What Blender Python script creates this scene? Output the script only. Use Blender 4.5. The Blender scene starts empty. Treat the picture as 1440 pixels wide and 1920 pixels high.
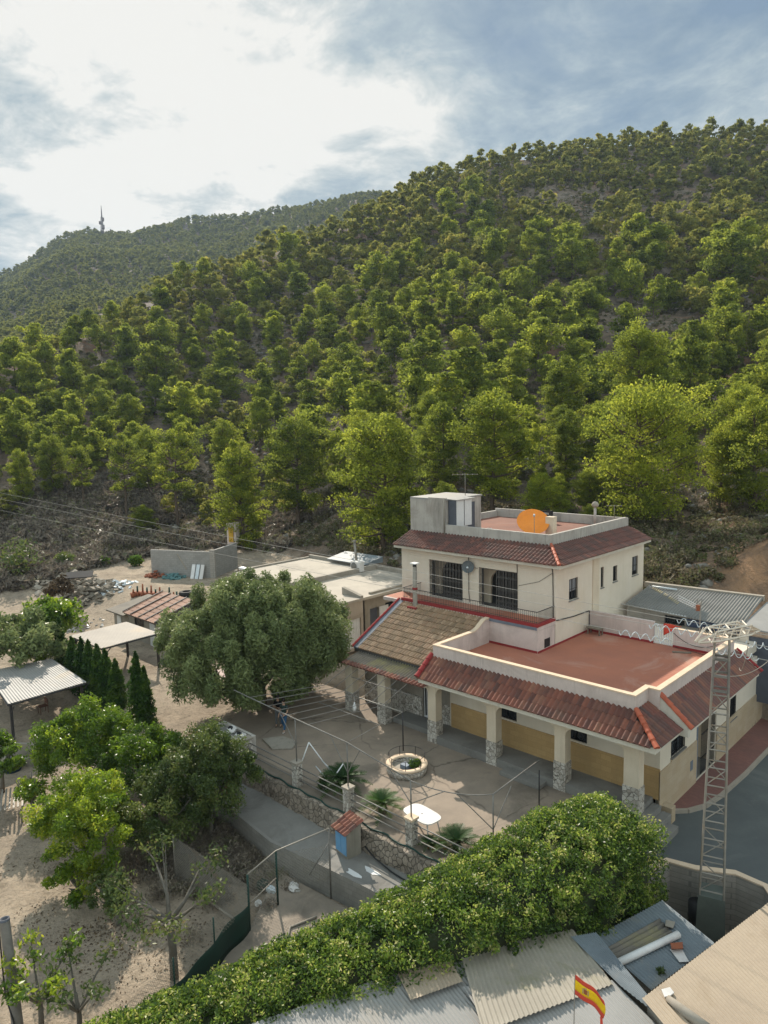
import bpy, bmesh, math, random
import numpy as np
from mathutils import Vector, Matrix
R = math.radians
random.seed(7); rng = np.random.default_rng(7)
SC = bpy.context.scene
COL = SC.collection

# ---------------------------------------------------------------- camera
CAM = Vector((22.74, -26.47, 16.0)); FPX = 1331.3
YAW, PIT, ROL = R(-43.98), R(6.74), R(-1.27)
_fw = Vector((math.sin(YAW)*math.cos(PIT), math.cos(YAW)*math.cos(PIT), -math.sin(PIT)))
_r = Vector((math.cos(YAW), -math.sin(YAW), 0)); _u = _r.cross(_fw)
_R2 = _r*math.cos(ROL) + _u*math.sin(ROL); _U2 = -_r*math.sin(ROL) + _u*math.cos(ROL)
cam = bpy.data.cameras.new('camera'); camo = bpy.data.objects.new('camera', cam); COL.objects.link(camo)
m = Matrix((_R2, _U2, -_fw)).transposed().to_4x4(); m.translation = CAM; camo.matrix_world = m
cam.sensor_fit = 'VERTICAL'; cam.sensor_height = 24; cam.sensor_width = 18; cam.lens = 24*FPX/1920
cam.clip_start = 0.5; cam.clip_end = 6000; SC.camera = camo

# ---------------------------------------------------------------- surveying helper: a photo direction met with a known height / plane / depth
def ray(px, py): return _fw + _R2*((px-720)/FPX) - _U2*((py-960)/FPX)
def at(px, py, **k):
    d = ray(px, py); (a, v), = k.items()
    if a == 'd': return CAM + d*v
    i = 'xyz'.index(a); return CAM + d*((v-CAM[i])/d[i])
def proj(P):
    d = Vector(P)-CAM; z = d.dot(_fw); return 720+FPX*d.dot(_R2)/z, 960-FPX*d.dot(_U2)/z, z

# ---------------------------------------------------------------- sun, sky, exposure
SUN = Vector((-1.71, 1.0, 1.37)).normalized()
sl = bpy.data.lights.new('sun', 'SUN'); sl.energy = 4.5; sl.angle = R(0.6); sl.color = (1.0, 0.9, 0.76)
so = bpy.data.objects.new('sun', sl); COL.objects.link(so)
so.rotation_euler = SUN.to_track_quat('Z', 'Y').to_euler(); so.location = (0, 0, 60)
SC.view_settings.view_transform = 'Standard'; SC.view_settings.look = 'None'
SC.view_settings.exposure = 0.64; SC.view_settings.gamma = 1.0
W = bpy.data.worlds.new("World"); SC.world = W; W.use_nodes = True
nt = W.node_tree; nt.nodes.clear(); N = nt.nodes.new; L = nt.links.new
def _math(op, a, b=None, c=None, nt=nt):
    n = nt.nodes.new('ShaderNodeMath'); n.operation = op
    for i, v in enumerate((a, b, c)):
        if v is None: continue
        if isinstance(v, (int, float)): n.inputs[i].default_value = v
        else: nt.links.new(v, n.inputs[i])
    return n.outputs[0]
def _ramp(fac, stops, nt=nt, interp='LINEAR'):
    n = nt.nodes.new('ShaderNodeValToRGB'); n.color_ramp.interpolation = interp
    e = n.color_ramp.elements
    while len(e) < len(stops): e.new(0.5)
    for el, (p, c) in zip(e, stops):
        el.position = p; el.color = (c, c, c, 1) if isinstance(c, (int, float)) else (*c, 1)
    nt.links.new(fac, n.inputs[0]); return n.outputs[0]
tc = N('ShaderNodeTexCoord'); sep = N('ShaderNodeSeparateXYZ'); L(tc.outputs['Generated'], sep.inputs[0])
sky = N('ShaderNodeTexSky'); sky.sky_type = 'NISHITA'; sky.sun_disc = False
sky.sun_elevation = math.asin(SUN.z); sky.sun_rotation = math.atan2(SUN.x, SUN.y); sky.dust_density = 0.6; sky.air_density = 1.2
bg1 = N('ShaderNodeBackground'); bg1.inputs[1].default_value = 0.06; L(sky.outputs[0], bg1.inputs[0])
# cloud sheet: noise looked up on a flat layer overhead, so clouds flatten towards the horizon
zz = _math('ADD', _math('MAXIMUM', sep.outputs[2], 0.0), 0.16)
cx = _math('DIVIDE', sep.outputs[0], zz); cy = _math('DIVIDE', sep.outputs[1], zz)
cmb = N('ShaderNodeCombineXYZ'); L(cx, cmb.inputs[0]); L(cy, cmb.inputs[1])
def wnoise(scale, det, rough, off, dist=0.0):
    mp = N('ShaderNodeMapping'); mp.inputs['Location'].default_value = off; mp.inputs['Scale'].default_value = (1, 1, 1)
    L(cmb.outputs[0], mp.inputs[0]); n = N('ShaderNodeTexNoise'); n.inputs['Scale'].default_value = scale
    n.inputs['Detail'].default_value = det; n.inputs['Roughness'].default_value = rough; n.inputs['Distortion'].default_value = dist
    L(mp.outputs[0], n.inputs[0]); return n.outputs[0]
n1 = wnoise(0.75, 9, 0.6, (3.2, 1.7, 0), 0.5); n2 = wnoise(2.6, 8, 0.62, (9.1, 4.4, 0), 0.4); n3 = wnoise(0.42, 4, 0.5, (1.3, 6.2, 0)); n4 = wnoise(8.0, 6, 0.6, (4.7, 2.9, 0), 0.6)
dot = N('ShaderNodeVectorMath'); dot.operation = 'DOT_PRODUCT'; L(tc.outputs['Generated'], dot.inputs[0])
dot.inputs[1].default_value = ray(120, 130).normalized()
glow = _ramp(dot.outputs['Value'], [(0.86, 0.0), (0.94, 0.24), (0.974, 0.70), (0.990, 1.0)], interp='EASE')
cov = _math('ADD', _math('ADD', _math('MULTIPLY', n1, 0.55), _math('MULTIPLY', n2, 0.45)), _math('MULTIPLY', glow, 0.22))
mask = _ramp(cov, [(0.30, 0.45), (0.48, 0.86), (0.60, 1.0)])
tone = _math('ADD', _math('ADD', _math('ADD', _math('MULTIPLY', n2, 1.5), _math('MULTIPLY', n4, 0.55)), _math('MULTIPLY', n3, 1.0)), _math('ADD', _math('MULTIPLY', n1, 1.5), _math('MULTIPLY_ADD', glow, 0.60, -1.72)))
ccol = _ramp(tone, [(0.30, (0.25, 0.36, 0.47)), (0.52, (0.39, 0.50, 0.585)), (0.70, (0.56, 0.66, 0.71)), (0.86, (0.84, 0.89, 0.88)), (1.0, (1.15, 1.13, 1.07))])
bg2 = N('ShaderNodeBackground')
# added fill light: unseen clouds overhead and behind the camera brightened and warmed
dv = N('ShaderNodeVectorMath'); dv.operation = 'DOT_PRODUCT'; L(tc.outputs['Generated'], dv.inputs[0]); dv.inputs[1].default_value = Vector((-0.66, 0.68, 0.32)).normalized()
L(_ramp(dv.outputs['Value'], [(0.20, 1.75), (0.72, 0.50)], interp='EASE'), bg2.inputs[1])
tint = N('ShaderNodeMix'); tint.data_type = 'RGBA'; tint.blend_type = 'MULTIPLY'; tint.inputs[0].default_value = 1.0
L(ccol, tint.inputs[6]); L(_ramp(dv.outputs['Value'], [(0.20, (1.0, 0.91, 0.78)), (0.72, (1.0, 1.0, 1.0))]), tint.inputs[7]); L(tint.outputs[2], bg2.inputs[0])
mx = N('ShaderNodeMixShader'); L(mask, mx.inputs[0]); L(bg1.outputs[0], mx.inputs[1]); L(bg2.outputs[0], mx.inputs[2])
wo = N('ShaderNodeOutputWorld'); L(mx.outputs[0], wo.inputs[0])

# ---------------------------------------------------------------- object helpers
def tag(o, label=None, cat=None, group=None, kind=None):
    if label: o['label'] = label
    if cat: o['category'] = cat
    if group: o['group'] = group
    if kind: o['kind'] = kind
    return o
def thing(name, loc, label, cat, group=None, rz=0):
    o = bpy.data.objects.new(name, None); COL.objects.link(o); o.location = loc; o.rotation_euler = (0, 0, rz)
    o.empty_display_size = 0.3
    return tag(o, label, cat, group)
def root_of(o):
    while o.parent: o = o.parent
    return o
class MB:
    """collects shapes in world coordinates, build() links them as ONE mesh object"""
    def __init__(s): s.v = []; s.f = []; s.uv = {}; s.sm = set()
    def add(s, vs, fs, uvs=None, smooth=False):
        b = len(s.v); s.v += [tuple(v) for v in vs]
        for i, f in enumerate(fs):
            if smooth: s.sm.add(len(s.f))
            if uvs: s.uv[len(s.f)] = uvs[i]
            s.f.append([b+j for j in f])
        return s
    def box(s, c, d, rz=0, rx=0, ry=0):
        M = Matrix.Rotation(rz, 3, 'Z') @ Matrix.Rotation(ry, 3, 'Y') @ Matrix.Rotation(rx, 3, 'X'); c = Vector(c)
        vs = [c + M @ Vector((sx*d[0]/2, sy*d[1]/2, sz*d[2]/2)) for sx in (-1, 1) for sy in (-1, 1) for sz in (-1, 1)]
        return s.add(vs, [(0,1,3,2),(4,6,7,5),(0,4,5,1),(2,3,7,6),(0,2,6,4),(1,5,7,3)])
    def bx(s, x0, x1, y0, y1, z0, z1): return s.box(((x0+x1)/2, (y0+y1)/2, (z0+z1)/2), (abs(x1-x0), abs(y1-y0), abs(z1-z0)))
    def hexa(s, b, t):   # 4 bottom + 4 top points
        n = len(b); fs = [tuple(range(n))[::-1], tuple(range(n, 2*n))] + [(i, (i+1) % n, n+(i+1) % n, n+i) for i in range(n)]
        return s.add(list(b)+list(t), fs)
    def prism(s, poly, z0, z1):
        return s.hexa([(p[0], p[1], z0) for p in poly], [(p[0], p[1], z1) for p in poly])
    def sweep(s, poly3, vec):   # extrude a 3-D polygon along a vector
        v = Vector(vec); return s.hexa([Vector(p) for p in poly3], [Vector(p)+v for p in poly3])
    def tube(s, path, r, n=6, caps=True):
        P = [Vector(p) for p in path]; rr = r if isinstance(r, (list, tuple)) else [r]*len(P)
        vs = []; fs = []; ref = None
        for i, p in enumerate(P):
            t = (P[min(i+1, len(P)-1)]-P[max(i-1, 0)])
            t = t.normalized() if t.length > 1e-9 else Vector((0, 0, 1))
            if ref is None: ref = Vector((0, 0, 1)) if abs(t.z) < 0.9 else Vector((1, 0, 0))
            a = (ref - t*ref.dot(t)); a = a.normalized() if a.length > 1e-6 else t.orthogonal().normalized(); ref = a
            b = t.cross(a)
            vs += [p + (a*math.cos(2*math.pi*k/n) + b*math.sin(2*math.pi*k/n))*rr[i] for k in range(n)]
        for i in range(len(P)-1):
            fs += [(i*n+k, i*n+(k+1) % n, (i+1)*n+(k+1) % n, (i+1)*n+k) for k in range(n)]
        if caps: fs += [tuple(range(n))[::-1], tuple(range((len(P)-1)*n, len(P)*n))]
        return s.add(vs, fs, smooth=n > 5)
    def lathe(s, c, prof, n=24, axis=None):
        c = Vector(c); M = (axis.to_track_quat('Z', 'Y').to_matrix() if axis is not None else Matrix.Identity(3))
        vs = [c + M @ Vector((r*math.cos(2*math.pi*k/n), r*math.sin(2*math.pi*k/n), z)) for r, z in prof for k in range(n)]
        fs = [(i*n+k, i*n+(k+1) % n, (i+1)*n+(k+1) % n, (i+1)*n+k) for i in range(len(prof)-1) for k in range(n)]
        return s.add(vs, fs, smooth=True)
    def blob(s, c, r, n=8, jit=0.25, seed=0):
        rg = random.Random(seed); bm = bmesh.new(); bmesh.ops.create_icosphere(bm, subdivisions=2, radius=1)
        vs = [Vector(c)+Vector((v.co.x*r[0], v.co.y*r[1], v.co.z*r[2]))*(1+rg.uniform(-jit, jit)) for v in bm.verts]
        fs = [[v.index for v in f.verts] for f in bm.faces]; bm.free(); return s.add(vs, fs)
    def grid(s, fn, nu, nv, uvfn=None, smooth=True):
        vs = [fn(i/nu, j/nv) for j in range(nv+1) for i in range(nu+1)]; fs = []; uvs = []
        for j in range(nv):
            for i in range(nu):
                fs.append((j*(nu+1)+i, j*(nu+1)+i+1, (j+1)*(nu+1)+i+1, (j+1)*(nu+1)+i))
                if uvfn: uvs.append([uvfn(i/nu, j/nv), uvfn((i+1)/nu, j/nv), uvfn((i+1)/nu, (j+1)/nv), uvfn(i/nu, (j+1)/nv)])
        return s.add(vs, fs, uvs if uvfn else None, smooth)
    def build(s, name, mat, parent=None, fix=True, bevel=0):
        o0 = Vector((0, 0, 0))
        if parent is not None: o0 = root_of(parent).location
        me = bpy.data.meshes.new(name); me.from_pydata([Vector(v)-o0 for v in s.v], [], s.f)
        if s.uv:
            uvl = me.uv_layers.new(name='UVMap')
            for fi, uvs in s.uv.items():
                p = me.polygons[fi]
                for li, uv in zip(p.loop_indices, uvs): uvl.data[li].uv = uv
        if fix:
            bm = bmesh.new(); bm.from_mesh(me); bmesh.ops.recalc_face_normals(bm, faces=bm.faces); bm.to_mesh(me); bm.free()
        for fi in s.sm: me.polygons[fi].use_smooth = True
        me.materials.append(mat)
        o = bpy.data.objects.new(name, me); COL.objects.link(o)
        if parent is not None: o.parent = parent
        if bevel:
            bv = o.modifiers.new('bevel', 'BEVEL'); bv.width = bevel; bv.segments = 2; bv.limit_method = 'ANGLE'
        return o
def npmesh(name, mat, V, F, parent=None, attr=None, smooth=False):
    """fast quad/tri mesh from numpy arrays; V already local"""
    me = bpy.data.meshes.new(name); k = F.shape[1]
    me.vertices.add(len(V)); me.vertices.foreach_set('co', V.astype(np.float32).ravel())
    me.loops.add(F.size); me.loops.foreach_set('vertex_index', F.astype(np.int32).ravel())
    me.polygons.add(len(F)); me.polygons.foreach_set('loop_start', np.arange(0, F.size, k, dtype=np.int32))
    if attr is not None:
        a = me.attributes.new('var', 'FLOAT', 'POINT'); a.data.foreach_set('value', attr.astype(np.float32))
    me.update(calc_edges=True)
    if smooth: me.polygons.foreach_set('use_smooth', np.ones(len(F), bool))
    if mat: me.materials.append(mat)
    o = bpy.data.objects.new(name, me); COL.objects.link(o)
    if parent is not None: o.parent = parent
    return o

# ---------------------------------------------------------------- materials
MATS = {}
def newmat(name):
    mt = bpy.data.materials.new(name); mt.use_nodes = True; nt = mt.node_tree
    return mt, nt, nt.nodes['Principled BSDF']
def tcoord(nt, kind='Object', scale=(1, 1, 1), rot=(0, 0, 0)):
    t = nt.nodes.new('ShaderNodeTexCoord'); mp = nt.nodes.new('ShaderNodeMapping')
    mp.inputs['Scale'].default_value = scale; mp.inputs['Rotation'].default_value = rot
    nt.links.new(t.outputs[kind], mp.inputs[0]); return mp.outputs[0]
def noise(nt, vec, scale, det=6, rough=0.6, dist=0):
    n = nt.nodes.new('ShaderNodeTexNoise'); n.inputs['Scale'].default_value = scale; n.inputs['Detail'].default_value = det
    n.inputs['Roughness'].default_value = rough; n.inputs['Distortion'].default_value = dist
    nt.links.new(vec, n.inputs[0]); return n.outputs[0]
def mixc(nt, fac, a, b, mode='MIX'):
    n = nt.nodes.new('ShaderNodeMix'); n.data_type = 'RGBA'; n.blend_type = mode; n.clamp_factor = True
    for s, v in ((n.inputs[0], fac), (n.inputs[6], a), (n.inputs[7], b)):
        if isinstance(v, (int, float)): s.default_value = v
        elif isinstance(v, tuple): s.default_value = (*v, 1)
        else: nt.links.new(v, s)
    return n.outputs[2]
def bump(nt, b, h, strength=0.3, dist=0.02):
    n = nt.nodes.new('ShaderNodeBump'); n.inputs['Strength'].default_value = strength; n.inputs['Distance'].default_value = dist
    nt.links.new(h, n.inputs['Height']); nt.links.new(n.outputs[0], b.inputs['Normal'])
def mat(name, col, col2=None, rough=0.85, scale=2.0, stain=None, metal=0, bmp=0.15, fine=25, kind='Object', streak=None, spec=0.3, lo=0.35, hi=0.68):
    if name in MATS: return MATS[name]
    mt, nt, b = newmat(name); v = tcoord(nt, kind)
    col2 = col2 or tuple(c*0.78 for c in col)
    f = _ramp(noise(nt, v, scale, 8, 0.62, 0.3), [(lo, 0.0), (hi, 1.0)], nt)
    c = mixc(nt, f, col, col2)
    nf = noise(nt, v, fine, 4, 0.7)
    c = mixc(nt, _ramp(nf, [(0.3, 0.22), (0.7, 0.0)], nt), c, tuple(x*0.55 for x in col))
    if stain:
        f2 = _ramp(noise(nt, v, scale*0.45, 9, 0.68, 0.8), [(0.52, 0.0), (0.66, 0.85)], nt); c = mixc(nt, f2, c, stain)
    if streak:
        v2 = tcoord(nt, kind, (3.3, 3.3, 0.3)); f3 = _ramp(noise(nt, v2, 1.0, 9, 0.75, 0.35), [(0.5, 0.0), (0.72, streak[1])], nt)
        f3 = _math('MULTIPLY', f3, _ramp(noise(nt, v, 0.55, 4, 0.6), [(0.36, 0.3), (0.6, 1.0)], nt), nt=nt)
        c = mixc(nt, f3, c, streak[0])
    nt.links.new(c, b.inputs['Base Color']); b.inputs['Roughness'].default_value = rough; b.inputs['Metallic'].default_value = metal
    b.inputs['Specular IOR Level'].default_value = spec
    if bmp: bump(nt, b, nf, bmp, 0.02)
    MATS[name] = mt; return mt
def tilemat(name, cols, du, dv, rough=0.75, dirt=(0.05, 0.045, 0.04), dirtamt=0.5):
    """roof tiles: one tone per tile cell of the UV (metres)"""
    mt, nt, b = newmat(name); t = nt.nodes.new('ShaderNodeTexCoord'); sp = nt.nodes.new('ShaderNodeSeparateXYZ'); nt.links.new(t.outputs['UV'], sp.inputs[0])
    fu = _math('FLOOR', _math('DIVIDE', sp.outputs[0], du, nt=nt), nt=nt); fv = _math('FLOOR', _math('DIVIDE', sp.outputs[1], dv, nt=nt), nt=nt)
    cb = nt.nodes.new('ShaderNodeCombineXYZ'); nt.links.new(fu, cb.inputs[0]); nt.links.new(fv, cb.inputs[1])
    wn = nt.nodes.new('ShaderNodeTexWhiteNoise'); wn.noise_dimensions = '2D'; nt.links.new(cb.outputs[0], wn.inputs[0])
    st = [(i/(len(cols)-1), c) for i, c in enumerate(cols)]
    c = _ramp(wn.outputs[0], st, nt)
    v = tcoord(nt, 'Object'); nf = noise(nt, v, 1.1, 8, 0.65, 0.4)
    c = mixc(nt, _ramp(nf, [(0.42, 0.0), (0.68, dirtamt)], nt), c, dirt)
    nn = noise(nt, v, 22, 5, 0.7); c = mixc(nt, _ramp(nn, [(0.4, 0.35), (0.62, 0.0)], nt), c, tuple(x*1.6 for x in dirt))
    nt.links.new(c, b.inputs['Base Color']); b.inputs['Roughness'].default_value = rough; b.inputs['Specular IOR Level'].default_value = 0.35
    bump(nt, b, nn, 0.25, 0.01); return mt
def stonemat(name, c1, c2, joint, scale=4.5, jw=0.06, bmp=0.6, zs=1.0):
    mt, nt, b = newmat(name); v = tcoord(nt, 'Object', (1, 1, zs))
    nz = nt.nodes.new('ShaderNodeTexNoise'); nz.inputs['Scale'].default_value = 2.5; nz.inputs['Detail'].default_value = 5; nt.links.new(v, nz.inputs[0])
    vv = mixc(nt, 0.16, v, nz.outputs[1])
    a = nt.nodes.new('ShaderNodeTexVoronoi'); a.feature = 'DISTANCE_TO_EDGE'; a.inputs['Scale'].default_value = scale; nt.links.new(vv, a.inputs[0])
    q = nt.nodes.new('ShaderNodeTexVoronoi'); q.inputs['Scale'].default_value = scale; nt.links.new(vv, q.inputs[0])
    sp = nt.nodes.new('ShaderNodeSeparateXYZ'); nt.links.new(q.outputs['Color'], sp.inputs[0])
    c = mixc(nt, sp.outputs[0], c1, c2); nf = noise(nt, v, 18, 6, 0.7)
    c = mixc(nt, _ramp(nf, [(0.35, 0.4), (0.65, 0.0)], nt), c, tuple(x*0.5 for x in c1))
    e = _ramp(a.outputs[0], [(0.0, 0.0), (jw, 1.0)], nt); c = mixc(nt, e, joint, c)
    nt.links.new(c, b.inputs['Base Color']); b.inputs['Roughness'].default_value = 0.9
    bump(nt, b, _math('ADD', e, _math('MULTIPLY', nf, 0.5, nt=nt), nt=nt), bmp, 0.04); return mt
def brickmat(name, c1, c2, mortar, scale, w=0.5, h=0.25, ms=0.02, coord='Object', rot=(0, 0, 0), bmp=0.3, off=0.5, stain=None):
    mt, nt, b = newmat(name); v = tcoord(nt, coord, (1, 1, 1), rot)
    n = nt.nodes.new('ShaderNodeTexBrick'); n.inputs['Scale'].default_value = scale; n.inputs['Brick Width'].default_value = w; n.inputs['Row Height'].default_value = h
    n.inputs['Mortar Size'].default_value = ms; n.offset = off; n.inputs['Color1'].default_value = (*c1, 1); n.inputs['Color2'].default_value = (*c2, 1); n.inputs['Mortar'].default_value = (*mortar, 1)
    nt.links.new(v, n.inputs[0]); v2 = tcoord(nt, 'Object'); nf = noise(nt, v2, 1.2, 8, 0.65, 0.4)
    c = mixc(nt, _ramp(nf, [(0.4, 0.0), (0.7, 0.6)], nt), n.outputs[0], stain or tuple(x*0.55 for x in c1))
    n3 = noise(nt, v2, 20, 4, 0.7); c = mixc(nt, _ramp(n3, [(0.35, 0.3), (0.65, 0.0)], nt), c, tuple(x*0.5 for x in c1))
    nt.links.new(c, b.inputs['Base Color']); b.inputs['Roughness'].default_value = 0.85
    bump(nt, b, _math('ADD', _math('MULTIPLY', n.outputs[1], -1.0, nt=nt), _math('MULTIPLY', n3, 0.4, nt=nt), nt=nt), bmp, 0.01); return mt
def leafmat(name, stops, trans=0.45, tmul=1.6, gloss=0.15, rough=0.45):
    mt, nt, b = newmat(name); at_ = nt.nodes.new('ShaderNodeAttribute'); at_.attribute_name = 'var'
    oi = nt.nodes.new('ShaderNodeObjectInfo')
    f = _math('ADD', at_.outputs['Fac'], _math('MULTIPLY', _math('SUBTRACT', oi.outputs['Random'], 0.5, nt=nt), 0.34, nt=nt), nt=nt)
    c = _ramp(f, stops, nt)
    hs = nt.nodes.new('ShaderNodeHueSaturation'); hs.inputs['Value'].default_value = tmul; hs.inputs['Hue'].default_value = 0.492; nt.links.new(c, hs.inputs['Color'])
    nt.links.new(c, b.inputs['Base Color']); b.inputs['Roughness'].default_value = rough; b.inputs['Specular IOR Level'].default_value = gloss
    tr = nt.nodes.new('ShaderNodeBsdfTranslucent'); nt.links.new(hs.outputs[0], tr.inputs[0])
    mx = nt.nodes.new('ShaderNodeMixShader'); mx.inputs[0].default_value = trans; nt.links.new(b.outputs[0], mx.inputs[1]); nt.links.new(tr.outputs[0], mx.inputs[2])
    nt.links.new(mx.outputs[0], nt.nodes['Material Output'].inputs[0]); return mt
def glassmat(name, col=(0.02, 0.025, 0.03), rough=0.08):
    mt, nt, b = newmat(name); b.inputs['Base Color'].default_value = (*col, 1); b.inputs['Roughness'].default_value = rough; b.inputs['Specular IOR Level'].default_value = 0.5; return mt

M_WHITE = mat('white_stucco', (0.68, 0.61, 0.515), (0.61, 0.54, 0.445), streak=((0.45, 0.39, 0.31), 0.3), scale=0.6, stain=(0.60, 0.53, 0.42), fine=30)
M_PINK = mat('pinkish_render', (0.60, 0.51, 0.47), (0.50, 0.42, 0.39), streak=((0.30, 0.25, 0.23), 0.7), scale=0.9, stain=(0.42, 0.35, 0.32))
M_CREAM = mat('cream_render', (0.64, 0.55, 0.43), (0.55, 0.46, 0.35), streak=((0.36, 0.30, 0.23), 0.5), scale=0.9)
M_CAP = mat('parapet_cap', (0.66, 0.52, 0.38), (0.58, 0.44, 0.32), scale=1.6)
M_GREYWALL = mat('weathered_render', (0.46, 0.43, 0.39), (0.36, 0.33, 0.30), streak=((0.14, 0.13, 0.115), 0.85), scale=0.9, stain=(0.28, 0.25, 0.22))
M_FASCIA = mat('fascia_paint', (0.62, 0.585, 0.51), (0.52, 0.48, 0.41), streak=((0.34, 0.30, 0.24), 0.5), scale=1.0)
M_OCHRE = brickmat('ochre_stone_cladding', (0.49, 0.325, 0.145), (0.42, 0.27, 0.115), (0.36, 0.235, 0.105), 1.0, 0.5, 0.26, 0.008, rot=(R(90), 0, 0), bmp=0.3, stain=(0.34, 0.23, 0.11))
M_OCHRE2 = brickmat('ochre_stone_cladding_side', (0.46, 0.37, 0.265), (0.41, 0.32, 0.22), (0.36, 0.285, 0.20), 1.0, 0.55, 0.3, 0.006, rot=(R(-90), R(-90), 0), bmp=0.3, stain=(0.38, 0.28, 0.16))
M_TERRA = mat('terracotta_floor', (0.420, 0.161, 0.098), (0.329, 0.133, 0.091), scale=0.55, stain=(0.43, 0.25, 0.19), rough=0.8, fine=9, lo=0.3, hi=0.7)
M_TILE = tilemat('red_roof_tiles', [(0.115, 0.042, 0.032), (0.21, 0.065, 0.042), (0.28, 0.095, 0.058), (0.15, 0.052, 0.040), (0.34, 0.14, 0.085)], 0.24, 0.42, dirtamt=0.55)
M_TILE2 = tilemat('dark_red_roof_tiles', [(0.12, 0.048, 0.038), (0.18, 0.065, 0.048), (0.10, 0.045, 0.038), (0.23, 0.085, 0.06)], 0.24, 0.42, dirtamt=0.6)
M_TILE3 = tilemat('flat_red_tiles', [(0.12, 0.05, 0.042), (0.20, 0.066, 0.048), (0.10, 0.05, 0.048), (0.26, 0.095, 0.055), (0.14, 0.065, 0.052)], 0.24, 1.1, dirtamt=0.45)
M_RIDGE = mat('ridge_tile_clay', (0.42, 0.11, 0.055), (0.33, 0.08, 0.045), scale=4, rough=0.65)
M_REDPAINT = mat('red_oxide_paint', (0.28, 0.035, 0.035), (0.22, 0.03, 0.03), scale=4)
M_OLD = tilemat('weathered_brown_tiles', [(0.26, 0.165, 0.10), (0.34, 0.22, 0.135), (0.20, 0.13, 0.085), (0.42, 0.29, 0.19), (0.30, 0.175, 0.11)], 0.2, 0.42, dirt=(0.10, 0.078, 0.045), dirtamt=0.5)
M_SHEET = mat('old_cement_sheet', (0.20, 0.175, 0.145), (0.12, 0.11, 0.095), scale=0.8, stain=(0.22, 0.2, 0.1), fine=12)
M_SHEET2 = mat('grey_cement_sheet', (0.215, 0.21, 0.195), (0.15, 0.147, 0.137), scale=0.6, stain=(0.11, 0.11, 0.10), fine=9)
M_METALROOF = mat('galvanised_sheet', (0.288, 0.281, 0.270), (0.230, 0.225, 0.216), scale=0.5, stain=(0.288, 0.245, 0.194), rough=0.55, metal=0.0, fine=6, spec=0.45)
M_BEIGEROOF = mat('beige_sheet', (0.385, 0.311, 0.229), (0.333, 0.266, 0.200), scale=0.5, stain=(0.266, 0.200, 0.133), rough=0.6, fine=7)
M_BLUEROOF = mat('bluish_sheet', (0.187, 0.221, 0.246), (0.145, 0.170, 0.191), scale=0.7, stain=(0.230, 0.221, 0.196), rough=0.6, fine=7)
M_CONC = mat('patio_concrete', (0.31, 0.25, 0.195), (0.215, 0.175, 0.14), scale=0.5, stain=(0.15, 0.125, 0.10), rough=0.9, fine=7, bmp=0.25)
def cracks(mt, scale, dark=0.45, w=0.012):
    nt = mt.node_tree; b = nt.nodes['Principled BSDF']; src = b.inputs['Base Color'].links[0].from_socket; v = tcoord(nt, 'Object')
    nz = nt.nodes.new('ShaderNodeTexNoise'); nz.inputs['Scale'].default_value = 1.1; nz.inputs['Detail'].default_value = 8; nt.links.new(v, nz.inputs[0])
    q = nt.nodes.new('ShaderNodeTexVoronoi'); q.feature = 'DISTANCE_TO_EDGE'; q.inputs['Scale'].default_value = scale; nt.links.new(mixc(nt, 0.35, v, nz.outputs[1]), q.inputs[0])
    f = _ramp(q.outputs[0], [(0.0, 1.0), (w, 0.0)], nt); f = _math('MULTIPLY', f, _ramp(noise(nt, v, 0.6, 4, 0.6), [(0.42, 0.0), (0.58, 1.0)], nt), nt=nt)
    nt.links.new(mixc(nt, f, src, mixc(nt, 1.0, src, (dark, dark, dark), 'MULTIPLY')), b.inputs['Base Color'])
cracks(M_CONC, 0.33)
M_CONC2 = mat('grey_concrete', (0.222, 0.215, 0.199), (0.172, 0.164, 0.152), scale=0.7, stain=(0.121, 0.113, 0.101), rough=0.9, fine=7, bmp=0.3)
M_PLASTER = mat('bare_cement_render', (0.33, 0.30, 0.255), (0.25, 0.225, 0.19), scale=0.8, streak=((0.12, 0.11, 0.09), 0.7), stain=(0.22, 0.19, 0.15))
M_BLOCK = brickmat('concrete_blocks', (0.30, 0.285, 0.26), (0.255, 0.24, 0.22), (0.20, 0.19, 0.175), 1.0, 0.42, 0.21, 0.012, rot=(R(90), 0, 0))
M_BLOCK2 = brickmat('concrete_blocks_side', (0.36, 0.335, 0.30), (0.30, 0.28, 0.25), (0.20, 0.19, 0.175), 1.0, 0.42, 0.21, 0.012, rot=(R(-90), R(-90), 0))
M_PAVE = brickmat('red_brick_paving', (0.236, 0.101, 0.084), (0.189, 0.081, 0.070), (0.135, 0.088, 0.074), 1.0, 0.2, 0.1, 0.008, bmp=0.2, stain=(0.13, 0.075, 0.065))
M_KERB = mat('pale_kerb', (0.34, 0.30, 0.25), (0.27, 0.24, 0.2), scale=1.5)
M_ASPH = mat('asphalt', (0.105, 0.116, 0.116), (0.082, 0.090, 0.092), scale=0.4, stain=(0.145, 0.150, 0.145), rough=0.9, fine=14, bmp=0.3)
M_RUBBLEWALL = stonemat('rubble_stone', (0.19, 0.155, 0.12), (0.36, 0.30, 0.24), (0.10, 0.085, 0.068), 5.2, 0.07, 1.0)
M_CLAD = stonemat('white_stone_cladding', (0.36, 0.32, 0.275), (0.66, 0.62, 0.56), (0.12, 0.105, 0.09), 6.5, 0.07, 0.8)
M_RIGHTSTONE = stonemat('ochre_masonry', (0.22, 0.18, 0.12), (0.31, 0.26, 0.18), (0.14, 0.12, 0.09), 2.4, 0.07, 0.6, zs=1.8)
M_BLACK = mat('black_iron', (0.022, 0.022, 0.024), rough=0.5, bmp=0, scale=5)
M_DARKIRON = mat('dark_grey_iron', (0.045, 0.042, 0.042), rough=0.6, bmp=0, scale=5)
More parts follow.
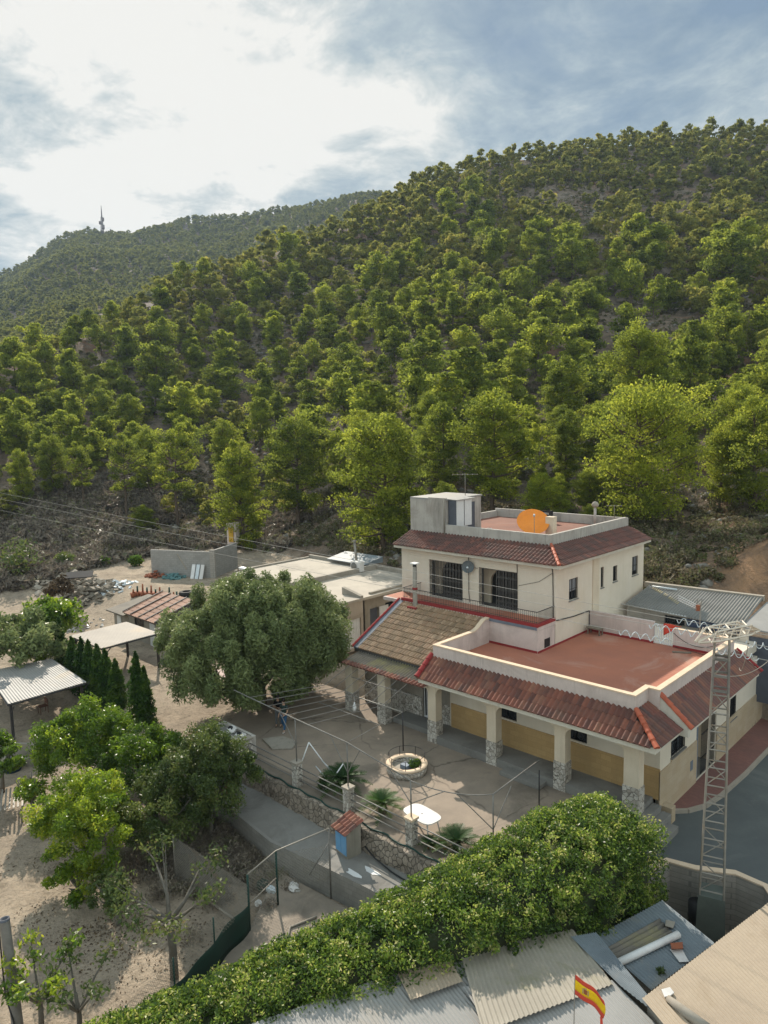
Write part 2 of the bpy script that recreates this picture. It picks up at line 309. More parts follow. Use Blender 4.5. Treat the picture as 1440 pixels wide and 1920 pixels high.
M_GALV = mat('galvanised_steel', (0.27, 0.25, 0.22), (0.20, 0.185, 0.16), rough=0.55, metal=0.15, scale=3, stain=(0.26, 0.2, 0.14), bmp=0.05)
M_PIPE = mat('grey_pipe', (0.20, 0.19, 0.175), (0.13, 0.12, 0.11), rough=0.6, scale=3, bmp=0)
M_PLASTIC = mat('white_plastic', (0.62, 0.60, 0.585), (0.56, 0.545, 0.53), rough=0.4, scale=2, bmp=0.03)
M_WPAINT = mat('white_paint', (0.68, 0.68, 0.68), (0.6, 0.6, 0.6), rough=0.5, scale=3, bmp=0.05)
M_BLUEGREY = mat('blue_grey_metal', (0.095, 0.105, 0.13), rough=0.5, scale=2, bmp=0.02)
M_FLASH = mat('blue_grey_flashing', (0.16, 0.185, 0.225), (0.12, 0.14, 0.17), rough=0.8, scale=2)
M_BLUE = mat('sky_blue_paint', (0.16, 0.36, 0.60), (0.12, 0.29, 0.50), rough=0.5, scale=2, streak=((0.4, 0.5, 0.58), 0.4))
M_ORANGE = mat('orange_enamel', (0.78, 0.245, 0.006), (0.68, 0.20, 0.006), rough=0.35, scale=1.5, bmp=0.02, spec=0.5, fine=8)
M_GREENNET = mat('green_netting', (0.010, 0.040, 0.028), (0.016, 0.032, 0.025), rough=0.8, scale=2)
M_GREENIRON = mat('green_iron', (0.012, 0.05, 0.04), rough=0.5, scale=2, bmp=0)
M_DKBLUE = mat('dark_blue_plastic', (0.01, 0.04, 0.10), rough=0.5, scale=2, bmp=0)
M_WOOD = mat('grey_wood', (0.23, 0.20, 0.16), (0.16, 0.14, 0.11), scale=3, rough=0.85)
M_BARK = mat('pine_bark', (0.13, 0.095, 0.07), (0.085, 0.065, 0.05), scale=3, rough=0.95, bmp=0.5, fine=14)
M_BARK2 = mat('grey_bark', (0.15, 0.135, 0.115), (0.10, 0.09, 0.075), scale=4, rough=0.95, bmp=0.5, fine=14)
M_GLASS = glassmat('dark_glass'); M_GLASS2 = glassmat('pale_blind', (0.30, 0.31, 0.33), 0.6)
M_RUBBER = mat('black_rubber', (0.02, 0.02, 0.02), rough=0.8, scale=4)
M_CLAYPOT = mat('clay_pot', (0.30, 0.10, 0.05), (0.22, 0.08, 0.045), scale=5)
M_REDCLOTH = mat('red_cloth', (0.58, 0.075, 0.045), (0.50, 0.065, 0.04), scale=5, rough=0.9)
M_RUST = mat('rusty_iron', (0.16, 0.075, 0.045), (0.10, 0.055, 0.04), scale=5, rough=0.85)
M_INSUL = mat('pale_sleeve', (0.62, 0.68, 0.72), rough=0.5, scale=3, bmp=0)
M_DARKROOM = mat('dark_plaster', (0.10, 0.095, 0.09), rough=0.95, scale=2)
L_PINE = leafmat('pine_needles', [(0.0, (0.053, 0.077, 0.017)), (0.35, (0.116, 0.150, 0.026)), (0.7, (0.195, 0.233, 0.031)), (1.0, (0.290, 0.314, 0.038))], 0.56, 1.7, 0.04, 0.6)
L_PINEFAR = leafmat('pine_needles_far', [(0.0, (0.088, 0.102, 0.034)), (0.4, (0.149, 0.164, 0.043)), (0.8, (0.226, 0.232, 0.048)), (1.0, (0.286, 0.259, 0.062))], 0.45, 1.6, 0.03, 0.7)
L_HEDGE = leafmat('hedge_leaves', [(0.0, (0.034, 0.067, 0.013)), (0.40, (0.087, 0.152, 0.022)), (0.64, (0.190, 0.267, 0.036)), (0.84, (0.336, 0.374, 0.085)), (0.93, (0.526, 0.448, 0.250)), (1.0, (0.414, 0.207, 0.110))], 0.4, 1.7, 0.35, 0.42)
L_OLIVE = leafmat('olive_leaves', [(0.0, (0.062, 0.088, 0.036)), (0.5, (0.130, 0.170, 0.066)), (1.0, (0.215, 0.255, 0.105))], 0.32, 1.5, 0.2)
L_CITRUS = leafmat('citrus_leaves', [(0.0, (0.028, 0.063, 0.008)), (0.45, (0.077, 0.140, 0.013)), (0.8, (0.175, 0.245, 0.017)), (1.0, (0.280, 0.294, 0.028))], 0.45, 1.9, 0.4, 0.35)
L_DULL = leafmat('dull_leaves', [(0.0, (0.033, 0.057, 0.018)), (0.5, (0.068, 0.102, 0.027)), (0.85, (0.128, 0.158, 0.038)), (1.0, (0.165, 0.128, 0.075))], 0.35, 1.5, 0.3)
L_CYP = leafmat('cypress_foliage', [(0.0, (0.017, 0.045, 0.011)), (0.6, (0.042, 0.091, 0.015)), (1.0, (0.084, 0.140, 0.020))], 0.3, 1.5)
L_CYCAD = leafmat('cycad_fronds', [(0.0, (0.014, 0.040, 0.010)), (0.6, (0.036, 0.085, 0.016)), (1.0, (0.075, 0.135, 0.022))], 0.25, 1.4, 0.15, 0.5)
L_DRY = leafmat('dry_twigs', [(0.0, (0.11, 0.092, 0.075)), (0.5, (0.19, 0.16, 0.13)), (0.85, (0.27, 0.235, 0.18)), (1.0, (0.16, 0.17, 0.085))], 0.2, 1.2, 0.05)
L_LITTER = leafmat('dark_litter', [(0.0, (0.05, 0.035, 0.025)), (0.6, (0.11, 0.075, 0.045)), (1.0, (0.2, 0.15, 0.09))], 0.0, 1.0, 0.05)
# ================================================================= TERRAIN
def sstep(a, b, x):
    t = np.clip((x-a)/(b-a), 0, 1); return t*t*(3-2*t)
def vnoise(x, y, seed=0):
    """value noise on a lattice, vectorised"""
    xi = np.floor(x).astype(np.int64); yi = np.floor(y).astype(np.int64); fx = x-xi; fy = y-yi
    fx = fx*fx*(3-2*fx); fy = fy*fy*(3-2*fy)
    def h(a, b):
        n = (a*374761393 + b*668265263 + seed*1442695041) & 0x7fffffff
        n = ((n ^ (n >> 13))*1274126177) & 0x7fffffff
        return ((n ^ (n >> 16)) & 0xffff)/65535.0
    return (h(xi, yi)*(1-fx)+h(xi+1, yi)*fx)*(1-fy) + (h(xi, yi+1)*(1-fx)+h(xi+1, yi+1)*fx)*fy
def fbm(x, y, s, oct=4, seed=0):
    v = 0; a = 0.5; f = 1.0/s
    for i in range(oct): v = v + a*(vnoise(x*f+17.3*i, y*f-9.1*i, seed+i)-0.5); a *= 0.5; f *= 2.03
    return v
def azt(px, py):
    d = ray(px, py); return math.atan2(d.x, d.y), d.z/math.hypot(d.x, d.y)
# photo column: foot distance, foot height, near-ridge row, near-ridge distance
PROF = [(-500, 84, 0.8, 760, 160), (0, 84, 0.9, 700, 175), (100, 85, 1.0, 668, 185), (200, 89, 1.2, 622, 200), (300, 93, 1.4, 566, 215), (400, 94, 1.5, 515, 230),
        (470, 92, 1.6, 488, 240), (540, 84, 2.0, 468, 248), (610, 76, 2.6, 450, 255), (650, 70, 2.9, 432, 262), (720, 65, 3.1, 396, 270), (800, 56, 3.2, 342, 282), (850, 53, 3.2, 326, 290), (950, 52, 3.3, 300, 300),
        (1100, 52, 3.4, 278, 315), (1250, 52, 3.6, 265, 330), (1440, 52, 3.8, 254, 345), (2000, 50, 4, 220, 380)]
FAR = [(-500, 640, 950), (0, 535, 900), (50, 515, 890), (100, 482, 880), (150, 450, 875), (190, 442, 870), (260, 442, 860), (300, 436, 850), (400, 416, 830), (500, 400, 800), (600, 390, 780), (700, 376, 760), (800, 372, 740), (1000, 380, 720), (2000, 400, 700)]
_A = np.array([azt(p[0], 800)[0] for p in PROF]); _d0 = np.array([p[1] for p in PROF], float); _z0 = np.array([p[2] for p in PROF], float)
_dR = np.array([p[4] for p in PROF], float); _zR = np.array([16+p[4]*azt(p[0], p[3])[1] for p in PROF])
_AF = np.array([azt(p[0], 800)[0] for p in FAR]); _dF = np.array([p[2] for p in FAR], float); _zF = np.array([16+p[2]*azt(p[0], p[1])[1] for p in FAR])
# outline of the upper yard edge (walls and bushes stand along it)
YBX = np.array([-60, -30, -20, -16, -10, -5, 9.0, 60]); YBY = np.array([-17, -15.0, -13.9, -10.5, -8.2, -7.55, -7.9, -7.9])
def site(x, y):
    low = -2.0 + 0.25*fbm(x, y, 3.5, 3, 5)
    yb = np.interp(x, YBX, YBY)
    yard = -0.5 - 0.7*sstep(-10, -19, x)*sstep(-5, -9.5, y) + 1.5*sstep(-1.5, 5.5, y)*sstep(-17, -30, x) + 0.06*fbm(x, y, 2, 3, 8)
    t = sstep(-0.25, 0.35, y-yb)
    z = low*(1-t) + np.where(x > -10.5, -0.9, yard)*t
    back = sstep(11.2, 14.0, y)*sstep(-9.6, -8.0, x)*sstep(11.5, 11.2, x)
    z = z*(1-back) + 3.2*back
    right = sstep(11.0, 11.4, x)
    zr = np.where(y < 1.2, -2.6, -0.75) + 1.7*sstep(15.1, 15.4, y) + 2.3*sstep(16.5, 19, y)
    z = z*(1-right) + zr*right
    z = np.where((x > 9.3) & (y < -1.4), -2.6, z)
    return z
def near_hill(a, d):
    d0 = np.interp(a, _A, _d0); z0 = np.interp(a, _A, _z0); dR = np.interp(a, _A, _dR); zR = np.interp(a, _A, _zR)
    t = (d-d0)/(dR-d0)
    up = z0 + (zR-z0)*np.clip(t, 0, 1)**1.42
    dn = zR - (d-dR)*0.32
    return np.where(t < 1, up, dn), d0, dR
def H(x, y):
    x = np.asarray(x, float); y = np.asarray(y, float)
    dx = x-CAM.x; dy = y-CAM.y; a = np.arctan2(dx, dy); dd = np.hypot(dx, dy)
    d = dx*math.sin(YAW)+dy*math.cos(YAW); d = np.maximum(d, dd*0.35)   # distance along the view
    nh, d0, dR = near_hill(a, dd)
    dF = np.interp(a, _AF, _dF); zF = np.interp(a, _AF, _zF)
    t = np.clip((dd-190)/(dF-190), 0, 1.0); fh = -60 + 72*sstep(110, 190, dd) + (zF-12)*t**1.12 - np.maximum(dd-dF, 0)*0.25
    hill = np.maximum(nh, fh)
    grow = sstep(0, 30, dd-d0)
    hill = hill + grow*(fbm(x, y, 22, 4, 1)*5.0 + fbm(x, y, 5, 3, 3)*1.3 + fbm(x, y, 1.7, 2, 6)*0.7) + sstep(300, 500, dd)*fbm(x, y, 120, 4, 2)*26
    # eroded bank behind the sheds on the right
    bank = 4.6*np.exp(-(((x-11.0)/6.5)**2)) * sstep(24.0, 28.5, y)*sstep(46, 34, y)
    hill = hill + bank*(0.85+0.5*fbm(x, y, 3.0, 3, 21))
    s = site(x, y)
    w = sstep(-6, 3, dd-d0)
    front = (np.abs((a-YAW+np.pi) % (2*np.pi)-np.pi) < R(75))
    w = np.where(front, w, 0)
    return s*(1-w) + hill*w
def Hs(x, y): return float(H(np.array([x]), np.array([y]))[0])
def terrain():
    az = np.concatenate([np.linspace(R(-180), R(-50), 27)[:-1], np.linspace(R(-50), R(-34), 24)[:-1], np.linspace(R(-34), R(34), 330), np.linspace(R(34), R(50), 24)[1:], np.linspace(R(50), R(180), 27)[1:]]) + YAW
    dist = np.concatenate([np.arange(2, 92, 0.42), 92*np.exp(np.linspace(0.004, math.log(2600/92), 190))])
    A, D = np.meshgrid(az, dist)
    X = CAM.x + np.sin(A)*D; Y = CAM.y + np.cos(A)*D; Z = H(X.ravel(), Y.ravel()).reshape(X.shape)
    Z[-1, :] -= 200
    V = np.stack([X, Y, Z], -1).reshape(-1, 3); n = len(az); k = len(dist)
    j, i = np.meshgrid(np.arange(k-1), np.arange(n-1), indexing='ij')
    F = np.stack([j*n+i, (j+1)*n+i, (j+1)*n+i+1, j*n+i+1], -1).reshape(-1, 4)[:, ::-1]
    mt, nt, b = newmat('hill_ground'); v = tcoord(nt, 'Object')
    g = nt.nodes.new('ShaderNodeNewGeometry'); sp = nt.nodes.new('ShaderNodeSeparateXYZ'); nt.links.new(v, sp.inputs[0])
    a1 = noise(nt, v, 0.055, 8, 0.62, 0.5); a2 = noise(nt, v, 0.5, 8, 0.68, 0.4); a3 = noise(nt, v, 4.0, 6, 0.72)
    c = mixc(nt, _ramp(a1, [(0.38, 0.0), (0.62, 1.0)], nt), (0.185, 0.128, 0.092), (0.225, 0.182, 0.145))
    c = mixc(nt, _ramp(a2, [(0.45, 0.0), (0.62, 0.85)], nt), c, (0.07, 0.06, 0.043))
    c = mixc(nt, _ramp(noise(nt, v, 0.11, 7, 0.6, 0.7), [(0.55, 0.0), (0.66, 0.7)], nt), c, (0.21, 0.105, 0.062))
    c = mixc(nt, _ramp(noise(nt, v, 0.9, 7, 0.7, 0.7), [(0.58, 0.0), (0.68, 0.75)], nt), c, (0.25, 0.23, 0.20))
    c = mixc(nt, _ramp(a3, [(0.36, 0.6), (0.55, 0.0)], nt), c, (0.05, 0.048, 0.032))
    dn = nt.nodes.new('ShaderNodeVectorMath'); dn.operation = 'DISTANCE'; nt.links.new(v, dn.inputs[0]); dn.inputs[1].default_value = (11.5, 29.0, 8.0)
    oc_ = mixc(nt, _ramp(a2, [(0.4, 0.0), (0.6, 1.0)], nt), (0.33, 0.20, 0.115), (0.17, 0.115, 0.08))
    c = mixc(nt, _ramp(_math('DIVIDE', _math('ADD', dn.outputs['Value'], _math('MULTIPLY', a1, 9.0, nt=nt), nt=nt), 30, nt=nt), [(0.36, 0.9), (0.56, 0.0)], nt), c, oc_)
    # bare sandy yards where the ground is low and flat
    sand = mixc(nt, _ramp(noise(nt, v, 0.35, 8, 0.65, 0.5), [(0.36, 0.0), (0.66, 1.0)], nt), (0.385, 0.315, 0.24), (0.275, 0.225, 0.175))
    sand = mixc(nt, _ramp(noise(nt, v, 1.6, 8, 0.7, 0.6), [(0.5, 0.0), (0.68, 0.75)], nt), sand, (0.165, 0.135, 0.10))
    sand = mixc(nt, _ramp(noise(nt, v, 9, 6, 0.7), [(0.36, 0.45), (0.5, 0.0)], nt), sand, (0.14, 0.11, 0.08))
    hz = _ramp(_math('DIVIDE', _math('ADD', _math('ADD', sp.outputs[2], 3, nt=nt), _math('MULTIPLY', a2, 1.6, nt=nt), nt=nt), 10, nt=nt), [(0.485, 0.0), (0.56, 1.0)], nt)
    c = mixc(nt, hz, sand, c)
    nt.links.new(c, b.inputs['Base Color']); b.inputs['Roughness'].default_value = 0.95; b.inputs['Specular IOR Level'].default_value = 0.1
    bump(nt, b, _math('ADD', a2, _math('MULTIPLY', a3, 0.6, nt=nt), nt=nt), 0.7, 0.35)
    o = npmesh('terrain', mt, V, F, smooth=True); o['kind'] = 'structure'
terrain()

# ---------------------------------------------------------------- foliage engine
def leafquads(C, Nrm, size, aspect=1.0, fold=0.0):
    """one quad leaf per centre; Nrm = facing direction; returns V, F"""
    n = len(C); Nrm = Nrm/np.maximum(np.linalg.norm(Nrm, axis=1, keepdims=True), 1e-6)
    rv = rng.normal(size=(n, 3)); a = np.cross(Nrm, rv); a /= np.maximum(np.linalg.norm(a, axis=1, keepdims=True), 1e-6); b = np.cross(Nrm, a)
    s = (np.asarray(size)*np.ones(n))[:, None]*0.5
    p0 = C - a*s*aspect; p1 = C - b*s*0.62 + Nrm*s*0.25; p2 = C + a*s*aspect; p3 = C + b*s*0.62 - Nrm*s*0.12
    V = np.stack([p0, p1, p2, p3], 1).reshape(-1, 3); F = np.arange(4*n).reshape(n, 4); return V, F
def leafcloud(clumps, per, size, aspect=1.0, shell=0.55, jitter=0.9, droop=0.0, varamp=0.5, topbias=0.0):
    """clumps: array (k,6) centre + radii; leaves gather towards the shell of every clump"""
    clumps = np.asarray(clumps, float); k = len(clumps); per = (np.asarray(per)*np.ones(k)).astype(int)
    idx = np.repeat(np.arange(k), per); n = len(idx)
    d = rng.normal(size=(n, 3)); d /= np.linalg.norm(d, axis=1, keepdims=True)
    if topbias: d[:, 2] = np.where((d[:, 2] < 0) & (rng.random(n) < topbias), -d[:, 2], d[:, 2])
    r = shell + (1-shell)*rng.random(n)**0.7
    C = clumps[idx, :3] + d*clumps[idx, 3:6]*r[:, None]
    nr = d*(1-jitter) + rng.normal(size=(n, 3))*jitter; nr[:, 2] -= droop
    V, F = leafquads(C, nr, np.asarray(size)*rng.uniform(0.6, 1.25, n), aspect)
    cv = rng.random(k); var = np.clip(0.5 + (cv[idx]-0.5)*varamp*1.3 + rng.normal(size=n)*0.16*varamp*2, 0, 1)
    return V, F, np.repeat(var, 4)
def join(parts):
    Vs = []; Fs = []; As = []; o = 0
    for V, F, A in parts: Vs.append(V); Fs.append(F+o); As.append(A); o += len(V)
    return np.concatenate(Vs), np.concatenate(Fs), np.concatenate(As)

def pine_data(seed, h=9.0, w=3.0, low=0.42, nl=22, per=160, size=0.3, slim=False, sparse=0.0, fat=1.0):
    """trunk MB and leaf arrays of one Aleppo pine, standing on the origin"""
    rg = random.Random(seed); mb = MB(); lean = (rg.uniform(-0.7, 0.7), rg.uniform(-0.7, 0.7))
    tp = lambda t: Vector((lean[0]*t*t+0.16*math.sin(5*t+seed), lean[1]*t*t+0.16*math.cos(4*t+seed), h*0.92*t))
    mb.tube([Vector((0, 0, -0.6))]+[tp(i/8) for i in range(9)], [h*0.024]+[h*0.020*(1-i/8.6) for i in range(9)], 7)
    cl = []; lob = [rg.uniform(0.55, 1.15) for _ in range(7)]
    for i in range(nl):
        t = low + (1-low)*((i+rg.random())/nl)**0.9; q = (t-low)/(1-low)
        prof = (0.55+0.45*min(q/0.35, 1))*(1-max(0, (q-0.45)/0.55)**2.1*0.78)
        an = i*2.4+rg.uniform(-0.6, 0.6); k = lob[int((an % 6.283)/6.283*7) % 7]*rg.uniform(0.7, 1.1)
        ln = w*prof*k; p0 = tp(min(t*0.92, 0.96)); el = rg.uniform(0.0, 0.35)+0.65*q
        p2 = p0 + Vector((math.cos(an)*ln, math.sin(an)*ln, ln*el*0.8)); p1 = p0.lerp(p2, 0.5)+Vector((0, 0, -0.08*ln))
        if ln > 0.5: mb.tube([p0, p1, p2], [h*0.0075*(1.2-q), h*0.005, h*0.002], 4, False)
        rr = w*rg.uniform(0.20, 0.33)*fat
        if rg.random() < sparse: continue
        cl.append((*p2, rr*1.15, rr*1.15, rr*0.72))
        for f_ in (0.5, 0.8):
            if ln > w*0.4:
                a2 = an+rg.uniform(-0.65, 0.65); r2 = rr*rg.uniform(0.65, 1.0); p = p0+Vector((math.cos(a2)*ln*f_, math.sin(a2)*ln*f_, ln*el*0.7*f_+rg.uniform(-.1, .3)*rr)); cl.append((*p, r2*1.15, r2*1.15, r2*0.72))
    for k in range(3):
        top = tp(1.0); r2 = w*rg.uniform(.16, .26); cl.append((top.x+rg.uniform(-.2, .2)*w, top.y+rg.uniform(-.2, .2)*w, top.z+rg.uniform(-.1, .25)*w*.4, r2, r2, r2*0.8))
    cl = np.array(cl); V, F, A = leafcloud(cl, per, size, 1.25, 0.35, 0.9, varamp=0.42, topbias=0.3)
    zq = (V[:, 2]-V[:, 2].min())/(np.ptp(V[:, 2])+1e-6)
    return mb, V, F, A
L_SCRUB = leafmat('scrub_leaves', [(0.0, (0.075, 0.060, 0.040)), (0.45, (0.13, 0.115, 0.065)), (0.8, (0.115, 0.135, 0.05)), (1.0, (0.21, 0.18, 0.12))], 0.3, 1.3, 0.05)
# ================================================================= PINES
def pine_proto(seed, **k):
    mb, V, F, A = pine_data(seed, **k)
    tr = mb.build('trunk', M_BARK); cr = npmesh('crown', L_PINE, V, F, attr=A)
    tr['proto'] = 1; return tr.data, cr.data, tr, cr
def make_protos(specs):
    out = []
    for s in specs:
        tm, cm, a, b = pine_proto(**s); bpy.data.objects.remove(a); bpy.data.objects.remove(b); out.append((tm, cm, s['h']))
    return out
BIGP = make_protos([dict(seed=11, h=12, w=4.0, low=0.17, nl=50, per=165, size=0.20, fat=.84), dict(seed=12, h=12, w=3.5, low=0.10, nl=54, per=150, size=0.20, fat=.84), dict(seed=13, h=12, w=4.4, low=0.07, nl=60, per=170, size=0.20, fat=.82),
                    dict(seed=14, h=12, w=2.9, low=0.04, nl=62, per=130, size=0.20, fat=.9), dict(seed=15, h=12, w=3.4, low=0.36, nl=30, per=120, size=0.20, sparse=0.1, fat=.85), dict(seed=16, h=12, w=6.0, low=0.06, nl=80, per=135, size=0.20, fat=.70)])
MIDP = make_protos([dict(seed=21+i, h=8, w=2.35+0.22*(i % 3), low=0.10+0.04*(i % 4), nl=16+i, per=74, size=0.34, fat=1.32) for i in range(8)])
def pine(x, y, h, proto, label, group, rz=0.0, sw=1.0, dz=0.0):
    tm, cm, ph = proto; s = h/ph
    r = thing('pine_tree', (x, y, Hs(x, y)-0.15+dz), label, 'pine tree', group, rz); r.scale = (s*sw, s*sw, s)
    for nm, d in (('trunk', tm), ('crown', cm)):
        o = bpy.data.objects.new(nm, d); COL.objects.link(o); o.parent = r
    return r
def ground_hit(px, py, d0=40, d1=400):
    """first point of the terrain along a photo direction"""
    dr = ray(px, py); ds = np.arange(d0, d1, 0.5); X = CAM.x+dr.x*ds; Y = CAM.y+dr.y*ds; Z = CAM.z+dr.z*ds
    k = np.nonzero(H(X, Y) >= Z)[0]; d = ds[k[0]] if len(k) else d1
    return Vector((CAM.x+dr.x*d, CAM.y+dr.y*d, 0)), d
# the pines one can tell apart: (column, foot row, top row, prototype, width, label)
G1 = 'tall pines at the foot of the hill'
HERO = [
 (458, 1032, 822, 3, 0.95, 'bright green slender pine rising behind the flat roofed outbuilding, leafy almost to the ground'),
 (562, 985, 778, 0, 1.0, 'broad pine with a visible straight trunk above reddish soil, right of the slender bright pine'),
 (722, 1030, 775, 2, 1.0, 'large dense pine directly left of the rooftop stair hut'),
 (832, 930, 752, 1, 0.9, 'pine whose top shows between the large dense pine and the pine behind the orange dish'),
 (925, 960, 735, 0, 1.05, 'tall bright pine right behind the rooftop stair hut, its head above the neighbours'),
 (1062, 910, 768, 1, 0.9, 'smaller rounded pine behind the orange satellite dish, left of the widest pine'),
 (1195, 985, 720, 5, 1.0, 'widest and biggest pine, spreading dark crown behind the right end of the upper roof'),
 (1412, 960, 742, 2, 0.95, 'large bright pine above the eroded brown bank at the right edge'),
 (333, 985, 792, 4, 0.9, 'thin yellowish pine with a pale bare trunk standing on the dry slope'),
 (236, 975, 812, 4, 0.8, 'open crowned pine left of the thin yellowish pine'),
 (158, 955, 826, 4, 0.75, 'leaning slim pine among dry brush, third from the left edge'),
 (45, 945, 838, 1, 0.85, 'green pine at the left edge above the dry brush slope'),
 (425, 930, 785, 1, 0.85, 'mid green pine just behind and left of the bright slender pine'),
 (1010, 925, 795, 4, 0.8, 'thin pine standing between the tall bright pine and the rounded pine behind the dish'),
 (1285, 900, 770, 1, 0.8, 'pine partly hidden at the right shoulder of the widest pine'),
 (1350, 960, 800, 0, 0.8, 'pine leaning over the dark bank between the widest pine and the right edge'),
 (640, 940, 800, 3, 0.85, 'low bushy pine between the broad pine and the large dense pine'),
 (280, 930, 800, 0, 0.75, 'small rounded pine behind the thin yellowish pine'),
 (100, 935, 815, 0, 0.8, 'rounded pine between the left edge pine and the leaning slim pine')]
hero_xy = []
for i, (px, fy, ty, pi, sw, lab) in enumerate(HERO):
    P, d = ground_hit(px, fy); g = Vector((P.x, P.y, Hs(P.x, P.y))); z = (g-CAM).dot(_fw)
    h = (fy-ty)*z/FPX*1.02
    pine(P.x, P.y, h, BIGP[pi], lab, G1, rz=i*1.7, sw=sw); hero_xy.append((P.x, P.y, 3.4*sw))
# the hillside: a scatter by area, thinned on the bare rocky patches
def scatter():
    pts = []; rg = np.random.default_rng(5)
    amin, amax = YAW+R(-33), YAW+R(33)
    cell = {}
    def ok(x, y, r):
        cx, cy = int(x//4), int(y//4)
        for i in range(cx-2, cx+3):
            for j in range(cy-2, cy+3):
                for (qx, qy, qr) in cell.get((i, j), ()):
                    if (qx-x)**2+(qy-y)**2 < (0.5*(r+qr))**2: return False
        cell.setdefault((cx, cy), []).append((x, y, r)); return True
    for (x, y, r) in hero_xy: ok(x, y, r*2)
    n = 16000
    D = np.sqrt(rg.uniform(62**2, 360**2, n)); A = rg.uniform(amin, amax, n); X = CAM.x+np.sin(A)*D; Y = CAM.y+np.cos(A)*D
    d0 = np.interp(A, _A, _d0); dR = np.interp(A, _A, _dR); bare = fbm(X, Y, 38, 3, 31); big = fbm(X, Y, 60, 2, 41)
    Z = H(X, Y); U = rg.random(n)
    for i in range(n):
        x, y, d = X[i], Y[i], D[i]
        if d < d0[i]+7 or d > dR[i]+16: continue
        lx = 1.0 if d > d0[i]+26 else 0.5
        if bare[i] > 0.0 and d < dR[i]-40 and U[i] > 0.46-bare[i]*1.8: continue
        u, v, zc = proj((x, y, Z[i]))
        if u < -60 or u > 1500: continue
        if 1225 < u and v > 905: continue
        if v > 1005 or (v > 905 and u < 430 and U[i] > 0.15): continue
        hgt = (8.6+3.4*U[i]+8*big[i])*(1.12 if d < 120 else 1.0)*(0.62 if d > 250 else 0.85 if d > 205 else 1)
        if v > 890: hgt *= 0.5
        hgt = max(hgt*(0.50+0.72*((i*37) % 100)/100), 2.6)
        if not ok(x, y, hgt*(0.57 if d < 110 else 0.61)): continue
        pts.append((x, y, hgt, d, u, v))
    return pts
PTS = scatter(); PTS.sort(key=lambda p: -p[2]/p[3]*(1 if -20 < p[4] < 1460 else 0.2))
NI = 300-len(HERO)
def zone(p):
    u, v, d = p[4], p[5], p[3]
    col = ('the left third', 'the middle', 'the right third')[0 if u < 480 else 1 if u < 960 else 2]
    row = 'lower' if d < 118 else 'middle' if d < 165 else 'upper'
    return 'rounded green pine on the %s slope in %s of the hillside' % (row, col), 'pines on the %s slope, %s' % (row, col)
for i, p in enumerate(PTS[:NI]):
    lab, grp = zone(p)
    pr = BIGP[i % 3] if p[3] < 100 else MIDP[i % 8]
    pine(p[0], p[1], p[2], pr, lab, grp, rz=(i*2.399) % 6.28, sw=0.9+0.3*((i*7) % 10)/10)
# everything farther: one mass of wood
def far_wood():
    rest = PTS[NI:]; rg = np.random.default_rng(9)
    n = 11000; A = rg.uniform(YAW+R(-33), YAW+R(8), n); D = np.sqrt(rg.uniform(235**2, 930**2, n)); X = CAM.x+np.sin(A)*D; Y = CAM.y+np.cos(A)*D
    dR = np.interp(A, _A, _dR); dF = np.interp(A, _AF, _dF); bare = fbm(X, Y, 90, 3, 33); Z = H(X, Y)
    far = [(X[i], Y[i], 4.6+3.0*rg.random(), D[i], Z[i]) for i in range(n) if D[i] > dR[i]+20 and D[i] < dF[i]+12 and (bare[i] < 0.14 or D[i] > 560)]
    protos = []
    for s in range(6):
        mb, V, F, A_ = pine_data(51+s, h=6, w=2.0+0.15*(s % 3), low=0.1, nl=11, per=36, size=0.48, fat=1.35); protos.append((V, F, A_))
    lows = []
    for s in range(5):
        mb, V, F, A_ = pine_data(71+s, h=6, w=2.1, low=0.15, nl=7, per=19, size=0.85, fat=1.4); lows.append((V, F, A_))
    parts = []
    def put(pr, x, y, z, h, k, dv=0.0):
        V, F, A_ = pr; c, s = math.cos(k*2.4), math.sin(k*2.4); f = h/6.0
        W_ = np.empty_like(V); w = f*(0.95+0.3*((k*13) % 10)/10)
        W_[:, 0] = (V[:, 0]*c-V[:, 1]*s)*w+x; W_[:, 1] = (V[:, 0]*s+V[:, 1]*c)*w+y; W_[:, 2] = V[:, 2]*f+z-0.2
        parts.append((W_, F, np.clip(A_+((k*37) % 20-10)/55.0+dv, 0, 1)))
    for k, p in enumerate(rest): put(protos[k % 6] if p[3] < 235 else lows[k % 5] if k % 3 else protos[k % 6], p[0], p[1], Hs(p[0], p[1]), p[2], k)
    for k, p in enumerate(far): put(lows[k % 5], p[0], p[1], p[4], p[2], k, -0.25 if p[3] > 420 else -0.1)
    V, F, A_ = join(parts); o = npmesh('pine_wood', L_PINEFAR, V, F, attr=A_)
    tag(o, 'continuous pine wood covering the upper slopes and the far blue ridge', 'pine wood', None, 'stuff')
    print('pines', len(PTS), 'far', len(far), 'faces', len(F))
far_wood()
